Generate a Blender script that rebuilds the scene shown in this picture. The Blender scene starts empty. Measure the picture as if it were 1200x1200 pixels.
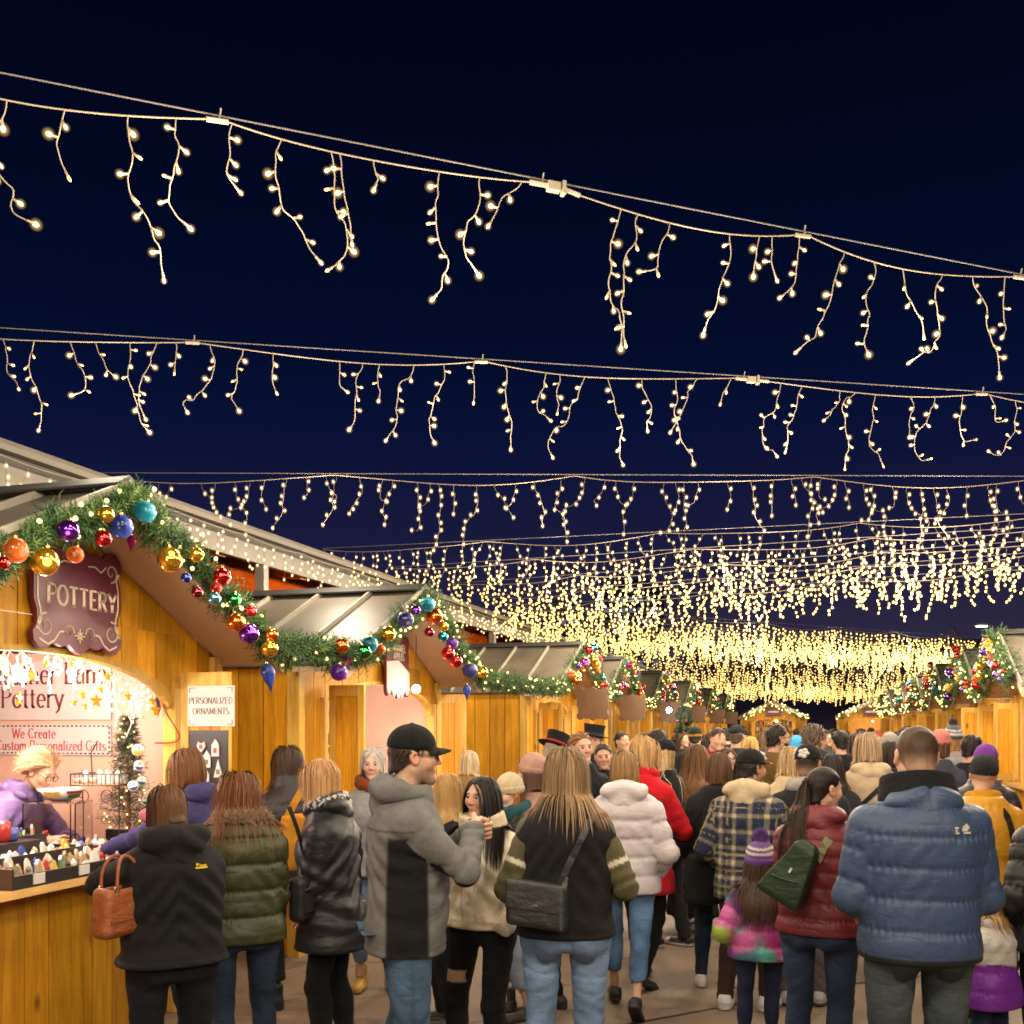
import bpy, math, random, time
import numpy as np
from mathutils import Vector, Matrix
from mathutils.bvhtree import BVHTree

T0 = time.time()
SC = bpy.context.scene
COL = SC.collection
R = math.radians
rng = random.Random(7)
nrg = np.random.default_rng(7)

# ------------------------------------------------------------------ camera, sky, exposure
CAM_H, FPX, HZ, YAW = 1.78, 1200.0, 852.0, R(16.7)      # eye height, focal length in px, horizon row, turn to the left of the aisle
cam_data = bpy.data.cameras.new('camera')
cam_data.sensor_width = 36.0
cam_data.lens = 36.0
cam_data.shift_y = (HZ - 600.0) / 1200.0
cam_data.clip_start = 0.05
cam_data.clip_end = 3000.0
cam = bpy.data.objects.new('camera', cam_data)
cam.location = (0, 0, CAM_H)
cam.rotation_euler = (R(90), 0, YAW)
COL.objects.link(cam)
SC.camera = cam

world = bpy.data.worlds.new('World')
SC.world = world
world.use_nodes = True
_n, _l = world.node_tree.nodes, world.node_tree.links
_n.clear()
_out = _n.new('ShaderNodeOutputWorld')
_bg = _n.new('ShaderNodeBackground')
_tc = _n.new('ShaderNodeTexCoord')
_sep = _n.new('ShaderNodeSeparateXYZ')
_l.new(_tc.outputs['Generated'], _sep.inputs[0])
_rmp = _n.new('ShaderNodeValToRGB')
_l.new(_sep.outputs['Z'], _rmp.inputs[0])
_cr = _rmp.color_ramp                                     # clear night sky after dusk, by elevation only
for _p, _c in ((0.0, (.036, .028, .052, 1)), (.09, (.026, .021, .052, 1)), (.17, (.0105, .0110, .046, 1)), (.27, (.0028, .0056, .036, 1)), (.36, (.0010, .0036, .0215, 1)), (.56, (.0006, .0015, .0095, 1))):
    _e = _cr.elements.new(_p)
    _e.color = _c
_cr.elements.remove(_cr.elements[0])
_cr.elements.remove(_cr.elements[-1])
_l.new(_rmp.outputs[0], _bg.inputs[0])
_bg.inputs[1].default_value = 1.0
_l.new(_bg.outputs[0], _out.inputs[0])

SC.view_settings.view_transform = 'Standard'
SC.view_settings.look = 'None'
SC.view_settings.exposure = 0.0
SC.view_settings.gamma = 1.0
SC.view_settings.use_curve_mapping = False
SC.render.engine = 'CYCLES'
SC.cycles.use_denoising = True
try:
    SC.cycles.denoiser = 'OPENIMAGEDENOISE'
except Exception:
    pass
SC.cycles.sample_clamp_indirect = 3.0
SC.cycles.sample_clamp_direct = 0.0
SC.cycles.max_bounces = 6
SC.cycles.diffuse_bounces = 3
SC.cycles.glossy_bounces = 3
SC.cycles.transmission_bounces = 4
SC.cycles.transparent_max_bounces = 6
SC.cycles.caustics_reflective = False
SC.cycles.caustics_refractive = False
SC.cycles.filter_width = 1.7
SC.cycles.use_light_tree = True

CY, SY = math.cos(YAW), math.sin(YAW)


def ray(px, py, d):
    """world point seen at photo pixel (px, py) at depth d"""
    cx = (px - 600.0) / FPX * d
    return Vector((CY * cx - SY * d, SY * cx + CY * d, CAM_H + (HZ - py) / FPX * d))


def heading(a):
    """rotation about Z of a figure whose front (+Y) points at angle a (0 away from the camera, 90 to its right)"""
    return YAW - R(a)


# ------------------------------------------------------------------ objects
def tag(o, label=None, cat=None, group=None, kind=None):
    if label: o['label'] = label
    if cat: o['category'] = cat
    if group: o['group'] = group
    if kind: o['kind'] = kind
    return o


def empty(name, loc=(0, 0, 0), rz=0.0, label=None, cat=None, group=None):
    o = bpy.data.objects.new(name, None)
    o.empty_display_size = .1
    o.location = loc
    o.rotation_euler = (0, 0, rz)
    COL.objects.link(o)
    return tag(o, label, cat, group)


def put(name, me, parent=None, mat=None, loc=None, rot=None):
    o = bpy.data.objects.new(name, me)
    COL.objects.link(o)
    if parent is not None: o.parent = parent
    if mat is not None and len(me.materials) == 0: me.materials.append(mat)
    if loc is not None: o.location = loc
    if rot is not None: o.rotation_euler = rot
    return o


def mesh(name, V, F, mat=None, smooth=True, col=None):
    """V (n,3); F list of index arrays (m,k) or tuples"""
    me = bpy.data.meshes.new(name)
    V = np.asarray(V, np.float32)
    if isinstance(F, np.ndarray): F = [F]
    if len(F) and isinstance(F[0], np.ndarray) and F[0].ndim == 2:
        tot = np.concatenate([np.full(len(f), f.shape[1], np.int32) for f in F])
        li = np.concatenate([f.ravel() for f in F]).astype(np.int32)
    else:
        tot = np.array([len(f) for f in F], np.int32)
        li = np.array([i for f in F for i in f], np.int32)
    st = np.concatenate([[0], np.cumsum(tot)[:-1]]).astype(np.int32)
    me.vertices.add(len(V)); me.vertices.foreach_set('co', V.ravel())
    me.loops.add(len(li)); me.loops.foreach_set('vertex_index', li)
    me.polygons.add(len(st)); me.polygons.foreach_set('loop_start', st)
    me.polygons.foreach_set('use_smooth', np.full(len(st), bool(smooth)))
    me.update(calc_edges=True)
    if col is not None:
        a = me.color_attributes.new('Col', 'FLOAT_COLOR', 'POINT')
        c = np.ones((len(V), 4), np.float32)
        c[:, :3] = col
        a.data.foreach_set('color', c.ravel())
    if mat is not None: me.materials.append(mat)
    return me


class MB:
    """collects simple shapes into one mesh"""
    def __init__(self):
        self.v, self.f, self.c = [], [], []
        self.col = (1, 1, 1)

    def add(self, V, F):
        b = len(self.v)
        self.v += [tuple(p) for p in V]
        self.f += [tuple(i + b for i in q) for q in F]
        self.c += [self.col] * len(V)

    def box(self, x0, x1, y0, y1, z0, z1, M=None):
        V = [Vector((x, y, z)) for z in (z0, z1) for y in (y0, y1) for x in (x0, x1)]
        if M is not None: V = [M @ p for p in V]
        self.add(V, [(0, 2, 3, 1), (4, 5, 7, 6), (0, 1, 5, 4), (2, 6, 7, 3), (0, 4, 6, 2), (1, 3, 7, 5)])

    def prism(self, poly, y0, y1, M=None):
        """polygon in (x, z) counter-clockwise seen from -y, extruded from y0 to y1"""
        n = len(poly)
        V = [Vector((p[0], y0, p[1])) for p in poly] + [Vector((p[0], y1, p[1])) for p in poly]
        if M is not None: V = [M @ p for p in V]
        F = [tuple(range(n)), tuple(range(2 * n - 1, n - 1, -1))]
        F += [(i, i + n, (i + 1) % n + n, (i + 1) % n) for i in range(n)]
        self.add(V, F)

    def tube(self, P, r, n=6, cap=True, closed=False):
        P = [Vector(p) for p in P]
        m = len(P)
        rs = r if hasattr(r, '__len__') else [r] * m
        V, F = [], []
        nrm = None
        for i, p in enumerate(P):
            if closed:
                t = P[(i + 1) % m] - P[i - 1]
            else:
                t = P[min(i + 1, m - 1)] - P[max(i - 1, 0)]
            if t.length < 1e-9: t = Vector((0, 0, 1))
            t.normalize()
            if nrm is None:
                nrm = t.orthogonal().normalized()
            else:
                nrm = nrm - t * nrm.dot(t)
                nrm = nrm.normalized() if nrm.length > 1e-6 else t.orthogonal().normalized()
            b = t.cross(nrm)
            for k in range(n):
                a = 2 * math.pi * k / n
                V.append(p + (nrm * math.cos(a) + b * math.sin(a)) * rs[i])
        for i in range(m if closed else m - 1):
            j = (i + 1) % m
            for k in range(n):
                F.append((i * n + k, i * n + (k + 1) % n, j * n + (k + 1) % n, j * n + k))
        if cap and not closed:
            F.append(tuple(range(n - 1, -1, -1)))
            F.append(tuple((m - 1) * n + k for k in range(n)))
        self.add(V, F)

    def lathe(self, prof, n=16, M=None, ax=1.0):
        """profile of (r, z), bottom to top, turned about z"""
        V, F = [], []
        m = len(prof)
        for r_, z in prof:
            for k in range(n):
                a = 2 * math.pi * k / n
                V.append(Vector((r_ * math.cos(a), r_ * math.sin(a) * ax, z)))
        if M is not None: V = [M @ p for p in V]
        for i in range(m - 1):
            for k in range(n):
                F.append((i * n + k, i * n + (k + 1) % n, (i + 1) * n + (k + 1) % n, (i + 1) * n + k))
        F.append(tuple(range(n - 1, -1, -1)))
        F.append(tuple((m - 1) * n + k for k in range(n)))
        self.add(V, F)

    def ball(self, c, r, n=10, m=7, M=None):
        r = r if hasattr(r, '__len__') else (r, r, r)
        V = [Vector((c[0], c[1], c[2] - r[2]))]
        F = []
        for i in range(1, m):
            t = math.pi * i / m
            for k in range(n):
                a = 2 * math.pi * k / n
                V.append(Vector((c[0] + r[0] * math.sin(t) * math.cos(a), c[1] + r[1] * math.sin(t) * math.sin(a), c[2] - r[2] * math.cos(t))))
        V.append(Vector((c[0], c[1], c[2] + r[2])))
        if M is not None: V = [M @ p for p in V]
        for k in range(n):
            F.append((0, 1 + (k + 1) % n, 1 + k))
            F.append((len(V) - 1, 1 + (m - 2) * n + k, 1 + (m - 2) * n + (k + 1) % n))
        for i in range(m - 2):
            for k in range(n):
                a, b = 1 + i * n + k, 1 + i * n + (k + 1) % n
                F.append((a, b, b + n, a + n))
        self.add(V, F)

    def mesh(self, name, mat=None, smooth=False, col=False):
        return mesh(name, np.array([tuple(p) for p in self.v], np.float32), self.f, mat, smooth, np.array(self.c, np.float32) if col else None)

    def build(self, name, mat=None, parent=None, smooth=False, col=False, loc=None, rot=None):
        return put(name, self.mesh(name, mat, smooth, col), parent, None, loc, rot)


def quad_sheet(P):
    """grid (a,b,3) of points to V, F"""
    a, b = P.shape[:2]
    i = np.arange(a * b).reshape(a, b)
    F = np.stack([i[:-1, :-1], i[1:, :-1], i[1:, 1:], i[:-1, 1:]], -1).reshape(-1, 4)
    return P.reshape(-1, 3), F


# ------------------------------------------------------------------ materials
MATS = {}


def nodes(name):
    m = bpy.data.materials.new(name)
    m.use_nodes = True
    nt = m.node_tree
    return m, nt, nt.nodes, nt.links, nt.nodes['Principled BSDF']


def setp(b, **k):
    for key, v in k.items():
        key = key.replace('_', ' ')
        if key in b.inputs: b.inputs[key].default_value = v


def tex_noise(N, L, vec, scale, detail=3.0, rough=.55, dist=0.0):
    t = N.new('ShaderNodeTexNoise')
    t.inputs['Scale'].default_value = scale
    t.inputs['Detail'].default_value = detail
    t.inputs['Roughness'].default_value = rough
    t.inputs['Distortion'].default_value = dist
    if vec is not None: L.new(vec, t.inputs['Vector'])
    return t


def mapping(N, L, src, scale=(1, 1, 1), loc=None):
    m = N.new('ShaderNodeMapping')
    m.inputs['Scale'].default_value = scale
    L.new(src, m.inputs['Vector'])
    if loc is not None: L.new(loc, m.inputs['Location'])
    return m.outputs[0]


def ramp(N, L, fac, stops):
    r = N.new('ShaderNodeValToRGB')
    e = r.color_ramp.elements
    while len(e) < len(stops): e.new(.5)
    for q, (p, c) in zip(e, stops):
        q.position = p
        q.color = (*c, 1) if len(c) == 3 else c
    L.new(fac, r.inputs[0])
    return r.outputs[0]


def mixrgb(N, L, fac, a, b, mode='MIX'):
    m = N.new('ShaderNodeMix')
    m.data_type = 'RGBA'
    m.blend_type = mode
    for sock, v in ((m.inputs[0], fac), (m.inputs[6], a), (m.inputs[7], b)):
        if isinstance(v, bpy.types.NodeSocket): L.new(v, sock)
        elif isinstance(v, (int, float)): sock.default_value = v
        else: sock.default_value = (*v, 1)
    return m.outputs[2]


def math_node(N, L, op, a, b=0.0):
    m = N.new('ShaderNodeMath')
    m.operation = op
    for s, v in zip(m.inputs, (a, b)):
        if isinstance(v, bpy.types.NodeSocket): L.new(v, s)
        else: s.default_value = v
    return m.outputs[0]


def bump(N, L, b, h, strength=.3, dist=.01):
    n = N.new('ShaderNodeBump')
    n.inputs['Strength'].default_value = strength
    n.inputs['Distance'].default_value = dist
    L.new(h, n.inputs['Height'])
    L.new(n.outputs[0], b.inputs['Normal'])


def flat(name, col, rough=.6, metal=0.0, noise=.15, nscale=6.0, bmp=0.0, bscale=60., coat=0.0, spec=None, rand=0.0):
    """plain painted / plastic / metal surface with slight variation"""
    if name in MATS: return MATS[name]
    m, nt, N, L, b = nodes(name)
    tc = N.new('ShaderNodeTexCoord')
    t = tex_noise(N, L, tc.outputs['Object'], nscale, 4.0)
    lo, hi = [c * (1 - noise) for c in col], [min(1, c * (1 + noise)) for c in col]
    c = ramp(N, L, t.outputs[0], [(.3, lo), (.7, hi)])
    if rand:
        oi = N.new('ShaderNodeObjectInfo')
        hs = N.new('ShaderNodeHueSaturation')
        L.new(c, hs.inputs['Color'])
        L.new(math_node(N, L, 'ADD', math_node(N, L, 'MULTIPLY', oi.outputs['Random'], rand), 1 - rand / 2), hs.inputs['Value'])
        c = hs.outputs[0]
    L.new(c, b.inputs['Base Color'])
    setp(b, Roughness=rough, Metallic=metal, Coat_Weight=coat)
    if spec is not None: setp(b, Specular_IOR_Level=spec)
    if bmp:
        t2 = tex_noise(N, L, tc.outputs['Object'], bscale, 3.0)
        bump(N, L, b, t2.outputs[0], bmp, .004)
    MATS[name] = m
    return m


def glow(name, col, strength, sample=True):
    if name in MATS: return MATS[name]
    m, nt, N, L, b = nodes(name)
    setp(b, Base_Color=(*col, 1), Emission_Color=(*col, 1), Emission_Strength=strength, Roughness=.4)
    try:
        m.cycles.emission_sampling = 'AUTO' if sample else 'NONE'
    except Exception:
        pass
    MATS[name] = m
    return m


def attr_mat(name, rough=.8, sheen=0.0, weave=0.0, wscale=400., fold=0.0, spec=.3, sss=0.0, var=.25, vscale=14., coat=0.0, aniso=None, metal=0.0):
    """surface coloured by the mesh's own colour attribute, with fibre-scale variation"""
    if name in MATS: return MATS[name]
    m, nt, N, L, b = nodes(name)
    a = N.new('ShaderNodeAttribute')
    a.attribute_name = 'Col'
    tc = N.new('ShaderNodeTexCoord')
    src = tc.outputs['Object']
    if aniso: src = mapping(N, L, src, aniso)
    t = tex_noise(N, L, src, vscale, 5.0, .65)
    k = ramp(N, L, t.outputs[0], [(.25, (1 - var,) * 3), (.75, (1 + var * .6,) * 3)])
    L.new(mixrgb(N, L, 1.0, a.outputs['Color'], k, 'MULTIPLY'), b.inputs['Base Color'])
    setp(b, Roughness=rough, Specular_IOR_Level=spec, Sheen_Weight=sheen, Sheen_Roughness=.5, Coat_Weight=coat, Metallic=metal)
    if sss:
        setp(b, Subsurface_Weight=sss, Subsurface_Scale=.012)
        b.inputs['Subsurface Radius'].default_value = (1.0, .35, .2)
    h = None
    if weave:
        t2 = tex_noise(N, L, tc.outputs['Object'], wscale, 2.0)
        h = math_node(N, L, 'MULTIPLY', t2.outputs[0], weave)
    if fold:
        t3 = tex_noise(N, L, mapping(N, L, tc.outputs['Object'], (1, 1, 1.7)), 9.0, 2.0, .5, .25)      # creases: narrow valleys between soft swells
        f = math_node(N, L, 'ABSOLUTE', math_node(N, L, 'SUBTRACT', t3.outputs[0], .5))
        f = math_node(N, L, 'MULTIPLY', math_node(N, L, 'MINIMUM', math_node(N, L, 'MULTIPLY', f, 7.0), 1.0), fold)
        h = f if h is None else math_node(N, L, 'ADD', h, f)
    if h is not None: bump(N, L, b, h, .8, .012)
    MATS[name] = m
    return m


def wood(name, dark, light, along='z', rough=.55, rand=.5, scale=1.0):
    if name in MATS: return MATS[name]
    m, nt, N, L, b = nodes(name)
    tc = N.new('ShaderNodeTexCoord')
    oi = N.new('ShaderNodeObjectInfo')
    off = N.new('ShaderNodeCombineXYZ')
    for i in range(3): L.new(math_node(N, L, 'MULTIPLY', oi.outputs['Random'], (37., 91., 53.)[i]), off.inputs[i])
    sc = {'z': (9, 9, .7), 'x': (.7, 9, 9), 'y': (9, .7, 9)}[along]
    sc = tuple(s * scale for s in sc)
    v = mapping(N, L, tc.outputs['Object'], sc, off.outputs[0])
    g = tex_noise(N, L, v, 1.6, 6.0, .62, 1.3)
    sc2 = tuple(s * 5 for s in sc)
    g2 = tex_noise(N, L, mapping(N, L, tc.outputs['Object'], sc2, off.outputs[0]), 2.0, 4.0, .6, .4)
    c = ramp(N, L, g.outputs[0], [(.28, dark), (.62, light)])
    k = ramp(N, L, g2.outputs[0], [(.3, (.72,) * 3), (.65, (1.08,) * 3)])
    c = mixrgb(N, L, .55, c, k, 'MULTIPLY')
    kn = N.new('ShaderNodeTexVoronoi')
    kn.inputs['Scale'].default_value = 1.0
    L.new(mapping(N, L, tc.outputs['Object'], {'z': (5, 5, 2.2), 'x': (2.2, 5, 5), 'y': (5, 2.2, 5)}[along], off.outputs[0]), kn.inputs['Vector'])
    kk = ramp(N, L, kn.outputs['Distance'], [(.05, (1, 1, 1)), (.15, (0, 0, 0))])
    c = mixrgb(N, L, kk, c, tuple(x * .35 for x in dark))
    hs = N.new('ShaderNodeHueSaturation')
    L.new(c, hs.inputs['Color'])
    L.new(math_node(N, L, 'ADD', math_node(N, L, 'MULTIPLY', oi.outputs['Random'], rand), 1 - rand / 2), hs.inputs['Value'])
    L.new(hs.outputs[0], b.inputs['Base Color'])
    setp(b, Roughness=rough, Specular_IOR_Level=.35)
    bump(N, L, b, g2.outputs[0], .25, .003)
    MATS[name] = m
    return m
# ------------------------------------------------------------------ smooth surfaces from distance fields
_OFF = np.array([(i, j, k) for i in (0, 1) for j in (0, 1) for k in (0, 1)])
_EDG = [(a, b) for a in range(8) for b in range(a + 1, 8) if np.abs(_OFF[a] - _OFF[b]).sum() == 1]


def snets(f, lo, hi, h):
    lo = np.asarray(lo, np.float32); hi = np.asarray(hi, np.float32)
    n = np.ceil((hi - lo) / h).astype(int) + 1
    ax = [(lo[i] + h * np.arange(n[i])).astype(np.float32) for i in range(3)]
    v = f(ax[0][:, None, None], ax[1][None, :, None], ax[2][None, None, :])
    v = np.broadcast_to(v, tuple(n)).astype(np.float32)
    s = v < 0
    c = np.zeros(tuple(n - 1), np.int8)
    for o in _OFF: c += s[o[0]:n[0] - 1 + o[0], o[1]:n[1] - 1 + o[1], o[2]:n[2] - 1 + o[2]]
    act = (c > 0) & (c < 8)
    idx = np.argwhere(act)
    ids = np.full(act.shape, -1, np.int32)
    ids[act] = np.arange(len(idx))
    cv = np.stack([v[idx[:, 0] + o[0], idx[:, 1] + o[1], idx[:, 2] + o[2]] for o in _OFF], 1)
    acc = np.zeros((len(idx), 3), np.float32); cnt = np.zeros(len(idx), np.float32)
    for a, b in _EDG:
        va, vb = cv[:, a], cv[:, b]
        m = (va < 0) != (vb < 0)
        t = va[m] / (va[m] - vb[m])
        acc[m] += _OFF[a] + t[:, None] * (_OFF[b] - _OFF[a])
        cnt[m] += 1
    V = lo + h * (idx + acc / np.maximum(cnt, 1)[:, None])
    F = []
    for a in range(3):
        b, c2 = (a + 1) % 3, (a + 2) % 3
        sl0 = [slice(None)] * 3; sl1 = [slice(None)] * 3
        sl0[a] = slice(0, -1); sl1[a] = slice(1, None)
        for q in (b, c2): sl0[q] = slice(1, -1); sl1[q] = slice(1, -1)
        s0, s1 = s[tuple(sl0)], s[tuple(sl1)]
        e = np.argwhere(s0 != s1)
        if len(e) == 0: continue
        ins = s0[tuple(e.T)]
        e = e + np.array([0 if q == a else 1 for q in range(3)])
        def cell(db, dc):
            w = e.copy(); w[:, b] += db; w[:, c2] += dc
            return ids[tuple(w.T)]
        q = np.stack([cell(-1, -1), cell(0, -1), cell(0, 0), cell(-1, 0)], 1)
        q[~ins] = q[~ins][:, ::-1]
        F.append(q)
    F = np.concatenate(F) if F else np.zeros((0, 4), np.int32)
    return V.astype(np.float32), F


def smin(a, b, k):
    h = np.maximum(k - np.abs(a - b), 0) / k
    return np.minimum(a, b) - h * h * k * .25


def smax(a, b, k): return -smin(-a, -b, k)


def capd(X, Y, Z, a, b, ra, rb):
    ba = np.subtract(b, a)
    L2 = float(ba @ ba) + 1e-9
    px, py, pz = X - a[0], Y - a[1], Z - a[2]
    t = np.clip((px * ba[0] + py * ba[1] + pz * ba[2]) / L2, 0, 1)
    return np.sqrt((px - t * ba[0]) ** 2 + (py - t * ba[1]) ** 2 + (pz - t * ba[2]) ** 2) - (ra + (rb - ra) * t), t


def elld(X, Y, Z, c, r):
    px, py, pz = X - c[0], Y - c[1], Z - c[2]
    k0 = np.sqrt((px / r[0]) ** 2 + (py / r[1]) ** 2 + (pz / r[2]) ** 2)
    k1 = np.sqrt((px / r[0] ** 2) ** 2 + (py / r[1] ** 2) ** 2 + (pz / r[2] ** 2) ** 2) + 1e-9
    return k0 * (k0 - 1) / k1


def hermite(xs, ys, q):
    xs = np.asarray(xs, float); ys = np.asarray(ys, float)
    m = np.gradient(ys, xs)
    q = np.clip(q, xs[0], xs[-1])
    i = np.clip(np.searchsorted(xs, q) - 1, 0, len(xs) - 2)
    h = xs[i + 1] - xs[i]; t = (q - xs[i]) / h
    return ((2 * t**3 - 3 * t**2 + 1) * ys[i] + (t**3 - 2 * t**2 + t) * h * m[i] + (-2 * t**3 + 3 * t**2) * ys[i + 1] + (t**3 - t**2) * h * m[i + 1])


def loftd(X, Y, Z, prof, p=2.3):
    pr = np.array(prof, float)
    zs = np.asarray(Z, float)
    rx, ry, cx, cy = (hermite(pr[:, 0], pr[:, i], zs).astype(np.float32) for i in (1, 2, 3, 4))
    k = ((np.abs(X - cx) / rx) ** p + (np.abs(Y - cy) / ry) ** p) ** (1 / p)
    return (k - 1) * np.minimum(rx, ry)


def noise3(V, fr, seed=0, n=5):
    g = np.random.default_rng(seed)
    D = g.normal(size=(n, 3)); D /= np.linalg.norm(D, axis=1)[:, None]
    ph = g.uniform(0, 6.28, n)
    w = np.sin(V @ D.T * fr * .6 + ph[::-1]).sum(1) * .7
    return np.sin((V @ D.T) * fr * g.uniform(.7, 1.4, n) + ph + w[:, None]).sum(1) / n


def vnormals(V, F):
    n = np.cross(V[F[:, 2]] - V[F[:, 0]], V[F[:, 3 if F.shape[1] > 3 else 1]] - V[F[:, 1]])
    N = np.zeros_like(V)
    for i in range(F.shape[1]): np.add.at(N, F[:, i], n)
    return N / (np.linalg.norm(N, axis=1)[:, None] + 1e-9)


def xf(M, V):
    A = np.array(M, np.float32)
    return V @ A[:3, :3].T + A[:3, 3]


M_CLOTH = attr_mat('woven_cloth', .88, .02, .30, 520., .22, spec=.18)
M_NYLON = attr_mat('quilted_nylon', .47, .0, .05, 500., .15, spec=.36, var=.12)
M_DENIM = attr_mat('denim', .9, .02, .45, 380., .30, var=.35, vscale=9., spec=.2)
M_KNIT = attr_mat('knitted_wool', .95, .10, .6, 260., .08, spec=.15)
M_LEATHER = attr_mat('leather', .42, 0, .25, 300., .3, spec=.5)
M_SKIN = attr_mat('skin', .55, 0, .25, 300., 0, spec=.35, sss=.06, var=.16, vscale=55.)
M_HAIR = attr_mat('hair', .55, .0, .0, 10., 0, spec=.3, var=.3, vscale=60., aniso=(1, 1, .12))
M_FUR = attr_mat('fur', .9, .3, .0, 10., 0, var=.4, vscale=60.)
M_EYE = attr_mat('eye', .12, 0, 0, 10, 0, spec=.6, var=0.)
M_METAL = flat('steel_fitting', (.6, .58, .55), .3, 1.0)
M_LENSFRAME = flat('spectacle_frame', (.02, .018, .018), .35)

SKIN = {'fair': (.60, .36, .25), 'pale': (.66, .42, .32), 'tan': (.44, .24, .145), 'brown': (.30, .155, .09)}


# ---- heads: local frame, +Y is the face, origin mid-head, 0.24 m tall
def head_mesh(sex, h, stub=0.0):
    m = sex == 'm'
    def f(X, Y, Z):
        d = elld(X, Y, Z, (0, -.014, .036), (.076, .095, .084))
        d = smin(d, elld(X, Y, Z, (0, .026, -.03), (.060 if m else .057, .064, .078)), .03)
        for s in (-1, 1):
            d = smin(d, capd(X, Y, Z, (s * .050, .0, -.055), (s * .012, .068, -.098), .022 if m else .018, .02 if m else .015)[0], .03)
            d = smin(d, elld(X, Y, Z, (s * .040, .062, -.022), (.024, .022, .024)), .03)
        d = smin(d, elld(X, Y, Z, (0, .074, -.1), (.022 if m else .018, .019, .017)), .025)
        d = smin(d, capd(X, Y, Z, (-.034, .076, .026), (.034, .076, .026), .013 if m else .010, .013 if m else .010)[0], .02)
        for s in (-1, 1):
            d = smax(d, -elld(X, Y, Z, (s * .031, .104, .006), (.022, .022, .014)), .014)
        d = smin(d, capd(X, Y, Z, (0, .090, .016), (0, .109, -.024), .0068, .0108 if not m else .0125)[0], .014)
        for s in (-1, 1): d = smin(d, elld(X, Y, Z, (s * .0105, .096, -.029), (.0078, .010, .0075)), .008)
        for s in (-1, 1):
            d = smin(d, capd(X, Y, Z, (s * .045, .076, .004), (s * .018, .088, .012), .0045, .0045)[0], .004)
            d = smin(d, capd(X, Y, Z, (s * .043, .078, -.006), (s * .018, .086, -.007), .004, .004)[0], .006)
        d = smin(d, capd(X, Y, Z, (-.014, .082, -.058), (.014, .082, -.058), .009, .009)[0] , .012)
        d = smin(d, elld(X, Y, Z, (0, .089, -.0575), (.016, .007, .0052)), .006)
        d = smin(d, elld(X, Y, Z, (0, .087, -.0685), (.016, .008, .006)), .007)
        d = smax(d, -capd(X, Y, Z, (-.02, .0975, -.0630), (.02, .0975, -.0630), .0028, .0028)[0], .004)
        for s in (-1, 1):
            ear = elld(X, Y + .25 * (Z), Z, (s * .079, -.006, -.006), (.011, .021, .033))
            ear = smax(ear, -elld(X, Y, Z, (s * .090, .002, -.004), (.009, .012, .02)), .006)
            d = smin(d, ear, .008)
        nk = .056 if m else .047
        d = smin(d, capd(X, Y, Z, (0, -.022, -.06), (0, -.045, -.24), nk, nk * 1.15)[0], .025)
        return smax(d, -.235 - Z, .004)
    V, F = snets(f, (-.105, -.135, -.245), (.105, .135, .135), h)
    return V, F


def head_cols(V, skin, lips, brow, stub):
    c = np.tile(np.array(skin, np.float32), (len(V), 1))
    x, y, z = np.abs(V[:, 0]), V[:, 1], V[:, 2]
    def blend(w, k):
        nonlocal c
        w = np.clip(w, 0, 1)[:, None]
        c = c * (1 - w) + np.array(k, np.float32) * w
    red = np.array(skin) * np.array((1.1, .72, .66))
    blend(.45 * np.exp(-((x - .040) ** 2 + (z + .022) ** 2) / .0006) * (y > .03), red)
    blend(.5 * np.exp(-((x) ** 2 + (z + .024) ** 2) / .0003) * (y > .09), red)
    blend(.6 * np.clip((x - .077) / .006, 0, 1), red)
    if stub:
        blend(stub * np.clip((-.038 - z) / .02, 0, 1) * np.clip((y - .0) / .03, 0, 1) * np.clip((z + .15) / .03, 0, 1) * (1 - np.exp(-((x / .02) ** 2 + ((z + .062) / .012) ** 2))), np.array(brow) * .8 + np.array(skin) * .15)
    blend(.85 * np.exp(-((x / .020) ** 4 + ((z + .063) / .0105) ** 4)) * (y > .075), lips)
    blend(.95 * np.exp(-(((x - .031) / .018) ** 4 + ((z - (.026 - (x - .03) * .12)) / .0045) ** 2)) * (y > .05), brow)
    blend(.7 * np.exp(-(((x - .031) / .014) ** 4 + ((z - .0125) / .0032) ** 2)) * (y > .05), np.array(brow) * .6)
    return c


HEADS = {}


def head_template(sex, near):
    k = (sex, near)
    if k not in HEADS: HEADS[k] = head_mesh(sex, {2: .0062, 1: .0095, 0: .0135}[near])
    return HEADS[k]


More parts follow.
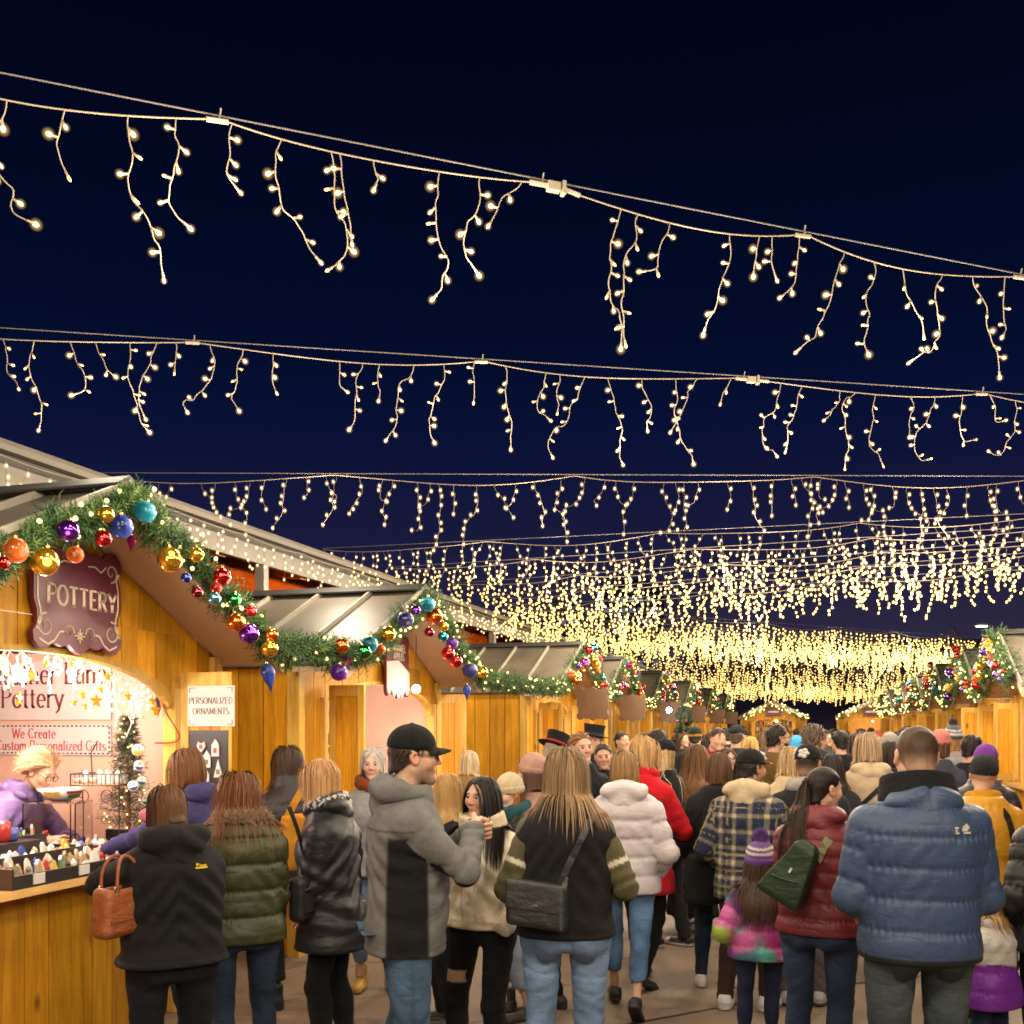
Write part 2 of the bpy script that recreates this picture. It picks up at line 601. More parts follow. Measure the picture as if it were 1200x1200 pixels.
# ---- hands: wrist at origin, fingers along +X, palm faces -Z, thumb towards +Y
def hand_mesh(curl, h):
    fl = [(.030, .080), (.010, .088), (-.010, .082), (-.029, .065)]
    def f(X, Y, Z):
        d = None
        for i, (y, ln) in enumerate(fl):
            a = capd(X, Y, Z, (.0, y * .55, 0), (.088 - .004 * i, y, .002), .014, .0105)[0]
            d = a if d is None else smin(d, a, .014)
        d = smin(d, capd(X, Y, Z, (-.05, 0, 0), (.01, 0, 0), .024, .023)[0], .015)
        d = smin(d, capd(X, Y, Z, (.012, .022, -.006), (.055, .040, -.016), .017, .012)[0], .012)
        for i, (y, ln) in enumerate(fl):
            p = np.array((.088 - .004 * i, y, .002)); an = curl[0] + .06 * i
            rad = .0088 if i < 3 else .0075
            for j, sg in enumerate((.45, .32, .25)):
                q = p + ln * sg * np.array((math.cos(an), y * .6, -math.sin(an)))
                d = smin(d, capd(X, Y, Z, p, q, rad, rad * .92)[0], .003)
                p = q; rad *= .92; an += curl[1]
        p = np.array((.055, .040, -.016)); q = p + np.array((.026, .012, -.012)); r2 = q + np.array((.024, -.002, -.010))
        d = smin(d, capd(X, Y, Z, p, q, .0115, .010)[0], .005)
        d = smin(d, capd(X, Y, Z, q, r2, .010, .0085)[0], .003)
        return d
    return snets(f, (-.07, -.06, -.10), (.19, .075, .035), h)


HANDS = {}


def hand_template(kind, near):
    k = (kind, near)
    if k not in HANDS: HANDS[k] = hand_mesh({'relaxed': (.30, .42), 'grip': (.85, .95), 'point': (.15, .25)}[kind], .0052 if near else .0105)
    return HANDS[k]


def shoe_mesh(kind, h):
    boot = kind == 'boot'
    def f(X, Y, Z):
        Zs = Z
        up = capd(X, Y, Z, (0, -.055, .045), (0, .12, .032), .042, .036)[0]
        up = smin(up, elld(X, Y, Z, (0, .15, .028), (.044, .062, .034)), .03)
        up = smin(up, capd(X, Y, Z, (0, -.045, .05), (0, -.035, .16 if boot else .085), .044, .05 if boot else .042)[0], .03)
        up = smax(up, Z - (.20 if boot else .10), .008)
        w = .044 + .006 * np.sin((Y + .06) * 14)
        sole = np.maximum(np.maximum(np.abs(X) - w, np.abs(Y - .055) - .155), np.abs(Z - .014) - .014)
        rr = np.sqrt((np.abs(X) / .049) ** 2 + (np.maximum(np.abs(Y - .055) - .1, 0) / .058) ** 2) - 1
        sole = np.maximum(sole, rr * .045)
        return smin(smax(up, .004 - Z, .004), sole, .006)
    V, F = snets(f, (-.075, -.13, -.008), (.075, .235, .24 if boot else .13), h)
    return V, F


SHOES = {}


def shoe_template(kind, near):
    k = (kind, near)
    if k not in SHOES: SHOES[k] = shoe_mesh(kind, .008 if near else .014)
    return SHOES[k]


def ik(S, W, a, b, hint):
    S, W, hint = np.array(S, float), np.array(W, float), np.array(hint, float)
    d = W - S
    L = np.linalg.norm(d)
    mx = (a + b) * .998
    if L > mx: W = S + d / L * mx; d = W - S; L = mx
    u = d / L
    x = (a * a - b * b + L * L) / (2 * L)
    hh = math.sqrt(max(a * a - x * x, 0))
    p = hint - u * (hint @ u)
    p /= np.linalg.norm(p) + 1e-9
    return S + u * x + p * hh, W


ARM = {  # wrist (outward, forward, height) and elbow hint (outward, forward, up), fractions of height
    'down': ((.150, .02, .485), (.4, -1, 0)),
    'down2': ((.135, .05, .49), (.6, -1, 0)),
    'pocket': ((.120, .080, .530), (.55, -1, 0)),
    'hipback': ((.12, -.02, .55), (1, -.8, 0)),
    'front': ((.035, .185, .650), (.5, -.8, -.8)),
    'belly': ((.05, .165, .585), (.5, -.9, -.4)),
    'chin': ((.045, .150, .815), (.7, .3, -1)),
    'mouth': ((.02, .15, .84), (.5, .3, -1)),
    'reach': ((.06, .30, .645), (.6, -.5, -.8)),
    'low': ((.10, .16, .52), (.8, -.8, 0)),
    'swing': ((.13, .13, .50), (.3, -1, 0)),
}


class Person:
    pass


def P_body(s):
    """joints in the figure's own frame: +Y forward, Z up, feet on 0"""
    H = s['H']; m = s.get('sex', 'f') == 'm'
    J = Person()
    J.H, J.m = H, m
    J.B = H / 1.74
    s.setdefault('rnd', random.Random(int(H * 1000)))
    J.lean = math.tan(R(s.get('lean', s['rnd'].uniform(-1, 5))))
    J.zh = .52 * H
    def up(p):
        p = np.array(p, float)
        if p[2] > J.zh: p[1] += (p[2] - J.zh) * J.lean * (1 + .35 * (p[2] - J.zh)); p[2] -= (p[2] - J.zh) * (1 - math.cos(math.atan(J.lean))) * .9
        return p
    J.up = up
    s.setdefault('rnd', random.Random(int(H * 1000)))
    sw = (.112 if m else .098) * H * s.get('shw', 1.0)
    kid = H < 1.4
    J.hs = max(.84, min(1.02, H / 1.75)) * (1.0 if m else .965) * s.get('hs', 1.0)
    if kid: J.hs = .90
    J.head_c = up((0, .012, H - .12 * J.hs)); J.head_c[1] += s.get('headfwd', 0.0)
    neck_top = J.head_c[2] - .12 * J.hs
    J.zsh = min(.792 * H, neck_top - .105 * J.hs + .02)
    J.zneck = J.zsh + .055 * H
    J.S, J.E, J.W, J.arm = {}, {}, {}, {}
    for sd, key in ((-1, 'armL'), (1, 'armR')):
        a = s.get(key, 'pocket')
        w, hint = ARM[a] if isinstance(a, str) else a
        S = up((sd * sw * .98, -.012, J.zsh - .018 * H))
        Wp = np.array((sd * w[0] * H, w[1] * H, w[2] * H))
        if isinstance(a, str) and J.lean and a not in ('reach',): Wp = up(Wp) if Wp[2] > J.zh else Wp
        E, Wr = ik(S, Wp, .172 * H, .150 * H, (sd * hint[0], hint[1], hint[2]))
        J.S[sd], J.E[sd], J.W[sd], J.arm[sd] = S, E, Wr, a
    J.hip, J.knee, J.ank, J.toe = {}, {}, {}, {}
    for sd, key in ((-1, 'legL'), (1, 'legR')):
        fx, fy, fz, tilt = s.get(key, (.055 + s['rnd'].uniform(-.012, .03), s['rnd'].uniform(-.05, .06), 0.0, 0.0))
        A = np.array((sd * fx * H, fy * H - .01, .048 * H + fz * H))
        hp = np.array((sd * .052 * H, 0, .505 * H))
        K, A = ik(hp, A, .235 * H, .228 * H, (sd * .12, 1, 0))
        J.hip[sd], J.knee[sd], J.ank[sd], J.toe[sd] = hp, K, A, tilt
    hy, hp, hr = (R(v) for v in s.get('head', (s['rnd'].uniform(-22, 22), s['rnd'].uniform(-3, 9), s['rnd'].uniform(-5, 5))))
    if hr == 0: hr = R(s['rnd'].uniform(-5, 5))
    J.MH = Matrix.Translation(Vector(J.head_c)) @ Matrix.Rotation(-hy, 4, 'Z') @ Matrix.Translation(Vector((0, -.03, -.10))) @ Matrix.Rotation(-hp, 4, 'X') @ Matrix.Rotation(hr, 4, 'Y') @ Matrix.Translation(Vector((0, .03, .10))) @ Matrix.Scale(J.hs, 4)
    return J


TM = dict(z=(.26, .38, .45, .50, .55, .60, .66, .72, .765, .795, .818, .838, .858, .88),
          rx=(.188, .188, .186, .183, .178, .174, .178, .186, .184, .158, .124, .100, .080, .070),
          ry=(.130, .134, .138, .136, .132, .128, .130, .132, .126, .114, .100, .088, .078, .072),
          cy=(0, 0, 0, 0, .004, .004, 0, -.006, -.012, -.016, -.018, -.016, -.012, -.008))
TF = dict(z=TM['z'],
          rx=(.196, .198, .194, .182, .164, .154, .156, .162, .158, .136, .108, .086, .068, .060),
          ry=(.132, .136, .136, .126, .114, .110, .118, .126, .118, .104, .090, .078, .068, .062),
          cy=(0, 0, 0, 0, .002, .006, .008, .006, -.006, -.012, -.016, -.014, -.010, -.006))


def top_field(J, t):
    T = TM if J.m else TF
    g = t.get('girth', 1.0); th = t.get('thick', .012)
    H = J.H
    fl = t.get('flare', 0.0); bl = t.get('belly', 0.0)
    zz = list(np.array(T['z']) * H)
    ks = (J.zsh - .60 * H) / (.792 * H - .60 * H)        # children: squeeze shoulders down to fit the head
    for i, z in enumerate(zz):
        if z > .60 * H: zz[i] = .60 * H + (z - .60 * H) * ks
    prof = []
    for i, z in enumerate(zz):
        zf = T['z'][i]
        k = g if zf < .78 else 1 + (g - 1) * .4
        rx = T['rx'][i] * J.B * k + th; ry = T['ry'][i] * J.B * k + th
        e = max(0, .56 - zf) * fl
        if t.get('box') and zf < .72: rx = max(rx, (.176 if J.m else .166) * J.B * g + th)
        b = bl * math.exp(-((zf - .58) / .08) ** 2)
        q = J.up((0, 0, z))
        prof.append((z, rx + e, ry + e + b * .6, 0, T['cy'][i] * J.B + q[1] + b * .5))
    nc = t.get('neck', .862) * H
    nc = .60 * H + (nc - .60 * H) * ks
    hem = t['hem'] * H
    ar = t.get('arm', 1.0) * J.B
    sl = t.get('sleeve', True)
    def field(X, Y, Z, parts=False):
        d = loftd(X, Y, Z, prof)
        d = smax(d, Z - nc, .02)
        d = smax(d, hem - Z, .012)
        tor = d
        best = None; par = None; who = np.zeros(np.broadcast(X, Y, Z).shape, np.int8) if parts else None
        if parts: par = np.broadcast_to(Z, who.shape).astype(np.float32).copy()
        fores = None
        for sd in (-1, 1):
            S, E, W = J.S[sd], J.E[sd], J.W[sd]
            if not sl:
                u, t1 = capd(X, Y, Z, S, S + (E - S) * .10, .066 * ar, .064 * ar)
                d = smin(d, u, .05)
                continue
            dirf = (W - E) / (np.linalg.norm(W - E) + 1e-9)
            u, t1 = capd(X, Y, Z, S, E, .064 * ar, .052 * ar)
            fo, t2 = capd(X, Y, Z, E, W, .053 * ar, .041 * ar * t.get('cuff', 1.0))
            plane = (X - W[0]) * dirf[0] + (Y - W[1]) * dirf[1] + (Z - W[2]) * dirf[2]
            fo = smax(fo, plane - .012, .008)
            if parts:
                m1 = (u < tor) & (t1 > .12)
                who[m1] = sd; par[m1] = (np.broadcast_to(t1, who.shape)[m1]) * .172 * H
                m2 = (fo < np.minimum(u, tor)) & ((t2 > .02))
                who[m2] = sd * 2; par[m2] = (.172 + np.broadcast_to(t2, who.shape)[m2] * .15) * H
            d = smin(d, u, .055)
            arm2 = fo
            fores = arm2 if fores is None else np.minimum(fores, arm2)
            d = smin(d, fo, .016)
        if parts: return d, who, par
        return d
    return field, nc, hem


def bbox(J, hem, pad=.12):
    pts = np.array([J.S[s] for s in (-1, 1)] + [J.E[s] for s in (-1, 1)] + [J.W[s] for s in (-1, 1)] + [(-.22 * J.B, -.17 * J.B, hem), (.22 * J.B, .17 * J.B, hem), J.head_c])
    lo, hi = pts.min(0) - pad, pts.max(0) + pad
    lo[2] = hem - .03
    hi[2] = max(J.zneck + .14, max(J.W[s][2] for s in (-1, 1)) + .08, max(J.E[s][2] for s in (-1, 1)) + .08)
    return lo, hi


def sstep(a, b, x):
    t = np.clip((x - a) / (b - a), 0, 1)
    return t * t * (3 - 2 * t)


def hexc(h, k=1.0):
    """sRGB hex to linear"""
    out = []
    for i in (0, 2, 4):
        c = int(h[i:i + 2], 16) / 255
        out.append((c / 12.92 if c < .04045 else ((c + .055) / 1.055) ** 2.4) * k)
    return tuple(out)
def noise_fold(V, par, who, J, t, seed):
    """cloth relief along the normal: long soft folds, crumples at elbows, waist and cuffs"""
    H = J.H
    w = t.get('wr', 1.0) * (.8 if t.get('puff') else 1.5)
    d = .0035 * w * noise3(V * np.array((1, 1, 1.6)), 17, seed)
    sl = np.abs(who) > 0
    el = .172 * H
    q = np.where(sl, par, 0)
    env = np.where(sl, np.exp(-((q - el) / (.055 * H)) ** 2) * .9 + .5 * np.exp(-((q - .31 * H) / (.04 * H)) ** 2) + .16, 0)
    nz = noise3(V, 11, seed + 1)
    d += .0060 * w * env * np.sin(q * (95 / H * 1.7) * (1 + .25 * noise3(V, 5, seed + 6)) + 7.0 * nz) * (.45 + .75 * np.abs(noise3(V, 15, seed + 7)))
    hem = t['hem'] * H                                       # tailoring: hem band, cuff band, armhole and centre-back seams
    g1 = np.where(sl, np.exp(-((q - .297 * H) / .005) ** 2) + np.exp(-((q - .030 * H) / .006) ** 2), np.exp(-((V[:, 2] - hem - .034) / .005) ** 2))
    if not t.get('puff'): g1 = g1 + np.where(sl, 0, .8 * np.exp(-(V[:, 0] / .005) ** 2) * (V[:, 2] < .76 * H))
    d -= .0038 * g1
    zf = V[:, 2] / H
    tw = np.where(sl, 0, np.exp(-((zf - .60) / .07) ** 2) * .7 + .45 * np.exp(-((zf - .50) / .05) ** 2) + .15)
    d += .007 * w * tw * np.sin(V[:, 2] * 48 + 5.5 * noise3(V * np.array((1, 1, .5)), 9, seed + 2) + 16 * np.abs(V[:, 0])) * (.25 + np.abs(noise3(V, 12, seed + 5)))
    d -= .0045 * w * np.exp(-np.abs(noise3(V * np.array((.8, .8, 1.25)), 12, seed + 11)) / .075)
    d += .004 * w * np.where(sl, 0, sstep(.50, .64, zf) * sstep(.80, .70, zf)) * np.sin((V[:, 2] * 1.0 + np.abs(V[:, 0]) * 1.3) * 58 + 5 * noise3(V, 7, seed + 13))
    return d


def make_top(J, t, h, seed):
    f0, nc, hem = top_field(J, t)
    hole = (.062 if J.m else .054) * J.B * t.get('hole', 1.0)
    qn = J.up((0, -.01, nc))
    def f(X, Y, Z):
        d = f0(X, Y, Z)
        return smax(d, -capd(X, Y, Z, (0, qn[1], nc - .02), (0, qn[1] + .01, nc + .2), hole, hole)[0], .01)
    lo, hi = bbox(J, hem)
    V, F = snets(f, lo, hi, h)
    _, who, par = f0(V[:, 0], V[:, 1], V[:, 2], parts=True)
    N = vnormals(V, F)
    J.top_raw = f
    dis = noise_fold(V, par, who, J, t, seed)
    sp = t.get('puff', 0)
    if sp:
        a = t.get('puffd', .013)
        s = np.where(np.abs(who) > 0, par + .02, V[:, 2] - hem + .015 * noise3(V * np.array((1, 1, .2)), 6, seed + 4)) / sp
        gd = np.abs(s - np.round(s)) * sp
        band = .55 * np.abs(np.sin(np.pi * s)) ** .7 + .45 * (1 - np.exp(-(gd / .011) ** 2))
        fade = sstep(nc + .01, nc - .05, V[:, 2]) * (np.where(np.abs(who) > 0, 1, sstep(0, .04, V[:, 2] - hem)))
        dis = dis * .7 + a * (band - .62) * fade
        dis += .0060 * (1 - band) * np.sin(np.arctan2(V[:, 1], V[:, 0]) * 46 + 5 * noise3(V, 14, seed + 5)) * fade
    V = V + N * (dis * sstep(hem - .01, hem + .03, V[:, 2]))[:, None]
    if 'pat' in t:
        col = t['pat'](V, who, par, N, J)
    else:
        col = np.tile(np.array(t['col'], np.float32), (len(V), 1))
    if t.get('hemcol') is not None:
        k = (V[:, 2] < hem + t.get('hemw', .035)) & (np.abs(who) == 0)
        col[k] = t['hemcol']
    return V, F, col


def make_legs(J, b, h, seed):
    H, B = J.H, J.B
    g = b.get('girth', 1.0); fl = b.get('flare', 1.0); kn = b.get('knee', 1.0)
    hipw = (.168 if J.m else .178) * B * g
    prof = [(.44 * H, hipw * .96, .112 * B * g, 0, -.01), (.48 * H, hipw, .124 * B * g, 0, -.008), (.52 * H, hipw * .98, .122 * B * g, 0, -.004), (.57 * H, hipw * .92, .110 * B * g, 0, 0), (.62 * H, hipw * .9, .105 * B * g, 0, 0)]
    top = b.get('top', .56) * H
    def f(X, Y, Z):
        d = loftd(X, Y, Z, prof)
        d = smax(d, .462 * H - Z, .03)
        for s in (-1, 1):
            d = smin(d, elld(X, Y, Z, (s * .075 * B, -.065 * B, .495 * H), (.088 * B * g, .078 * B * g, .095 * B)), .04)
        d = smax(d, Z - top, .01)
        lg = None
        for s in (-1, 1):
            a, _ = capd(X, Y, Z, J.hip[s] + np.array((s * .022 * B, 0, 0)), J.knee[s], .096 * B * g, .066 * B * g * kn)
            c, _ = capd(X, Y, Z, J.knee[s], J.ank[s], .064 * B * g * kn, .047 * B * fl * g)
            calf = elld(X, Y, Z, J.knee[s] * .68 + J.ank[s] * .32 + np.array((0, -.018, 0)), (.058 * B * g, .062 * B * g, .13 * B))
            k = smin(smin(a, c, .02), calf, .03)
            k = smax(k, J.ank[s][2] + b.get('crop', -.045) * H * .6 - Z, .006) if b.get('cut', True) else k
            lg = k if lg is None else np.minimum(lg, k)
        return smin(d, lg, .035)
    P = np.array([J.ank[s] for s in (-1, 1)] + [J.knee[s] for s in (-1, 1)])
    lo = np.minimum(P.min(0), (-.2 * B, -.17 * B, 0)) - .1
    hi = np.maximum(P.max(0), (.2 * B, .17 * B, top)) + .1
    lo[2] = P[:, 2].min() - .06; hi[2] = top + .03
    V, F = snets(f, lo, hi, h)
    N = vnormals(V, F)
    zf = V[:, 2] / H
    w = b.get('wr', 1.0)
    env = .35 + 1.0 * np.exp(-((zf - .285) / .05) ** 2) + 1.1 * np.exp(-((zf - .07) / .06) ** 2) + .8 * np.exp(-((zf - .45) / .035) ** 2)
    nz = noise3(V * np.array((1, 1, .6)), 12, seed + 9)
    dis = .0032 * w * env * np.sin(V[:, 2] * 66 + 7 * nz + 40 * np.abs(V[:, 0])) * (.2 + np.abs(noise3(V, 14, seed + 7))) + .0025 * w * noise3(V, 24, seed + 8) - .0048 * w * np.exp(-np.abs(noise3(V * np.array((1, 1, 1.5)), 14, seed + 12)) / .08)
    dis = dis - .016 * J.B * sstep(top - .05, top - .02, V[:, 2])
    V = V + N * dis[:, None]
    base = np.array(b['col'], np.float32)
    col = np.tile(base, (len(V), 1))
    if b.get('denim'):
        fd = np.exp(-((zf - .40) / .10) ** 2) * (.5 + .5 * np.clip(np.abs(N[:, 1]), 0, 1)) + .5 * np.exp(-((zf - .17) / .07) ** 2)
        col = col * (1 + b['denim'] * fd[:, None]) * (1 + .18 * noise3(V, 30, seed + 3)[:, None])
        for s in (-1, 1):
            seam = np.exp(-((N[:, 1]) / .10) ** 2) * (np.sign(V[:, 0]) == s) * (np.abs(N[:, 0]) > .7)
            col = col * (1 - .25 * seam[:, None])
    if 'pat' in b: col = b['pat'](V, col, J)
    return V, F, np.clip(col, 0, 1)


def skirt(J, b, h, seed):
    H, B = J.H, J.B
    hem = b['hem'] * H
    w = b.get('w', .26)
    prof = [(hem, w * B, w * B * .8, 0, 0), ((hem + .5 * H) / 2, (w + .18) / 2 * B, .15 * B, 0, 0), (.5 * H, .18 * B, .135 * B, 0, 0), (.58 * H, .165 * B, .115 * B, 0, 0), (.62 * H, .16 * B, .11 * B, 0, 0)]
    f = lambda X, Y, Z: smax(smax(loftd(X, Y, Z, prof), hem - Z, .01), Z - .6 * H, .01)
    V, F = snets(f, (-w * B - .08, -w * B - .05, hem - .04), (w * B + .08, w * B + .05, .6 * H + .04), h)
    N = vnormals(V, F)
    an = np.arctan2(V[:, 1], V[:, 0])
    V = V + N * (.012 * np.sin(an * 13 + 2 * noise3(V, 5, seed)) * sstep(.5 * H, hem, V[:, 2]))[:, None]
    return V, F, np.tile(np.array(b['col'], np.float32), (len(V), 1))


def hood_mesh(J, o, h):
    """hood lying on the back, or a stand collar when kind is 'collar'"""
    B = J.B; k = o.get('size', 1.0)
    c = J.up((0, 0, J.zneck))
    x, y, z = c
    if o.get('kind') == 'collar':
        r = o.get('r', .088) * B; t = o.get('t', .022)
        hh = o.get('h', .05)
        def f(X, Y, Z):
            q = np.sqrt((X / 1.1) ** 2 + (Y - y + .005 - (Z - z) * .25) ** 2) - r + (Z - z) * .15
            return smax(np.abs(q) - t, np.abs(Z - z - .012 - (y - Y) * .25) - hh, .015)
        return snets(f, (-.19, y - .2, z - .13), (.19, y + .2, z + .15), h)
    up = o.get('up', 0)
    if up:                                                # hood worn over the head
        M = np.array(J.MH.inverted(), np.float32)
        def f(X, Y, Z):
            a = M[0, 0] * X + M[0, 1] * Y + M[0, 2] * Z + M[0, 3]; b = M[1, 0] * X + M[1, 1] * Y + M[1, 2] * Z + M[1, 3]; cc = M[2, 0] * X + M[2, 1] * Y + M[2, 2] * Z + M[2, 3]
            d = elld(a, b, cc, (0, -.03, .02), (.107, .13, .125))
            d = smin(d, capd(a, b, cc, (0, -.06, -.06), (0, -.05, -.18), .095, .11)[0], .05)
            return smax(d, -elld(a, b, cc, (0, .12, -.01), (.078, .14, .11)), .015)
        p = J.head_c
        return snets(f, (p[0] - .19, p[1] - .24, p[2] - .3), (p[0] + .19, p[1] + .2, p[2] + .2), h)
    z += o.get('dz', 0.0)
    def f(X, Y, Z):
        d = elld(X, Y, Z, (0, y - .078 * k * B, z + .004 * k), (.140 * k * B, .074 * k * B, .066 * k * B))
        d = smin(d, elld(X, Y, Z, (0, y - .098 * k * B, z - .075 * k * B), (.088 * k * B, .046 * k * B, .098 * k * B)), .05)
        for s in (-1, 1):
            d = smin(d, capd(X, Y, Z, (s * .10 * k * B, y - .05 * B, z + .01), (s * .06 * B, y + .075 * B, z - .045 * B), .042 * k * B, .026 * k * B)[0], .03)
        d = smax(d, -elld(X, Y, Z, (0, y + .0 * B, z + .085 * B), (.098 * k * B, .092 * B, .105 * B)), .015)
        return d
    raw = J.top_raw
    J.top_raw = lambda X, Y, Z: np.minimum(raw(X, Y, Z), f(X, Y, Z))
    V, F = snets(f, (-.27 * k, y - .27 * k, z - .24 * k), (.27 * k, y + .2, z + .18), h)
    N = vnormals(V, F)
    V = V + N * (.004 * noise3(V, 20, 5) + .006 * np.sin(V[:, 2] * 62 + 34 * np.abs(V[:, 0]) + 4 * noise3(V, 8, 6)) - .006 * np.exp(-(V[:, 0] / .006) ** 2))[:, None]
    return V, F


# ---- hair
SK_C, SK_R = np.array((0, -.014, .036)), np.array((.076, .095, .084))


def hairline(Q, low=-.03, front=.012):
    return np.maximum(.75 * Q[..., 1] - .65 * Q[..., 2] - front, (low + .5 * Q[..., 1]) - Q[..., 2])


def hair_cap(t, low, front, h, ears=True, puff=0.0):
    def f(X, Y, Z):
        d = elld(X, Y, Z, SK_C + (0, -puff * .4, puff * .5), SK_R + t + puff)
        back = capd(X, Y, Z, (0, -.045, -.02), (0, -.052, low - .03), .058 + t, .056 + t)[0]
        d = smin(d, back, .03)
        d = smax(d, .75 * Y - .65 * Z - front, .012)
        d = smax(d, (low + .5 * Y) - Z, .008)
        if ears:
            for s in (-1, 1): d = smax(d, -elld(X, Y, Z, (s * .09, .004, -.012), (.03, .026, .036)), .01)
        return d
    return snets(f, (-.15, -.19, -.2), (.15, .13, .2), h)


def strands(J, hs, n, M, near, seed, collide=None):
    """strand ribbons (triangular tubes) that follow the skull, then fall over the shoulders"""
    g = np.random.default_rng(seed)
    L = hs.get('len', .3); style = hs['style']
    low = hs.get('low', -.02); front = hs.get('front', .004)
    D = g.normal(size=(n * 6, 3)); D /= np.linalg.norm(D, axis=1)[:, None]
    Q = SK_C + D * (SK_R + .004)
    ok = hairline(Q, low, front) < 0
    if style in ('long', 'bob', 'curly', 'pony'):
        ok &= ~((Q[:, 1] > .035) & (Q[:, 2] < .03))
    if hs.get('under') is not None: ok &= Q[:, 2] < hs['under']      # only what a hat leaves in view
    Q = Q[ok][:n]
    n = len(Q)
    MH = np.array(J.MH, np.float32); MI = np.array(J.MH.inverted(), np.float32)
    Rm = MH[:3, :3] / J.hs
    P = Q @ MH[:3, :3].T + MH[:3, 3]
    lay = g.uniform(.002, 1, n) ** 1.3 * hs.get('vol', .022)
    ln = L * (1.08 - .45 * g.beta(1.2, 3, n))
    part = hs.get('part', 0.0)
    side = np.sign(Q[:, 0] - part + g.normal(0, .004, n))
    nrm = (Q - SK_C) / SK_R ** 2; nrm /= np.linalg.norm(nrm, axis=1)[:, None]
    if style == 'pony':
        tgt = np.array((0, -.115, .02)); fl = tgt - Q
    elif style == 'back':
        fl = np.stack([.15 * side, np.full(n, -1.0), np.full(n, -.25)], 1)
    elif style == 'short':
        fl = np.stack([.3 * side + g.normal(0, .3, n), np.where(Q[:, 1] > .02, .5, -.4) + g.normal(0, .3, n), np.full(n, -.55)], 1)
    else:
        bk = np.clip((-Q[:, 1] + .02) / .07, 0, 1)
        fl = np.stack([.75 * side * (1 - bk) + .25 * np.sign(Q[:, 0]) * bk * np.clip(np.abs(Q[:, 0]) / .03, 0, 1), np.where(Q[:, 1] > 0, -.35, -.25), np.full(n, -.7)], 1)
    fl = fl - nrm * (fl * nrm).sum(1)[:, None]
    fl /= np.linalg.norm(fl, axis=1)[:, None] + 1e-6
    vel = fl @ Rm.T
    path = [P.copy()]
    ds = ln / (M - 1)
    wav = hs.get('wave', 0.0); ph = g.uniform(0, 6.28, n); wf = hs.get('wfreq', 45.)
    acc = np.zeros(n)
    grav = np.array((0, 0, -1.0))
    for k in range(1, M):
        a = min(1, .22 + .1 * k) if style not in ('short', 'back', 'pony') else .12
        if style == 'pony':
            Qk = (P - MH[:3, 3]) @ MI[:3, :3].T
            to = (tgt - Qk); dist = np.linalg.norm(to, axis=1)
            done = (dist < .03) | (acc > .5)
            acc[done] = 1
            dirv = np.where(done[:, None], grav + np.array((0, -.05, 0)), (to / (dist[:, None] + 1e-6)) @ Rm.T)
            vel = .35 * vel + .65 * dirv
        else:
            vel = (1 - a) * vel + a * grav
        vel /= np.linalg.norm(vel, axis=1)[:, None] + 1e-6
        P = P + vel * ds[:, None]
        if wav:
            P[:, 0] += wav * np.sin(k * ds * wf + ph); P[:, 1] += wav * .7 * np.cos(k * ds * wf * .8 + ph)
        Qk = (P @ MI[:3, :3].T) + MI[:3, 3]
        for c, r in ((SK_C, SK_R), (np.array((0, .0, -.04)), np.array((.067, .075, .085)))):
            dl = elld(Qk[:, 0], Qk[:, 1], Qk[:, 2], c, r)
            nn = (Qk - c) / r ** 2; nn /= np.linalg.norm(nn, axis=1)[:, None] + 1e-6
            push = np.maximum(lay + .004 - dl, 0)
            if style == 'pony': push = np.where(acc > .5, 0, push * .6)
            Qk = Qk + nn * push[:, None]
        P = Qk @ MH[:3, :3].T + MH[:3, 3]
        for _it in range(2 if collide is not None and k > 2 else 0):
            e = .01
            d0 = collide(P[:, 0], P[:, 1], P[:, 2])
            gr = np.stack([collide(P[:, 0] + e, P[:, 1], P[:, 2]) - d0, collide(P[:, 0], P[:, 1] + e, P[:, 2]) - d0, collide(P[:, 0], P[:, 1], P[:, 2] + e) - d0], 1)
            gr /= np.linalg.norm(gr, axis=1)[:, None] + 1e-6
            P = P + gr * np.maximum(.007 + lay * .55 - d0, 0)[:, None]
        path.append(P.copy())
    A = np.stack(path, 1)                                   # n, M, 3
    T = np.gradient(A, axis=1); T /= np.linalg.norm(T, axis=2)[:, :, None] + 1e-9
    cen = np.array(J.head_c); out = A - cen; out[:, :, 2] *= .3
    out -= T * (out * T).sum(2)[:, :, None]; out /= np.linalg.norm(out, axis=2)[:, :, None] + 1e-9
    sd = np.cross(T, out)
    w = (hs.get('w', .0042) * {1.0: 1.0, .5: 2.0, 0.0: 3.4}[float(near)]) * g.uniform(.6, 1.3, n)[:, None] * np.linspace(1.0, .0, M)[None, :] ** .35
    w = w[:, :, None] * .5
    tw = g.normal(0, .22, n)[:, None, None]
    sd = sd * np.cos(tw) + out * np.sin(tw)
    V = np.stack([A - sd * w, A + sd * w], 2).reshape(-1, 3)
    b = (np.arange(n)[:, None] * M + np.arange(M - 1)[None, :]) * 2
    F = np.stack([b, b + 1, b + 3, b + 2], -1).reshape(-1, 4)
    c1, c2 = np.array(hs['col']), np.array(hs.get('col2', np.array(hs['col']) * 1.5))
    m = np.clip(.62 * g.beta(1.8, 1.8, n) + .38 * np.clip(.5 + .5 * np.sin(Q[:, 0] * 110 + 3 * np.sin(Q[:, 1] * 60)), 0, 1) * g.uniform(.6, 1, n) + 0, 0, 1)[:, None, None]
    tt = np.linspace(0, 1, M)[None, :, None] ** 1.2
    C = c1 * (1 - m) + c2 * m
    C = C * (.8 + .35 * tt) * g.uniform(.9, 1.1, n)[:, None, None]
    C = np.repeat(np.broadcast_to(C, (n, M, 3)).reshape(-1, 3), 2, axis=0)
    return V, F, np.clip(C, 0, 1)


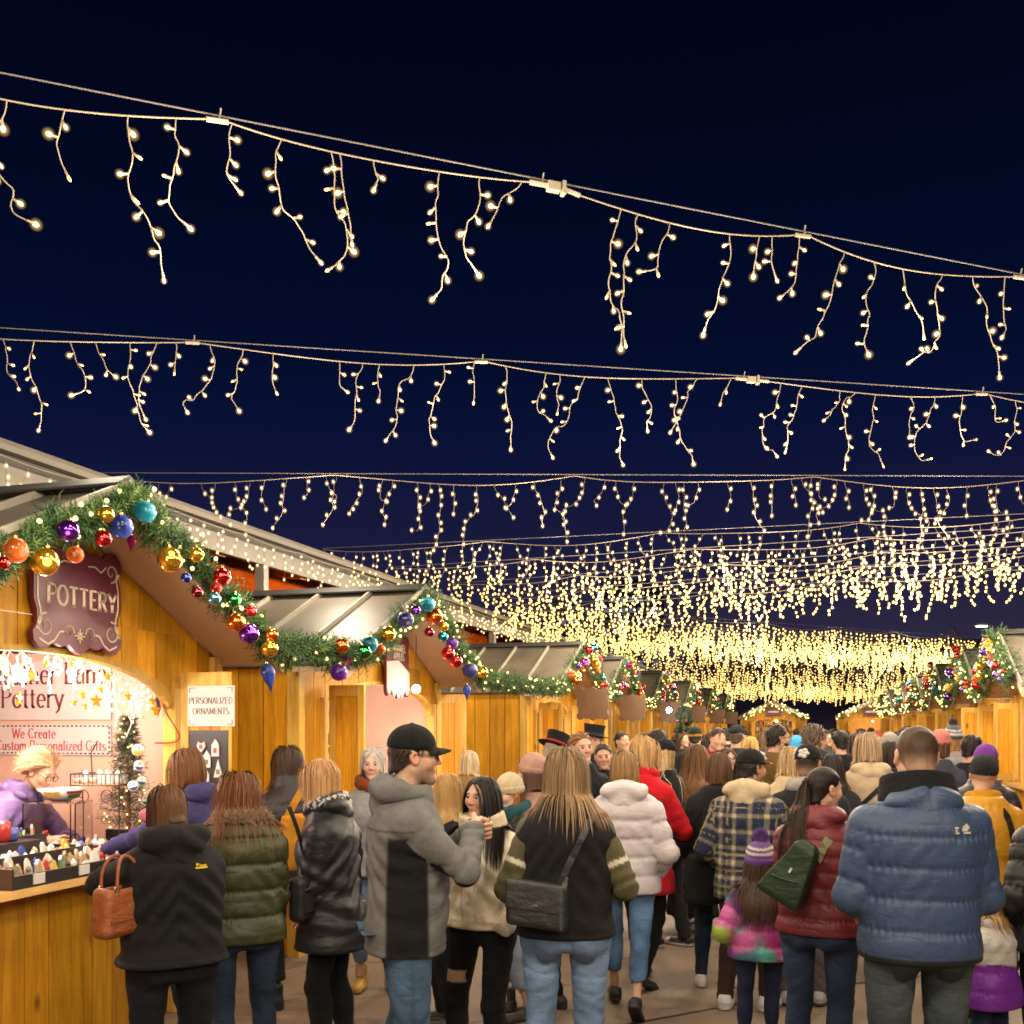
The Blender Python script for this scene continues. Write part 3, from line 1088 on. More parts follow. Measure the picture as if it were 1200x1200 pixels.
def fur_tufts(P, N, n, ln, w, cols, seed):
    """short pointed tufts rooted at points P with normals N"""
    g = np.random.default_rng(seed)
    i = g.integers(0, len(P), n)
    p, nn = P[i], N[i] + g.normal(0, .45, (n, 3))
    nn[:, 2] -= .15
    nn /= np.linalg.norm(nn, axis=1)[:, None]
    t = np.cross(nn, g.normal(size=(n, 3))); t /= np.linalg.norm(t, axis=1)[:, None]
    b = np.cross(nn, t)
    l = ln * g.uniform(.6, 1.2, n)[:, None]
    V = np.stack([p + t * w, p - t * w * .5 + b * w * .87, p - t * w * .5 - b * w * .87, p + nn * l], 1).reshape(-1, 3)
    k = np.arange(n)[:, None] * 4
    F = np.concatenate([k + np.array([[0, 1, 3]]), k + np.array([[1, 2, 3]]), k + np.array([[2, 0, 3]])])
    C = np.array(cols)[g.integers(0, len(cols), n)] * g.uniform(.7, 1.2, n)[:, None]
    return V, F, np.repeat(C, 4, axis=0)


# ---- hats, in the head frame
def cap_mesh(o, h):
    def f(X, Y, Z):
        d = elld(X, Y, Z, (0, -.014, .048), (.087, .107, .093))
        d = smax(d, .030 - Z - .04 * Y, .004)
        d = smax(d, -elld(X, Y, Z, (0, -.014, .030), (.078, .098, .075)), .004)
        zz = Z - .038 + 4.2 * X * X + .10 * (Y - .09) if not o.get('flat') else Z - .040 + .6 * X * X
        br = np.maximum(np.sqrt((X / .082) ** 2 + (np.maximum(Y - .075, 0) / (.088)) ** 2) * .08 - .08, np.abs(zz) - .0045)
        br = np.maximum(br, .055 - Y)
        d = smin(d, br, .006)
        return smin(d, elld(X, Y, Z, (0, -.014, .142), (.009, .009, .005)), .003)
    V, F = snets(f, (-.12, -.15, -.02), (.12, .19, .17), h)
    col = np.tile(np.array(o['col'], np.float32), (len(V), 1))
    if 'brim' in o: col[(V[:, 1] > .092) & (V[:, 2] < .075)] = o['brim']
    k = (np.abs(V[:, 0]) % .0001 < 0)
    an = np.arctan2(V[:, 0], V[:, 1] + .014)
    r = np.hypot(V[:, 0], V[:, 1] + .014)
    seam = np.min(np.abs(((an[:, None] - np.arange(6) * math.pi / 3 - .52 + math.pi) % (2 * math.pi)) - math.pi), axis=1) * r
    col = col * (1 - .3 * ((seam < .0035) & (V[:, 1] < .09) & (V[:, 2] > .05)))[:, None]
    return V, F, col


def beanie_mesh(o, h):
    tall = o.get('tall', 0.0)
    lowz = o.get('low', -.005)
    def f(X, Y, Z):
        d = elld(X, Y, Z, (0, -.018, .048 + tall * .5), (.089, .109, .098 + tall))
        d = smax(d, lowz - Z + .12 * Y, .006)
        if o.get('cuff', True):
            cf = elld(X, Y, Z, (0, -.018, .048 + tall * .5), (.097, .118, .106 + tall))
            cf = smax(cf, np.abs(Z - lowz - .028 - .12 * Y) - .028, .008)
            d = smin(d, cf, .004)
        return smax(d, -elld(X, Y, Z, (0, -.014, .0), (.080, .100, .085)), .004)
    V, F = snets(f, (-.13, -.16, -.06), (.13, .13, .24 + tall), h)
    N = vnormals(V, F)
    an = np.arctan2(V[:, 0], V[:, 1] + .018)
    V = V + N * (.0028 * np.sin(an * 40))[:, None]
    col = np.tile(np.array(o['col'], np.float32), (len(V), 1))
    for z0, z1, c in o.get('bands', ()): col[(V[:, 2] - .12 * V[:, 1] > z0) & (V[:, 2] - .12 * V[:, 1] < z1)] = c
    return V, F, col


class Geo:
    """joins arrays of one kind into a mesh"""
    def __init__(self): self.V, self.F, self.C, self.n = [], [], [], 0
    def add(self, V, F, C):
        self.V.append(V); self.F.append(np.asarray(F) + self.n); self.n += len(V)
        self.C.append(np.broadcast_to(np.asarray(C, np.float32), (len(V), 3)))
        return self
    def build(self, name, mat, parent=None, smooth=True):
        return put(name, mesh(name, np.concatenate(self.V), self.F, mat, smooth, np.concatenate(self.C)), parent)


MATK = {'cloth': M_CLOTH, 'nylon': M_NYLON, 'denim': M_DENIM, 'knit': M_KNIT, 'leather': M_LEATHER, 'fur': M_FUR}


def frame(o, x, z):
    """matrix with +X along x, -Z roughly along -z"""
    x = Vector(x).normalized(); z = Vector(z)
    z = (z - x * z.dot(x)).normalized()
    y = z.cross(x)
    M = Matrix((x, y, z)).transposed().to_4x4()
    M.translation = Vector(o)
    return M


PEOPLE = {}


def person(key, label, px, d, H, a, **s):
    seed = (sum(ord(c) * (i + 3) for i, c in enumerate(key)) * 7919) % 100003
    s['H'] = H
    s['rnd'] = random.Random(seed)
    near = d < 6.9
    mid = d < 11
    J = P_body(s)
    skin = SKIN[s.get('skin', 'fair')]
    hs = s.get('hair')
    hc = np.array(hs['col']) if hs else np.array((.03, .02, .015))
    # body: head, neck and hands around a hidden core
    G = Geo()
    Vh, Fh = head_template(s.get('sex', 'f'), 2 if near else (1 if mid else 0))
    lips = np.array(skin) * np.array((.85, .48, .45)) if not J.m else np.array(skin) * np.array((.82, .6, .56))
    brow = hc * .6 if hs and hs.get('brow') is None else np.array(hs['brow'] if hs else (.05, .03, .02))
    G.add(xf(J.MH, Vh), Fh, head_cols(Vh, skin, lips, brow, s.get('stubble', 0)))
    for sd in (-1, 1):
        arm = J.arm[sd]
        if (isinstance(arm, str) and arm == 'pocket') or s.get('sleeve_end'): continue
        kind = s.get('hand', 'grip' if arm in ('front', 'chin', 'mouth', 'reach') else 'relaxed')
        if d > 12: continue
        Vt, Ft = hand_template(kind, near)
        f = (J.W[sd] - J.E[sd]); f = f / np.linalg.norm(f)
        if arm in ('chin', 'mouth'):
            pal = np.array((0, -1.0, .1)); f = f * .7 + np.array((-sd * .55, .1, .35))
        elif arm in ('front', 'belly', 'reach'):
            pal = np.array((-sd * 1.0, -.2, -.3)); f = f * .7 + np.array((-sd * .2, .3, 0))
        else:
            pal = np.array((-sd * 1.0, -.1, 0)); f = f * .8 + np.array((0, .12, -.4))
        Mh = frame(J.W[sd] + f / np.linalg.norm(f) * .012, f, -pal)
        sc = H / 1.74 * (1.0 if J.m else .92)
        Vm = Vt.copy()
        # thumb must point forward/up: mirror when needed
        yax = Vector(np.array(Mh)[:3, 1])
        want = Vector((-sd * .3, .8, .6)) if arm not in ('chin', 'mouth') else Vector((-sd * .3, 0, 1))
        Fm = Ft
        if yax.dot(want) < 0:
            Vm[:, 1] *= -1; Fm = Ft[:, ::-1]
        G.add(xf(Mh @ Matrix.Scale(sc, 4), Vm), Fm, np.array(skin) * np.array((1.02, .95, .93)))
    if d < 9:
        tr = {'hem': .47, 'thick': -.03, 'arm': .55, 'neck': .84, 'girth': .9}
        ff, nc, hem = top_field(J, tr)
        def core(X, Y, Z):
            dd = ff(X, Y, Z)
            for sd in (-1, 1):
                dd = smin(dd, capd(X, Y, Z, J.hip[sd], J.knee[sd], .06 * J.B, .04 * J.B)[0], .03)
                dd = np.minimum(dd, capd(X, Y, Z, J.knee[sd], J.ank[sd], .042 * J.B, .034 * J.B)[0])
            return dd
        lo, hi = bbox(J, hem)
        lo[2] = 0; lo[1] -= .25; hi[1] += .12
        Vc, Fc = snets(core, lo, hi, .034)
        G.add(Vc, Fc, skin)
    body = G.build('person', M_SKIN)
    base = ray(px, HZ, d)
    body.location = (base.x, base.y, s.get('z0', 0.0))
    body.rotation_euler = (0, 0, heading(a))
    tag(body, label, s.get('cat', 'person'), s.get('group', 'visitors at the christmas market'))
    # eyes
    if mid and s.get('eyes', True):
        for sd in (-1, 1):
            mb = MB(); mb.col = (.75, .72, .68)
            mb.ball((0, 0, 0), .0128, 14, 10)
            for i, p in enumerate(mb.v):
                if p[1] > .0105: mb.c[i] = (.012, .01, .01)
                elif p[1] > .0078: mb.c[i] = s.get('iris', (.06, .035, .02))
            e = mb.build('eye', M_EYE, body, True, True)
            e.matrix_local = J.MH @ Matrix.Translation((sd * .031, .0755, .005))
    # clothes
    htop = .0094 if d < 5.3 else (.0125 if near else (.020 if mid else .034))
    coll = None
    for t in s['tops']:
        V, F, C = make_top(J, t, htop, seed)
        o = put(t.get('name', 'jacket'), mesh('jacket', V, F, MATK[t.get('mat', 'cloth')], True, C), body)
        if t.get('label'): o['label'] = t['label']
        J.top = o
        J.topVF = (V, F)
    bt = s.get('legs')
    if bt and not (d > 9.5 and not bt.get('hem')) and not s.get('nolegs'):
        if not bt.get('hem'): bt = dict(bt, top=bt.get('top', s['tops'][-1]['hem'] + .03))
        V, F, C = skirt(J, bt, htop * 1.2, seed) if bt.get('hem') else make_legs(J, bt, htop * 1.2, seed)
        J.legVF = (V, F)
        J.leg = put(bt.get('name', 'trousers'), mesh('trousers', V, F, MATK[bt.get('mat', 'denim')], True, C), body)
    sh = s.get('shoes', {'col': (.02, .02, .02)})
    if d < 9.5 and not s.get('nolegs'):
        kind = sh.get('kind', 'shoe')
        Vt, Ft = shoe_template(kind, near)
        up, so = np.array(sh['col'], np.float32), np.array(sh.get('sole', (.03, .03, .03)), np.float32)
        Ct = np.where((Vt[:, 2] < .027)[:, None], so, up)
        if 'toe' in sh: Ct = np.where(((Vt[:, 1] > .13) & (Vt[:, 2] >= .027))[:, None], np.array(sh['toe'], np.float32), Ct)
        me = mesh('shoe', Vt, Ft, M_LEATHER, True, Ct)
        for sd in (-1, 1):
            o = put('boot' if kind == 'boot' else 'shoe', me, body)
            tl = J.toe[sd]
            k = H / 1.74 * (1.0 if J.m else .9)
            A = J.ank[sd]
            o.matrix_local = Matrix.Translation(Vector((A[0], A[1] + .01, A[2] - .048 * H + .002))) @ Matrix.Rotation(-sd * R(s.get('splay', 9)), 4, 'Z') @ Matrix.Translation((0, 0, .07 * k)) @ Matrix.Rotation(R(-tl), 4, 'X') @ Matrix.Translation((0, 0, -.07 * k)) @ Matrix.Scale(k, 4)
    for q in s.get('hoods', ()):
        V, F = hood_mesh(J, q, htop)
        c = np.tile(np.array(q['col'], np.float32), (len(V), 1))
        if q.get('incol') is not None:
            inn = np.array(J.up((0, 0, J.zneck)))
            rr = np.sqrt((V[:, 0]) ** 2 + (V[:, 1] - inn[1] - .0) ** 2)
            c[(V[:, 2] > inn[2] + q.get('inz', .045))] = q['incol']
        o = put('collar' if q.get('kind') == 'collar' else 'hood', mesh('hood', V, F, MATK[q.get('mat', 'cloth')], True, c), body)
        if q.get('fur'):
            N = vnormals(V, F)
            z = V[:, 2]
            pick = (z > np.percentile(z, q.get('furp', 55)))
            Vf, Ff, Cf = fur_tufts(V[pick], N[pick], 2600 if near else 600, .05, .0035, q['fur'], seed)
            put('fur_trim', mesh('fur_trim', Vf, Ff, M_FUR, False, Cf), o)
    coll = J.top_raw
    # hair
    if hs and hs['style'] != 'none':
        G = Geo()
        st = hs['style']
        if s.get('hat') and 'under' not in hs: hs = dict(hs, under=.035)
        lowc = {'buzz': -.03, 'short': -.03, 'back': -.03}.get(st, -.045)
        V, F = hair_cap(hs.get('t', .005 if st != 'buzz' else .003), lowc, hs.get('front', .004), .006 if near else .011, st in ('buzz', 'short', 'back', 'pony', 'bun'), hs.get('puff', 0.0))
        N = vnormals(V, F)
        V = V + N * (.002 * noise3(V, 120, seed))[:, None]
        if s.get('hat'): V = V - N * (np.clip((V[:, 2] - .02) / .03, 0, 1) * .008)[:, None]
        C = np.tile(np.array(hs['col'], np.float32) * (.85 if st != 'buzz' else 1), (len(V), 1)) * (1 + .2 * noise3(V * np.array((1, 1, .3)), 160, seed + 1)[:, None])
        if st == 'buzz':
            k = sstep(.02, -.055, V[:, 2])[:, None]
            C = C * (1 - .45 * k) + np.array(skin) * .45 * k
        if hs.get('under') is not None:
            pass
        G.add(xf(J.MH, V), F, np.clip(C, 0, 1))
        n = hs.get('n', {'long': 2000, 'curly': 2100, 'bob': 1700, 'pony': 1000, 'bun': 0, 'short': 420, 'back': 420, 'buzz': 0}[st])
        if not near: n = int(n * (.26 if mid else .10))
        if n:
            if st == 'short': hs = dict(hs, len=hs.get('len', .045), vol=hs.get('vol', .010), w=hs.get('w', .006))
            V, F, C = strands(J, hs, n, (12 if near else 7) if st not in ('short', 'back') else 6, 1 if near else (.5 if mid else 0), seed, coll if st not in ('short', 'back') else None)
            G.add(V, F, C)
        if st in ('bun',) or hs.get('bun'):
            bp = hs.get('bun', (0, -.11, .06))
            f = lambda X, Y, Z: elld(X, Y, Z, bp, (.038, .034, .036))
            V, F = snets(f, np.array(bp) - .06, np.array(bp) + .06, .006 if near else .011)
            V = V + vnormals(V, F) * (.004 * np.sin(np.arctan2(V[:, 0], V[:, 2] - bp[2]) * 9 + V[:, 1] * 90))[:, None]
            G.add(xf(J.MH, V), F, np.array(hs['col']))
        G.build('hair', M_HAIR, body)
    bd = s.get('beard')
    if bd is not None:
        def f(X, Y, Z):
            q = elld(X, Y, Z, (0, .03, -.05), (.066, .068, .075))
            q = smin(q, elld(X, Y, Z, (0, .066, -.1), (.03, .03, .026)), .02)
            q = smax(q, Z + .030 - .0 * Y, .012); q = smax(q, .012 - Y, .012)
            return smax(q, -elld(X, Y, Z, (0, .105, -.06), (.024, .03, .012)), .006)
        V, F = snets(f, (-.09, -.02, -.15), (.09, .13, .0), .005 if near else .009)
        V = V + vnormals(V, F) * (.002 * noise3(V, 150, 3))[:, None]
        put('beard', mesh('beard', xf(J.MH, V), F, M_HAIR, True, np.tile(np.array(bd, np.float32), (len(V), 1))), body)
    ht = s.get('hat')
    if ht:
        h = .0072 if near else .012
        nm = ht['kind']
        MR = J.MH @ Matrix.Rotation(R(ht.get('turn', 0)), 4, 'Z') @ Matrix.Rotation(R(ht.get('tip', 0)), 4, 'X')
        if nm == 'cap':
            V, F, C = cap_mesh(ht, h)
            J.hat = put('cap', mesh('cap', xf(MR, V), F, M_CLOTH, True, C), body)
            for (lx, ly, lz, wd, hg, lc) in ht.get('logo', ()):
                mb = MB(); mb.col = lc
                p = np.array((lx, ly, lz)); nn = (p - np.array((0, -.014, .048))) / np.array((.087, .107, .093)) ** 2; nn /= np.linalg.norm(nn)
                tt = np.cross((0, 0, 1), nn); tt /= np.linalg.norm(tt); bb = np.cross(nn, tt)
                for i in range(5):
                    an = 1.26 * i
                    q = p + tt * wd * .5 * math.cos(an) + bb * hg * .5 * math.sin(an) + nn * .001
                    mb.ball(q, (wd * .42, wd * .42, hg * .34), 6, 4)
                mb.ball(p + nn * .003, (wd * .3, wd * .3, hg * .3), 6, 4)
                e = mb.build('cap_badge', M_KNIT, J.hat, True, True); e.matrix_local = MR
        elif nm == 'beanie':
            V, F, C = beanie_mesh(ht, h)
            J.hat = put('knit_hat', mesh('knit_hat', xf(MR, V), F, M_KNIT, True, C), body)
            if ht.get('pom') is not None:
                g = np.random.default_rng(seed)
                D = g.normal(size=(500, 3)); D /= np.linalg.norm(D, axis=1)[:, None]
                pc = np.array((0, -.02, .172 + ht.get('tall', 0)))
                V, F, C = fur_tufts(pc + D * .018, D, 1800 if near else 500, .034, .005, [ht['pom'], np.array(ht['pom']) * 1.4], seed)
                put('pompom', mesh('pompom', xf(MR, V), F, M_KNIT, False, C), J.hat)
        elif nm == 'tophat':
            mb = MB(); mb.col = ht['col']
            mb.lathe([(.0, .045), (.145, .052), (.15, .056), (.146, .06), (.094, .058), (.091, .10), (.098, .165), (.096, .172), (.0, .172)], 24, None, 1.12)
            J.hat = mb.build('hat', M_CLOTH, body, True, True)
            J.hat.matrix_local = MR @ Matrix.Translation((0, -.012, 0))
            mb = MB(); mb.col = ht['band']
            mb.lathe([(.0945, .062), (.0935, .062), (.0930, .09), (.0925, .09)], 24, None, 1.12)
            mb.build('hat_band', M_CLOTH, J.hat, True, True)
    if s.get('glasses') is not None:
        mb = MB(); mb.col = s['glasses']
        for sd in (-1, 1):
            mb.tube([(sd * .032 + .023 * math.cos(t), .107 - .006 * abs(math.cos(t) - sd * -.2), .003 + .019 * math.sin(t)) for t in np.linspace(0, 6.283, 17)[:-1]], .0022, 5, closed=True)
            mb.tube([(sd * .055, .103, .008), (sd * .074, .07, .010), (sd * .083, .0, .010), (sd * .084, -.02, .0)], .002, 5)
        mb.tube([(-.010, .108, .006), (0, .111, .010), (.010, .108, .006)], .002, 5)
        e = mb.build('spectacles', M_LEATHER, body, True, True)
        e.matrix_local = J.MH
    if s.get('scarf') is not None:
        c = J.up((0, .0, J.zneck))
        sc = s['scarf']
        def f(X, Y, Z):
            q = np.sqrt(X ** 2 + (Y - c[1]) ** 2) - .095 * J.B
            q = np.sqrt(q ** 2 + ((Z - c[2] - .02 - (c[1] - Y) * .25) / 1.3) ** 2) - .036
            return q
        V, F = snets(f, (-.2, c[1] - .2, c[2] - .12), (.2, c[1] + .2, c[2] + .16), htop)
        an = np.arctan2(V[:, 0], V[:, 1])
        V = V + vnormals(V, F) * (.005 * np.sin(an * 9 + V[:, 2] * 70))[:, None]
        C = np.tile(np.array(sc['col'], np.float32), (len(V), 1))
        if 'col2' in sc:
            k = (np.sin(an * 26 + 9 * np.sin(V[:, 2] * 60)) > .25) & (np.sin(V[:, 2] * 75 + an * 2) > -.45)
            C[k] = sc['col2']
        put('scarf', mesh('scarf', V, F, M_KNIT, True, C), body)
    J.body = body
    PEOPLE[key] = J
    return J


# ---- things laid on a surface
def patch(VF, o, u, v, w, h, nu=8, nv=8, off=.004, shape=None, reach=.4, cross=None):
    """thickened panel cast onto mesh VF: centre o, axes u, v; looks along -(u x v)"""
    bv = VF if isinstance(VF, BVHTree) else BVHTree.FromPolygons([tuple(p) for p in VF[0].tolist()], [tuple(f) for f in VF[1].tolist()])
    o, u, v = Vector(o), Vector(u).normalized(), Vector(v).normalized()
    n = u.cross(v).normalized()
    P = []
    for i in range(nu):
        row = []
        for j in range(nv):
            a, b = (i / (nu - 1) - .5), (j / (nv - 1) - .5)
            if shape: a, b = shape(a, b)
            p = o + u * a * w + v * b * h
            hit = bv.ray_cast(p + n * reach, -n)
            q = hit[0] if hit[0] is not None else p
            edge = i in (0, nu - 1) or j in (0, nv - 1)
            row.append(tuple(q + n * (off if not edge else -.003)))
        P.append(row)
    P = np.array(P, np.float32)
    # make the skin full size: inner ring sits close to the border
    for k in range(nu):
        for s0, s1 in ((0, 1), (nv - 1, nv - 2)):
            d_ = P[k, s0] - P[k, s1]; P[k, s1] = P[k, s1] + d_ * .8 + np.array(n) * (np.dot(d_, np.array(n)) * -.8)
    for k in range(nv):
        for s0, s1 in ((0, 1), (nu - 1, nu - 2)):
            d_ = P[s0, k] - P[s1, k]; P[s1, k] = P[s1, k] + d_ * .8 + np.array(n) * (np.dot(d_, np.array(n)) * -.8)
    V, F = quad_sheet(P)
    return V, F


def band(pts, nrm, w, t):
    """flat strap along pts with surface normals nrm"""
    pts = [Vector(p) for p in pts]; nrm = [Vector(n).normalized() for n in nrm]
    V, F = [], []
    m = len(pts)
    for i, p in enumerate(pts):
        tt = (pts[min(i + 1, m - 1)] - pts[max(i - 1, 0)]).normalized()
        n = (nrm[i] - tt * nrm[i].dot(tt)).normalized()
        s = tt.cross(n)
        V += [p - s * w / 2, p + s * w / 2, p + s * w / 2 + n * t, p - s * w / 2 + n * t]
    for i in range(m - 1):
        for k in range(4):
            F.append((i * 4 + k, i * 4 + (k + 1) % 4, i * 4 + 4 + (k + 1) % 4, i * 4 + 4 + k))
    F += [(3, 2, 1, 0), (m * 4 - 4, m * 4 - 3, m * 4 - 2, m * 4 - 1)]
    return np.array([tuple(p) for p in V], np.float32), F


def on_body(VF, path, out, off=.004, reach=.5):
    """points of path cast onto the mesh along -out (a direction per point)"""
    bv = BVHTree.FromPolygons([tuple(p) for p in VF[0].tolist()], [tuple(f) for f in VF[1].tolist()])
    P, N = [], []
    for p, n in zip(path, out):
        n = Vector(n).normalized(); p = Vector(p)
        hit = bv.ray_cast(p + n * reach, -n)
        q = hit[0] if hit[0] is not None else p
        P.append(q + n * off); N.append(hit[1] if hit[0] is not None else n)
    return P, N
# ------------------------------------------------------------------ the setting
def asphalt():
    m, nt, N, L, b = nodes('asphalt')
    tc = N.new('ShaderNodeTexCoord')
    a = tex_noise(N, L, tc.outputs['Object'], .5, 5.0, .6, .6)
    f = tex_noise(N, L, tc.outputs['Object'], 90., 3.0, .6)
    st = tex_noise(N, L, tc.outputs['Object'], 2.6, 5.0, .7, .8)
    c = ramp(N, L, a.outputs[0], [(.3, (.145, .102, .073)), (.7, (.25, .183, .132))])
    c = mixrgb(N, L, .8, c, ramp(N, L, f.outputs[0], [(.3, (.6, .6, .6)), (.7, (1.3, 1.28, 1.25))]), 'MULTIPLY')
    c = mixrgb(N, L, ramp(N, L, st.outputs[0], [(.54, (0, 0, 0)), (.66, (.75, .75, .75))]), c, (.055, .038, .028))
    L.new(c, b.inputs['Base Color'])
    L.new(ramp(N, L, a.outputs[0], [(.32, (.42,) * 3), (.6, (.8,) * 3)]), b.inputs['Roughness'])
    bump(N, L, b, f.outputs[0], .45, .004)
    return m


mb = MB(); mb.box(-400, 400, -60, 900, -.3, 0)
tag(mb.build('ground', asphalt()), kind='structure')

W_FRONT = wood('golden_pine', (.43, .175, .0045), (.67, .318, .0135))
W_FRONTX = wood('golden_pine_across', (.43, .175, .0045), (.67, .318, .0135), 'x')
W_TRIM = wood('pale_pine', (.50, .27, .035), (.70, .43, .085))
W_TRIMX = wood('pale_pine_across', (.50, .27, .035), (.70, .43, .085), 'x')
W_COUNT = wood('counter_pine', (.46, .24, .07), (.68, .41, .15), 'x', .4)
W_ORANGE = wood('red_fir', (.30, .075, .018), (.46, .135, .034), 'x', .5)
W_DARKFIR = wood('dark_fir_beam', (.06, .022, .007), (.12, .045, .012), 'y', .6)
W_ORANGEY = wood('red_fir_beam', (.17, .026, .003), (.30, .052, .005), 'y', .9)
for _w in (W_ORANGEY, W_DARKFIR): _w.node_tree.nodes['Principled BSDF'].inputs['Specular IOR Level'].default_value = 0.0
M_ROOF = flat('cream_metal_roof', (.105, .088, .066), .5, .0, .28, 2.2, .15, 30.)
M_RIB = flat('cream_roof_rib', (.26, .235, .19), .5, 0, .08)
M_SOFFIT = flat('cream_soffit', (.58, .41, .29), .7, 0, .06)
M_WHITE = flat('white_painted_steel', (.16, .135, .11), .45, 0, .06)
M_DARK = flat('dark_trim', (.03, .028, .026), .6)
M_PINKWALL = flat('pink_board_wall', (.70, .47, .36), .7, 0, .10, 2.0)
M_BROWNSIGN = flat('brown_sign', (.13, .065, .028), .5, 0, .12)
M_WIRE = flat('steel_wire', (.16, .14, .12), .5, 0, .05)
M_CLIP = flat('cream_clip', (.34, .29, .22), .5, 0, .05)
M_CORDFAR = flat('far_cord', (.13, .095, .055), .6, 0, .05)
M_CORD = flat('cream_cord', (.30, .235, .155), .6, 0, .05)
M_PLUM = flat('plum_sign', (.125, .016, .038), .38, 0, .08)
M_CREAM = flat('cream_paint', (.74, .62, .45), .6, 0, .04)
M_PAPER = flat('white_paper', (.60, .56, .53), .7, 0, .03)
M_BLACK = flat('black_plastic', (.014, .013, .014), .4, 0, .1)
M_GOLDCAP = flat('gold_cap', (.75, .5, .15), .25, 1.0)
WARM = (1.0, .84, .62)
M_LED = glow('led_bulb', (1.0, .78, .36), 5.0, False)
M_LEDDIM = glow('dim_led_bulb', (1.0, .66, .25), 1.3, False)
M_LEDFAR = glow('far_led_bulb', (1.0, .66, .20), 2.6, False)
M_LAMP = glow('white_lamp', (1.0, .86, .74), 30.0, False)


def smooth_path0(P):
    for _ in range(3):
        Q = [P[0]]
        for a, b in zip(P[:-1], P[1:]): Q += [a * .75 + b * .25, a * .25 + b * .75]
        P = Q + [P[-1]]
    return P


def lamp(name, loc, energy, col=WARM, size=.12, parent=None):
    L = bpy.data.lights.new(name, 'POINT')
    L.energy = energy; L.color = col; L.shadow_soft_size = size
    o = bpy.data.objects.new(name, L)
    COL.objects.link(o); o.location = loc
    if parent is not None: o.parent = parent
    return o


HALF, EAVE, APEX, DEPTH = 1.50, 2.25, 2.95, 2.5
SL = (APEX - EAVE) / HALF


def gable(x): return APEX - SL * abs(x)


def arch(x, ow=.93, ac=0.0, zs=1.93, za=2.20):
    return zs + (za - zs) * math.sqrt(max(0, 1 - ((x - ac) / ow) ** 2))


def board_run(root, name, x0, x1, w, lo, hi, y0, y1, mat, split=None, seed=0, parent=None):
    """upright boards between curves lo(x) and hi(x); every board its own object"""
    g = random.Random(seed)
    if x1 - x0 < .03: return
    n = max(1, round((x1 - x0) / w))
    for i in range(n):
        a = x0 + (x1 - x0) * i / n + .004; b = x0 + (x1 - x0) * (i + 1) / n - .004
        xs = [a + (b - a) * k / 4 for k in range(5)]
        if a < 0 < b: xs = sorted(xs + [0.0])
        j = g.uniform(-.003, .003)
        segs = [(lo, hi)]
        if split is not None and lo(a) < split - .1 and lo(b) < split - .1:
            if hi(a) > split + .02 or hi(b) > split + .02:
                segs = [(lo, lambda x: min(hi(x), split - .002)), (lambda x: max(split + .002, min(split + .002, hi(x))), hi)]
        for l_, h_ in segs:
            P = [(x, l_(x)) for x in xs if h_(x) > l_(x) + .004] + [(x, h_(x)) for x in reversed(xs) if h_(x) > l_(x) + .004]
            if len(P) < 4: continue
            m = MB(); m.prism(P, y0 + j, y1 + j)
            m.build(name, mat, parent or root)


def side_boards(root, x, sgn, y0, y1, w, z0, z1, mat, seed):
    g = random.Random(seed)
    n = round((y1 - y0) / w)
    for i in range(n):
        a = y0 + (y1 - y0) * i / n + .005; b = y0 + (y1 - y0) * (i + 1) / n - .005
        j = g.uniform(-.003, .003)
        m = MB(); m.box(min(x, x - sgn * .024) + j, max(x, x - sgn * .024) + j, a, b, z0, z1)
        m.build('side_board', mat, root)


for i, (pts, w) in enumerate((([(-1.9, 5.2), (-.6, 6.6), (.3, 7.6), (1.6, 8.4)], .03), ([(1.0, 5.4), (.6, 7.0), (.9, 9.0), (.4, 12.0)], .025), ([(-2.8, 8.2), (2.5, 9.6)], .02), ([(-2.9, 13.0), (2.6, 14.1)], .025))):
    P_ = smooth_path0([Vector((x, y, 0)) for x, y in pts]) if len(pts) > 2 else [Vector((x, y, 0)) for x, y in pts]
    V_, F_ = [], []
    for k, q in enumerate(P_):
        t_ = (P_[min(k + 1, len(P_) - 1)] - P_[max(k - 1, 0)]).normalized(); n_ = Vector((-t_.y, t_.x, 0)) * w * .5 * rng.uniform(.7, 1.3)
        V_ += [q - n_ + Vector((0, 0, .004)), q + n_ + Vector((0, 0, .004))]
        if k: F_.append((2 * k - 2, 2 * k, 2 * k + 1, 2 * k - 1))
    tag(put('pavement_tar_line', mesh('pavement_tar_line', [tuple(v) for v in V_], F_, flat('tar', (.03, .026, .024), .5))), kind='structure')


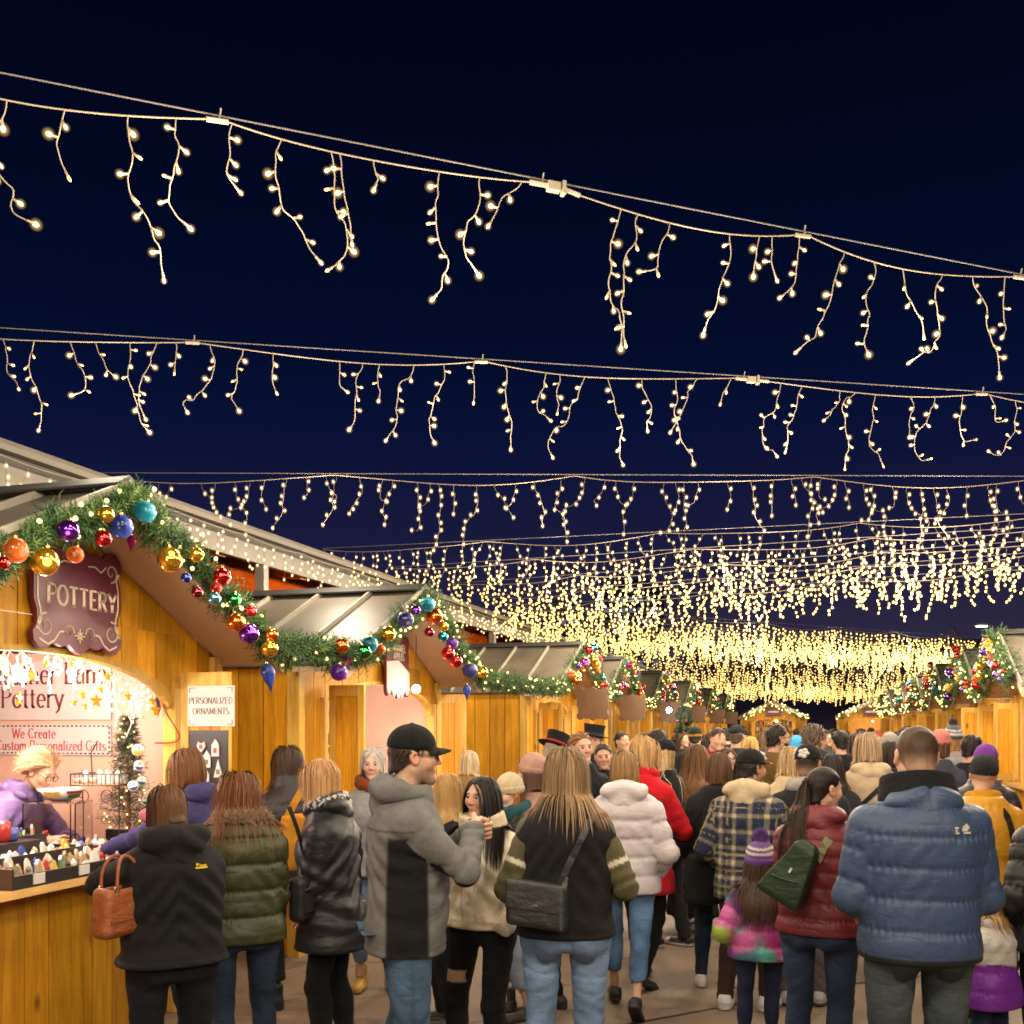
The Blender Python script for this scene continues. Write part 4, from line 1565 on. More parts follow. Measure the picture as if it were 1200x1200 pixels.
def stall(name_label, loc, rz, near, seed, counter=(-1.0, 1.0), inner=M_PINKWALL, lamp_e=60., lamp_c=(1, .82, .68), sides=(-1, 1), shutters=(-1, 1), boards=True, ow=1.0, ac=0.0):
    s = empty('market_stall', loc, rz, name_label, 'market stall', 'wooden market stalls')
    H = HALF
    bw = .16 if near else .2
    split = 2.36
    # front wall
    board_run(s, 'front_board', -H + .06, ac - ow, bw, lambda x: 0, gable, 0, .024, W_FRONT, split, seed)
    board_run(s, 'front_board', ac + ow, H - .06, bw, lambda x: 0, gable, 0, .024, W_FRONT, split, seed + 1)
    board_run(s, 'front_board', ac - ow, ac + ow, bw, lambda x: arch(x, ow, ac), gable, 0, .024, W_FRONT, split, seed + 2)
    # arch edging
    P = [(ac + ow * math.cos(t), 1.93 + .27 * math.sin(t)) for t in np.linspace(0, math.pi, 25)]
    Q = [(ac + .965 * (x - ac), z - .03) for x, z in P]
    m = MB()
    for i in range(24):
        m.prism([Q[i], P[i], P[i + 1], Q[i + 1]], -.012, .05)
    m.build('arch_edge', W_TRIM, s)
    for x in (ac - ow - .035, ac + ow + .035):
        m = MB(); m.box(x - .035, x + .035, -.03, .06, 0, 2.02); m.build('jamb_post', W_TRIM, s)
    for x in (-H, H):
        m = MB(); m.box(x - .05, x + .05, -.03, .07, 0, EAVE - .005); m.build('corner_post', W_TRIM, s)
    # walls
    for sg in sides:
        if boards: side_boards(s, sg * (H + .012), sg, .08, DEPTH, bw * 1.4, 0, EAVE + .02, W_FRONT, seed + 5)
    m = MB(); m.box(-H, H, DEPTH, DEPTH + .03, 0, EAVE); m.build('back_wall', W_FRONT, s)
    for sg in (-1, 1):
        m = MB(); m.box(sg * (H - .045) - .006, sg * (H - .045) + .006, .075, DEPTH - .04, 0, EAVE + .05); m.build('inner_wall', inner, s)
    m = MB(); m.box(-H + .06, H - .06, DEPTH - .035, DEPTH - .02, 0, EAVE); m.build('inner_back', inner, s)
    m = MB(); m.box(-H + .06, H - .06, .03, DEPTH - .04, 2.36, 2.38); m.build('inner_ceiling', inner, s)
    # counter
    if counter:
        a, b = counter
        m = MB(); m.box(a, b, -.24, .34, .965, 1.005); m.build('counter_top', W_COUNT, s)
        n = max(2, round((b - a) / .175))
        for i in range(n):
            m = MB(); x0 = a + .03 + (b - a - .06) * i / n; x1 = a + .03 + (b - a - .06) * (i + 1) / n
            m.box(x0 + .003, x1 - .003, -.056, -.032, 0, .963); m.build('counter_board', W_FRONT, s)
        m = MB(); m.box(b - .03, b - .003, -.03, .34, 0, .963); m.build('counter_end', W_FRONT, s)
        for x in (a + .25, b - .35):
            m = MB()
            ring = [(-.058, .962), (-.228, .962)] + [(-.228 + .17 * math.sin(t) ** 1.5, .962 - .30 * (1 - math.cos(t)) - .03) for t in np.linspace(.1, math.pi / 2, 8)] + [(-.058, .60)]
            n2 = len(ring)
            V = [(x - .022, p[0], p[1]) for p in ring] + [(x + .022, p[0], p[1]) for p in ring]
            m.add(V, [tuple(range(n2)), tuple(range(2 * n2 - 1, n2 - 1, -1))] + [(i, i + n2, (i + 1) % n2 + n2, (i + 1) % n2) for i in range(n2)])
            m.build('bracket', W_TRIM, s)
    # shutters swung open at a right angle
    for sg in shutters:
        x = ac + sg * (ow + .03)
        sh = empty('shutter'); sh.parent = s
        y0, y1, z0, z1 = -.06, -.40 if near and ow < 1.15 else -.37, 1.03, 2.12
        for i in range(3):
            m = MB(); a = y1 + .05 + (y0 - y1 - .1) * i / 3; b2 = y1 + .05 + (y0 - y1 - .1) * (i + 1) / 3
            m.box(x - .010, x + .010, a + .002, b2 - .002, z0 + .03, z1 - .03); m.build('shutter_board', W_FRONT, sh)
        for ya, yb, za, zb in ((y1, y1 + .055, z0, z1), (y0 - .055, y0, z0, z1), (y1 + .055, y0 - .055, z1 - .09, z1), (y1 + .055, y0 - .055, z0, z0 + .09)):
            m = MB(); m.box(x - .017, x + .017, ya, yb, za, zb); m.build('shutter_frame', W_TRIM, sh)
    # roof
    of, ob = -.46, DEPTH + .1
    RH = HALF + .10
    tz = lambda x: APEX + .045 - SL * abs(x)
    n = 6
    for sg in (-1, 1):
        for i in range(n):
            ya, yb = of + (ob - of) * i / n, of + (ob - of) * (i + 1) / n
            m = MB()
            V = [(0, ya, tz(0) + .02), (sg * RH, ya, tz(RH) + .02), (sg * RH, yb, tz(RH) + .02), (0, yb, tz(0) + .02)]
            V += [(p[0], p[1], p[2] - .015) for p in V]
            F = [(0, 1, 2, 3), (7, 6, 5, 4), (0, 4, 5, 1), (1, 5, 6, 2), (2, 6, 7, 3), (3, 7, 4, 0)]
            if sg < 0: F = [tuple(reversed(f)) for f in F]
            m.add(V, F); m.build('roof_panel', M_ROOF, s)
        for i in range(n + 1):
            y = of + (ob - of) * i / n
            m = MB()
            V = []
            for (x, zz) in ((0, tz(0)), (sg * RH, tz(RH))):
                V += [(x, y - .014, zz + .021), (x, y + .014, zz + .021), (x, y + .011, zz + .062), (x, y - .011, zz + .062)]
            m.add(V, [(0, 1, 2, 3), (7, 6, 5, 4)] + [(i2, i2 + 4, (i2 + 1) % 4 + 4, (i2 + 1) % 4) for i2 in range(4)])
            m.build('roof_seam', M_RIB, s)
        # soffit and fascia of the front overhang
        m = MB()
        m.prism([(0, tz(0) - .045), (sg * RH, tz(RH) - .045), (sg * RH, tz(RH) - .005), (0, tz(0) - .005)][::sg], of + .03, -.004)
        m.build('soffit', M_SOFFIT, s)
        m = MB()
        m.prism([(0, tz(0) - .11), (sg * RH, tz(RH) - .11), (sg * RH, tz(RH)), (0, tz(0))][::sg], of, of + .027)
        m.build('fascia', M_SOFFIT, s)
    m = MB()
    m.prism([(-.10, tz(.10) + .063), (0, tz(0) + .055), (.10, tz(.10) + .063), (.10, tz(.1) + .075), (0, tz(0) + .085), (-.10, tz(.1) + .075)], of - .01, ob)
    m.build('ridge_cap', M_DARK, s)
    if lamp_e:
        m = MB(); m.ball((0, 0, 0), .035, 10, 8)
        o = m.build('ceiling_lamp', M_LAMP, s, True, loc=(.1, .30, 2.06))
        lamp('lamp_light', (.1, .42, 1.98), lamp_e, lamp_c, .10, s)
    return s


LX = -3.88                                                 # front wall of the left-hand row
RX = 2.75
YL = [4.50, 8.65, 15.1, 18.5, 23.4, 28.8, 34.5, 40.5]
YR = [14.9, 18.4, 22.6, 27.0, 32.0, 37.5, 43.0]
WORD = ['first', 'second', 'third', 'fourth', 'fifth', 'sixth', 'seventh', 'eighth']
KIND = ['open golden pine stall selling pottery, under the plum POTTERY sign', 'golden pine stall with a pink lit inside, second on the left', 'golden pine stall third on the left, behind the man in the top hat',
        'golden pine stall fourth on the left, with shelves of jars', 'golden pine stall fifth on the left, beside a white lamp', 'small pine stall sixth on the left, far along the aisle', 'small pine stall seventh on the left, far along the aisle', 'tiny pine stall eighth on the left, last of its row']
STALL = []
for i, y in enumerate(YL):
    STALL.append(stall(KIND[i], (LX, y, 0), R(90), i < 3, 11 * i, counter=(-1.3, .75) if i == 0 else (-1.0, 1.0),
                       lamp_e=(40., 62., 30., 28., 34., 26., 24., 24.)[i], lamp_c=(1, .80, .70), inner=M_PINKWALL if i < 2 else W_TRIM, ow=(1.12, 1.20)[i] if i < 2 else 1.0, ac=(-.10, .15)[i] if i < 2 else 0.0))
STALLR = []
for i, y in enumerate(YR):
    STALLR.append(stall('golden pine stall ' + WORD[i] + ' from the viewer in the right-hand row', (RX, y, 0), R(-90), False, 200 + 9 * i, lamp_e=10., inner=W_TRIM, sides=(1, -1)))
o = MB(); o.ball((0, 0, 0), .04, 10, 8)
_fl = o.build('front_lamp', M_LAMP, STALL[1], True, loc=(.34, -.24, 2.14))
o = MB(); o.tube([(0, 0, .03), (0, 0, .50)], .005, 6); o.build('cord', M_DARK, _fl)
lamp('lamp_light', (.30, -.36, 2.04), 1.6, (1, .84, .72), .08, STALL[1])
ENDS = [stall('little pine stall closing the aisle, left of the dark gap, with red goods', (-2.1, 50.5, 0), 0, False, 400, lamp_e=150., lamp_c=(1, .8, .75), inner=W_TRIM),
        stall('little pine stall closing the aisle, right of the dark gap, with a plum sign', (2.35, 51.5, 0), 0, False, 420, lamp_e=150., lamp_c=(1, .72, .5), inner=W_TRIM)]

# ------------------------------------------------------------------ the open shelter behind the left row
sh = empty('timber_shelter', (-5.8, 0, .29), 0, 'long open shelter with cream eave and orange timber rafters behind the left stalls', 'shelter')
Y0, Y1 = -2.0, 62.0
m = MB(); m.box(-.03, .05, Y0, Y1, 3.535, 3.582); m.build('gutter', M_WHITE, sh)
m = MB(); m.box(-.10, -.05, Y0, Y1, 3.455, 3.58); m.build('shadow_board', M_DARK, sh)  # dark colour stands in for the shade of the recess under the gutter
m = MB(); m.box(-.10, -.032, Y0, Y1, 3.27, 3.455); m.build('eave_beam', M_WHITE, sh)
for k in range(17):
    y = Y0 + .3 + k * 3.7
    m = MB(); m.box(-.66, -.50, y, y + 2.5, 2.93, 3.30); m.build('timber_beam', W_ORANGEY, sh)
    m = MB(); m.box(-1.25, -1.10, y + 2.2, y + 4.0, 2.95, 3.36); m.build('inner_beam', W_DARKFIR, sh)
m = MB(); m.add([(-7, Y0, 4.55), (.02, Y0, 3.585), (.02, Y1, 3.585), (-7, Y1, 4.55), (-7, Y0, 4.60), (.02, Y0, 3.625), (.02, Y1, 3.625), (-7, Y1, 4.60)], [(0, 1, 2, 3), (7, 6, 5, 4), (0, 4, 5, 1), (1, 5, 6, 2), (2, 6, 7, 3), (3, 7, 4, 0)])
m.build('roof_sheet', M_ROOF, sh)
raf = None
y = -1.2
rm = MB()
rm.add([(-6.9, -.07, 4.18), (-.13, -.07, 3.26), (-.13, .07, 3.26), (-6.9, .07, 4.18), (-6.9, -.07, 4.53), (-.13, -.07, 3.59), (-.13, .07, 3.59), (-6.9, .07, 4.53)], [(3, 2, 1, 0), (4, 5, 6, 7), (1, 5, 4, 0), (2, 6, 5, 1), (3, 7, 6, 2), (0, 4, 7, 3)])
rme = rm.mesh('rafter', W_ORANGE)
while y < 58:
    put('rafter', rme, sh, loc=(0, y, 0))
    y += 1.75
pm = MB(); pm.box(-.13, -.02, -.05, .05, 2.84, 3.275); pme = pm.mesh('bracket_post', M_WHITE)
bm = MB(); bm.box(-1.7, -.13, -.045, .045, 2.84, 2.93); bme = bm.mesh('bracket_arm', M_WHITE)
km = MB(); km.tube([(-.75, 0, 2.93), (-.45, 0, 3.25)], .012, 5); km.tube([(-1.3, 0, 2.93), (-1.6, 0, 3.35)], .012, 5); kme = km.mesh('brace', M_WHITE)
gm_ = MB(); gm_.box(-2.3, -2.15, -.075, .075, -.29, 3.5); gme = gm_.mesh('post', M_WHITE)
for y in (1.7, 10.0, 18.3, 26.6, 34.9, 43.2, 51.5):
    p = put('post', gme, sh, loc=(0, y, 0)); put('bracket_post', pme, p); put('bracket_arm', bme, p); put('brace', kme, p)
m = MB()
for y in np.arange(-1.5, 60, 3.75): m.box(-5.5, -1.3, y, y + 2.6, 2.80, 2.82)
m.build('ceiling_baffle', M_SOFFIT, sh)['kind'] = 'stuff'

# ------------------------------------------------------------------ far background
M_TOWER = flat('pale_tower', (.55, .52, .62), .8)
M_WIN = glow('far_window', (.55, .68, 1.0), .16, False)
M_WINW = glow('far_warm_window', (1.0, .8, .5), .12, False)


def tower(label, px, d, w, h, seed, dens):
    p = ray(px, HZ, d)
    t = empty('tower_block', (p.x, p.y, 0), YAW, label, 'tower block', 'far tower blocks behind the lights')
    m = MB(); m.box(-w / 2, w / 2, 0, w * .8, 0, h); m.box(-w * .3, w * .3, w * .2, w * .6, h, h + 3); m.build('wall', M_TOWER, t)
    g = random.Random(seed)
    a, b = MB(), MB()
    nx = int(w / 2.6)
    for k in range(int(h / 3.4)):
        row = g.random() < dens
        for i in range(nx):
            if g.random() < (.75 if row else .12):
                x = -w / 2 + .6 + i * (w - 1) / nx
                (a if g.random() < .8 else b).box(x, x + 1.7, -.12, .02, 1.2 + k * 3.4, 2.9 + k * 3.4)
    for mm, mt in ((a, M_WIN), (b, M_WINW)):
        if mm.v:
            o = mm.build('lit_window', mt, t); o['kind'] = 'stuff'


tower('dark office tower with rows of blue-white windows behind the lights', 742, 330, 20, 47, 1, .7)
tower('dark tower with faint bluish window rows above the third stall', 662, 300, 10, 36, 2, .4)
p = ray(1080, HZ, 130)
t = empty('long_hall', (p.x, p.y, 0), YAW, 'long low dark hall with a pale roof edge beyond the right-hand stalls', 'hall')
m = MB(); m.box(-26, 40, 0, 20, 0, 11.6); m.build('wall', M_TOWER, t)
m = MB(); m.box(-26.5, 40.5, -.6, 20.5, 11.6, 12.9); m.build('roof_edge', flat('grey_roof_edge', (.16, .13, .11), .7), t)
p = ray(1164, HZ, 62)
t = empty('street_lamp', (p.x, p.y, 0), YAW, 'tall street lamp shining above the right-hand garlands', 'street lamp')
m = MB(); m.tube([(0, 0, 0), (0, 0, 7.9)], [.10, .07], 8); m.build('pole', M_WHITE, t)
m = MB(); m.tube([(0, 0, 7.85), (-.5, 0, 7.95)], .04, 6); m.build('arm', M_WHITE, t)
m = MB(); m.box(-1.05, -.35, -.12, .12, 7.9, 8.04); m.build('lamp_head', M_WHITE, t)
m = MB(); m.box(-1.0, -.4, -.15, .1, 7.86, 7.898); m.build('lamp_glass', M_LAMP, t)
p = ray(1135, HZ, 75)
t = empty('fairground_ride', (p.x, p.y, 0), YAW, 'dim fairground ride arm with a small blue light by the street lamp', 'ride')
m = MB(); m.tube([(-.6, 0, 0), (-.4, 0, 7.2), (-1.2, 0, 9.0)], .18, 6); m.tube([(-1.2, 0, 8.4), (.9, 0, 6.7), (1.1, 0, 5.8)], .13, 6); m.build('arm', flat('dusty_grey_steel', (.25, .2, .25), .5), t)
m = MB(); m.ball((1.0, -.2, 7.0), (.25, .25, .6), 8, 6); m.build('blue_light', glow('blue_light', (.1, .15, 1.0), 6.0, False), t)

# ------------------------------------------------------------------ lettering drawn with a broad pen
def arcp(cx, cy, rx, ry, a0, a1, n=12):
    return [(cx + rx * math.cos(math.radians(a0 + (a1 - a0) * i / n)), cy + ry * math.sin(math.radians(a0 + (a1 - a0) * i / n))) for i in range(n + 1)]


GL = {  # advance, strokes, serif feet (x, y, half width)
    'A': (.74, [[(.05, 0), (.37, 1)], [(.37, 1), (.69, 0)], [(.17, .34), (.57, .34)]], [(.05, 0), (.69, 0)]),
    'C': (.72, [arcp(.40, .5, .34, .5, 45, 315)], []),
    'D': (.76, [[(.12, 0), (.12, 1)], [(.12, 1), (.3, 1)] + arcp(.30, .5, .38, .5, 90, -90) + [(.12, 0)]], []),
    'E': (.62, [[(.12, 0), (.12, 1)], [(.12, 1), (.56, 1)], [(.12, .52), (.48, .52)], [(.12, 0), (.58, 0)]], []),
    'G': (.78, [arcp(.40, .5, .34, .5, 45, 330) + [(.70, .45)], [(.48, .45), (.72, .45)]], []),
    'H': (.82, [[(.12, 0), (.12, 1)], [(.68, 0), (.68, 1)], [(.12, .52), (.68, .52)]], [(.12, 0), (.68, 0), (.12, 1), (.68, 1)]),
    'I': (.30, [[(.15, 0), (.15, 1)]], [(.15, 0), (.15, 1)]),
    'L': (.60, [[(.12, 0), (.12, 1)], [(.12, 0), (.56, 0)]], [(.12, 1), (.12, 0)]),
    'M': (.90, [[(.12, 0), (.14, 1)], [(.14, 1), (.45, .1)], [(.45, .1), (.76, 1)], [(.76, 1), (.78, 0)]], [(.12, 0), (.78, 0)]),
    'N': (.80, [[(.12, 0), (.12, 1)], [(.12, 1), (.66, 0)], [(.66, 0), (.66, 1)]], [(.12, 0), (.66, 1)]),
    'O': (.80, [arcp(.40, .5, .34, .5, 90, 450, 22)], []),
    'P': (.66, [[(.12, 0), (.12, 1)], [(.12, 1), (.32, 1)] + arcp(.32, .74, .27, .26, 90, -90) + [(.12, .48)]], [(.12, 0), (.12, 1)]),
    'R': (.72, [[(.12, 0), (.12, 1)], [(.12, 1), (.32, 1)] + arcp(.32, .75, .26, .25, 90, -90) + [(.12, .5)], [(.34, .5), (.66, 0)]], [(.12, 0), (.66, 0), (.12, 1)]),
    'S': (.60, [arcp(.30, .74, .22, .26, 50, 270) + arcp(.30, .24, .24, .24, 90, -140)], []),
    'T': (.70, [[(.35, 0), (.35, 1)], [(.05, 1), (.65, 1)]], [(.35, 0)]),
    'W': (1.0, [[(.04, 1), (.27, 0)], [(.27, 0), (.5, .9)], [(.5, .9), (.73, 0)], [(.73, 0), (.96, 1)]], [(.04, 1), (.96, 1)]),
    'Y': (.72, [[(.05, 1), (.36, .48)], [(.67, 1), (.36, .48)], [(.36, .48), (.36, 0)]], [(.36, 0), (.05, 1), (.67, 1)]),
    'Z': (.66, [[(.08, 1), (.58, 1)], [(.58, 1), (.06, 0)], [(.06, 0), (.6, 0)]], []),
    'a': (.56, [arcp(.26, .24, .19, .24, 20, 340), [(.46, .62), (.46, .02), (.53, 0)], arcp(.28, .46, .18, .17, 20, 160)], []),
    'c': (.50, [arcp(.28, .32, .22, .32, 50, 310)], []),
    'd': (.60, [arcp(.27, .31, .21, .31, 30, 330), [(.48, 1), (.48, 0)]], [(.48, 1)]),
    'e': (.54, [[(.08, .34), (.48, .34)] + arcp(.28, .32, .21, .32, 5, 310)], []),
    'f': (.36, [arcp(.30, .84, .13, .15, 60, 180) + [(.17, .8), (.17, 0)], [(.05, .62), (.32, .62)]], [(.17, 0)]),
    'h': (.62, [[(.12, 0), (.12, 1)], arcp(.31, .42, .19, .21, 170, 0) + [(.50, 0)]], [(.12, 0), (.50, 0), (.12, 1)]),
    'i': (.28, [[(.14, 0), (.14, .62)], [(.14, .84), (.15, .90)]], [(.14, 0)]),
    'l': (.28, [[(.14, 0), (.14, 1)]], [(.14, 0), (.14, 1)]),
    'm': (.92, [[(.12, 0), (.12, .62)], arcp(.29, .42, .17, .2, 170, 0) + [(.46, 0)], arcp(.63, .42, .17, .2, 170, 0) + [(.80, 0)]], [(.12, 0), (.46, 0), (.80, 0)]),
    'n': (.62, [[(.12, 0), (.12, .62)], arcp(.31, .42, .19, .2, 170, 0) + [(.50, 0)]], [(.12, 0), (.50, 0)]),
    'o': (.58, [arcp(.29, .31, .23, .31, 90, 450, 18)], []),
    'r': (.44, [[(.12, 0), (.12, .62)], arcp(.30, .42, .17, .20, 165, 55)], [(.12, 0)]),
    's': (.46, [arcp(.23, .46, .15, .16, 50, 265) + arcp(.23, .15, .17, .15, 90, -140)], []),
    't': (.38, [[(.17, .85), (.17, .12)] + arcp(.27, .12, .10, .12, 180, 290), [(.04, .62), (.34, .62)]], []),
    'u': (.60, [[(.12, .62), (.12, .2)] + arcp(.29, .2, .17, .2, 180, 360) + [(.46, .62)], [(.46, .62), (.46, 0)]], [(.12, .62)]),
    'y': (.56, [[(.05, .62), (.28, .02)], [(.51, .62), (.24, -.16), (.10, -.26)]], [(.05, .62), (.51, .62)]),
    'z': (.50, [[(.08, .62), (.42, .62)], [(.42, .62), (.06, 0)], [(.06, 0), (.44, 0)]], []),
    ' ': (.34, [], []), "’": (.2, [[(.1, 1), (.07, .8)]], []),
}


def text_width(t, track=0.0): return sum(GL[c][0] + track for c in t)


def write(mb, t, x, z, h, y, thick=.13, thin=.05, serif=.10, track=0.0, dy=.003, right=False, center=False, slant=0.0):
    """letters on the plane y facing -y, baseline z, cap height h"""
    if right: x -= text_width(t, track) * h
    if center: x -= text_width(t, track) * h / 2
    def seg(a, b, w):
        a, b = Vector((a[0], a[1])), Vector((b[0], b[1]))
        d = b - a
        if d.length < 1e-6: return
        d.normalize(); n = Vector((-d.y, d.x)) * w / 2
        P = [a - n - d * w * .12, b - n + d * w * .12, b + n + d * w * .12, a + n - d * w * .12]
        mb.prism([(x + (p.x + slant * p.y) * h, z + p.y * h) for p in P], y - dy, y)
    for c in t:
        adv, st, sf = GL[c]
        for s_ in st:
            for a, b in zip(s_[:-1], s_[1:]):
                ang = abs(math.atan2(b[1] - a[1], b[0] - a[0]))
                k = abs(math.sin(ang + .15))
                seg(a, b, thin + (thick - thin) * k)
        for (fx, fz) in sf: seg((fx - serif, fz + (thin / 2 if fz < .3 else -thin / 2)), (fx + serif, fz + (thin / 2 if fz < .3 else -thin / 2)), thin)
        x += (adv + track) * h
# ------------------------------------------------------------------ icicle light strings over the aisle
def led_geo(r, ln):
    m = MB(); m.lathe([(.0, -.0), (r * .75, .0), (r, ln * .35), (r * .95, ln * .7), (r * .5, ln), (0, ln * 1.02)][0:6], 8)
    return m


M_HALO, _nt, _N, _L, _b = nodes('led_halo')                     # added halo shell: see-through warm emission imitating glare round the core
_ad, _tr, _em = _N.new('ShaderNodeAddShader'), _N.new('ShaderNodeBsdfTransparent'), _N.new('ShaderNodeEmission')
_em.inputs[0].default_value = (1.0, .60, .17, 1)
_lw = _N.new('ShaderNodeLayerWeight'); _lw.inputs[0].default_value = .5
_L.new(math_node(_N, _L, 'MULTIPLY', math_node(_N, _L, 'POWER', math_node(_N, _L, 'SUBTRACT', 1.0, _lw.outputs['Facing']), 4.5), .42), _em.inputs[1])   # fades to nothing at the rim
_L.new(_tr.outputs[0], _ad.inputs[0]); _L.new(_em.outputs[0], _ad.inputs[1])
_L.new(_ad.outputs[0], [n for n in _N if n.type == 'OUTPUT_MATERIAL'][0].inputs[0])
M_HALO.cycles.emission_sampling = 'NONE'


def led_mesh(r, ln, n=8, dim=False):
    m = led_geo(r, ln); k = len(m.f)
    if dim: return m.mesh('bulb', M_LEDDIM, True)
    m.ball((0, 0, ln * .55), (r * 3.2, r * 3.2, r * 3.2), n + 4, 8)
    me = m.mesh('bulb', M_LED, True); me.materials.append(M_HALO)
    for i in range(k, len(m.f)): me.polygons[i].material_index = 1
    return me


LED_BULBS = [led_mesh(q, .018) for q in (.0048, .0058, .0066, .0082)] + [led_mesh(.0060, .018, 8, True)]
STUB = MB(); STUB.lathe([(.0045, -.022), (.005, -.004), (.006, .001)], 6)
STUB_ME = STUB.mesh('bulb_holder', M_CORD, True)


def drop_path(length, g):
    n = max(5, int(length / .03))
    P = [Vector((0, 0, 0))]
    a = g.uniform(-.5, .5)
    bend = g.uniform(-.3, .3)
    x, z = 0.0, 0.0
    curl = g.random() < .35
    b = g.uniform(-.2, .2)
    for i in range(n):
        f = i / n
        a += g.gauss(-a * .22 + bend * .15, .34)
        if curl and f > .72: a += .55 * (1 if bend > 0 else -1)
        if g.random() < .12: bend = -bend + g.uniform(-.2, .2)
        a = max(-1.9, min(1.9, a))
        s = length / n * 1.06
        x += math.sin(a) * s * .75; z -= max(math.cos(a), -.2) * s
        b += g.gauss(-b * .2, .2)
        P.append(Vector((x, .35 * math.sin(b) * length * f * .4, z)))
    return P


def smooth_path(P, k=2):
    for _ in range(k):
        Q = [P[0]]
        for a, b in zip(P[:-1], P[1:]): Q += [a * .75 + b * .25, a * .25 + b * .75]
        Q.append(P[-1]); P = Q
    return P


def drop_bulbs(P, g, step=.078):
    """(point, direction) for every bulb along the drop, the last at its end"""
    L = [0.0]
    for a, b in zip(P[:-1], P[1:]): L.append(L[-1] + (b - a).length)
    out = []
    s = g.uniform(.05, .09)
    while s < L[-1] - .03:
        i = max(k for k in range(len(L)) if L[k] <= s)
        t = (P[min(i + 1, len(P) - 1)] - P[i - 1 if i else 0]).normalized()
        an = g.choice((-1, 1)) * g.uniform(.5, 1.6)
        d = Vector((t.x * math.cos(an) - t.z * math.sin(an), g.uniform(-.5, .5), t.x * math.sin(an) + t.z * math.cos(an))).normalized()
        out.append((P[i], d)); s += step * g.uniform(.8, 1.25)
    out.append((P[-1], (P[-1] - P[-2]).normalized()))
    return out


LENS = [.56, .27, .60, .40, .24, .52, .58, .46, .36, .22, .55, .48, .24, .42, .18, .30, .50, .36, .25, .52, .38, .22]
TEMPL = {}
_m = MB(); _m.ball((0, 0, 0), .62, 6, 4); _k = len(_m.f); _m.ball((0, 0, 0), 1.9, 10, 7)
ONE_LED = _m.mesh('bulb', M_LED, True); ONE_LED.materials.append(M_HALO)
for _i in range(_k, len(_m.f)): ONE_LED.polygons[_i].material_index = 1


def drop_template(k, r):
    """cord and bulbs of the k-th drop shape, bulbs of radius r"""
    if (k, r) not in TEMPL:
        g = random.Random(500 + k)
        P = drop_path(LENS[k % len(LENS)], g)
        S = smooth_path(P, 1)
        c = MB(); c.tube(S, .0020 + r * .04, 3, False)
        b = MB()
        for p, d in drop_bulbs(S, g, .068):
            q = p + d * .02
            b.ball(q, (r, r, r * 1.25), 6, 4)
        TEMPL[(k, r)] = (c.mesh('drop', M_CORDFAR, True), b.mesh('bulbs', M_LEDFAR, True) if r >= .0135 else [p + d * .02 for p, d in drop_bulbs(S, random.Random(900 + k), .074)])
    return TEMPL[(k, r)]


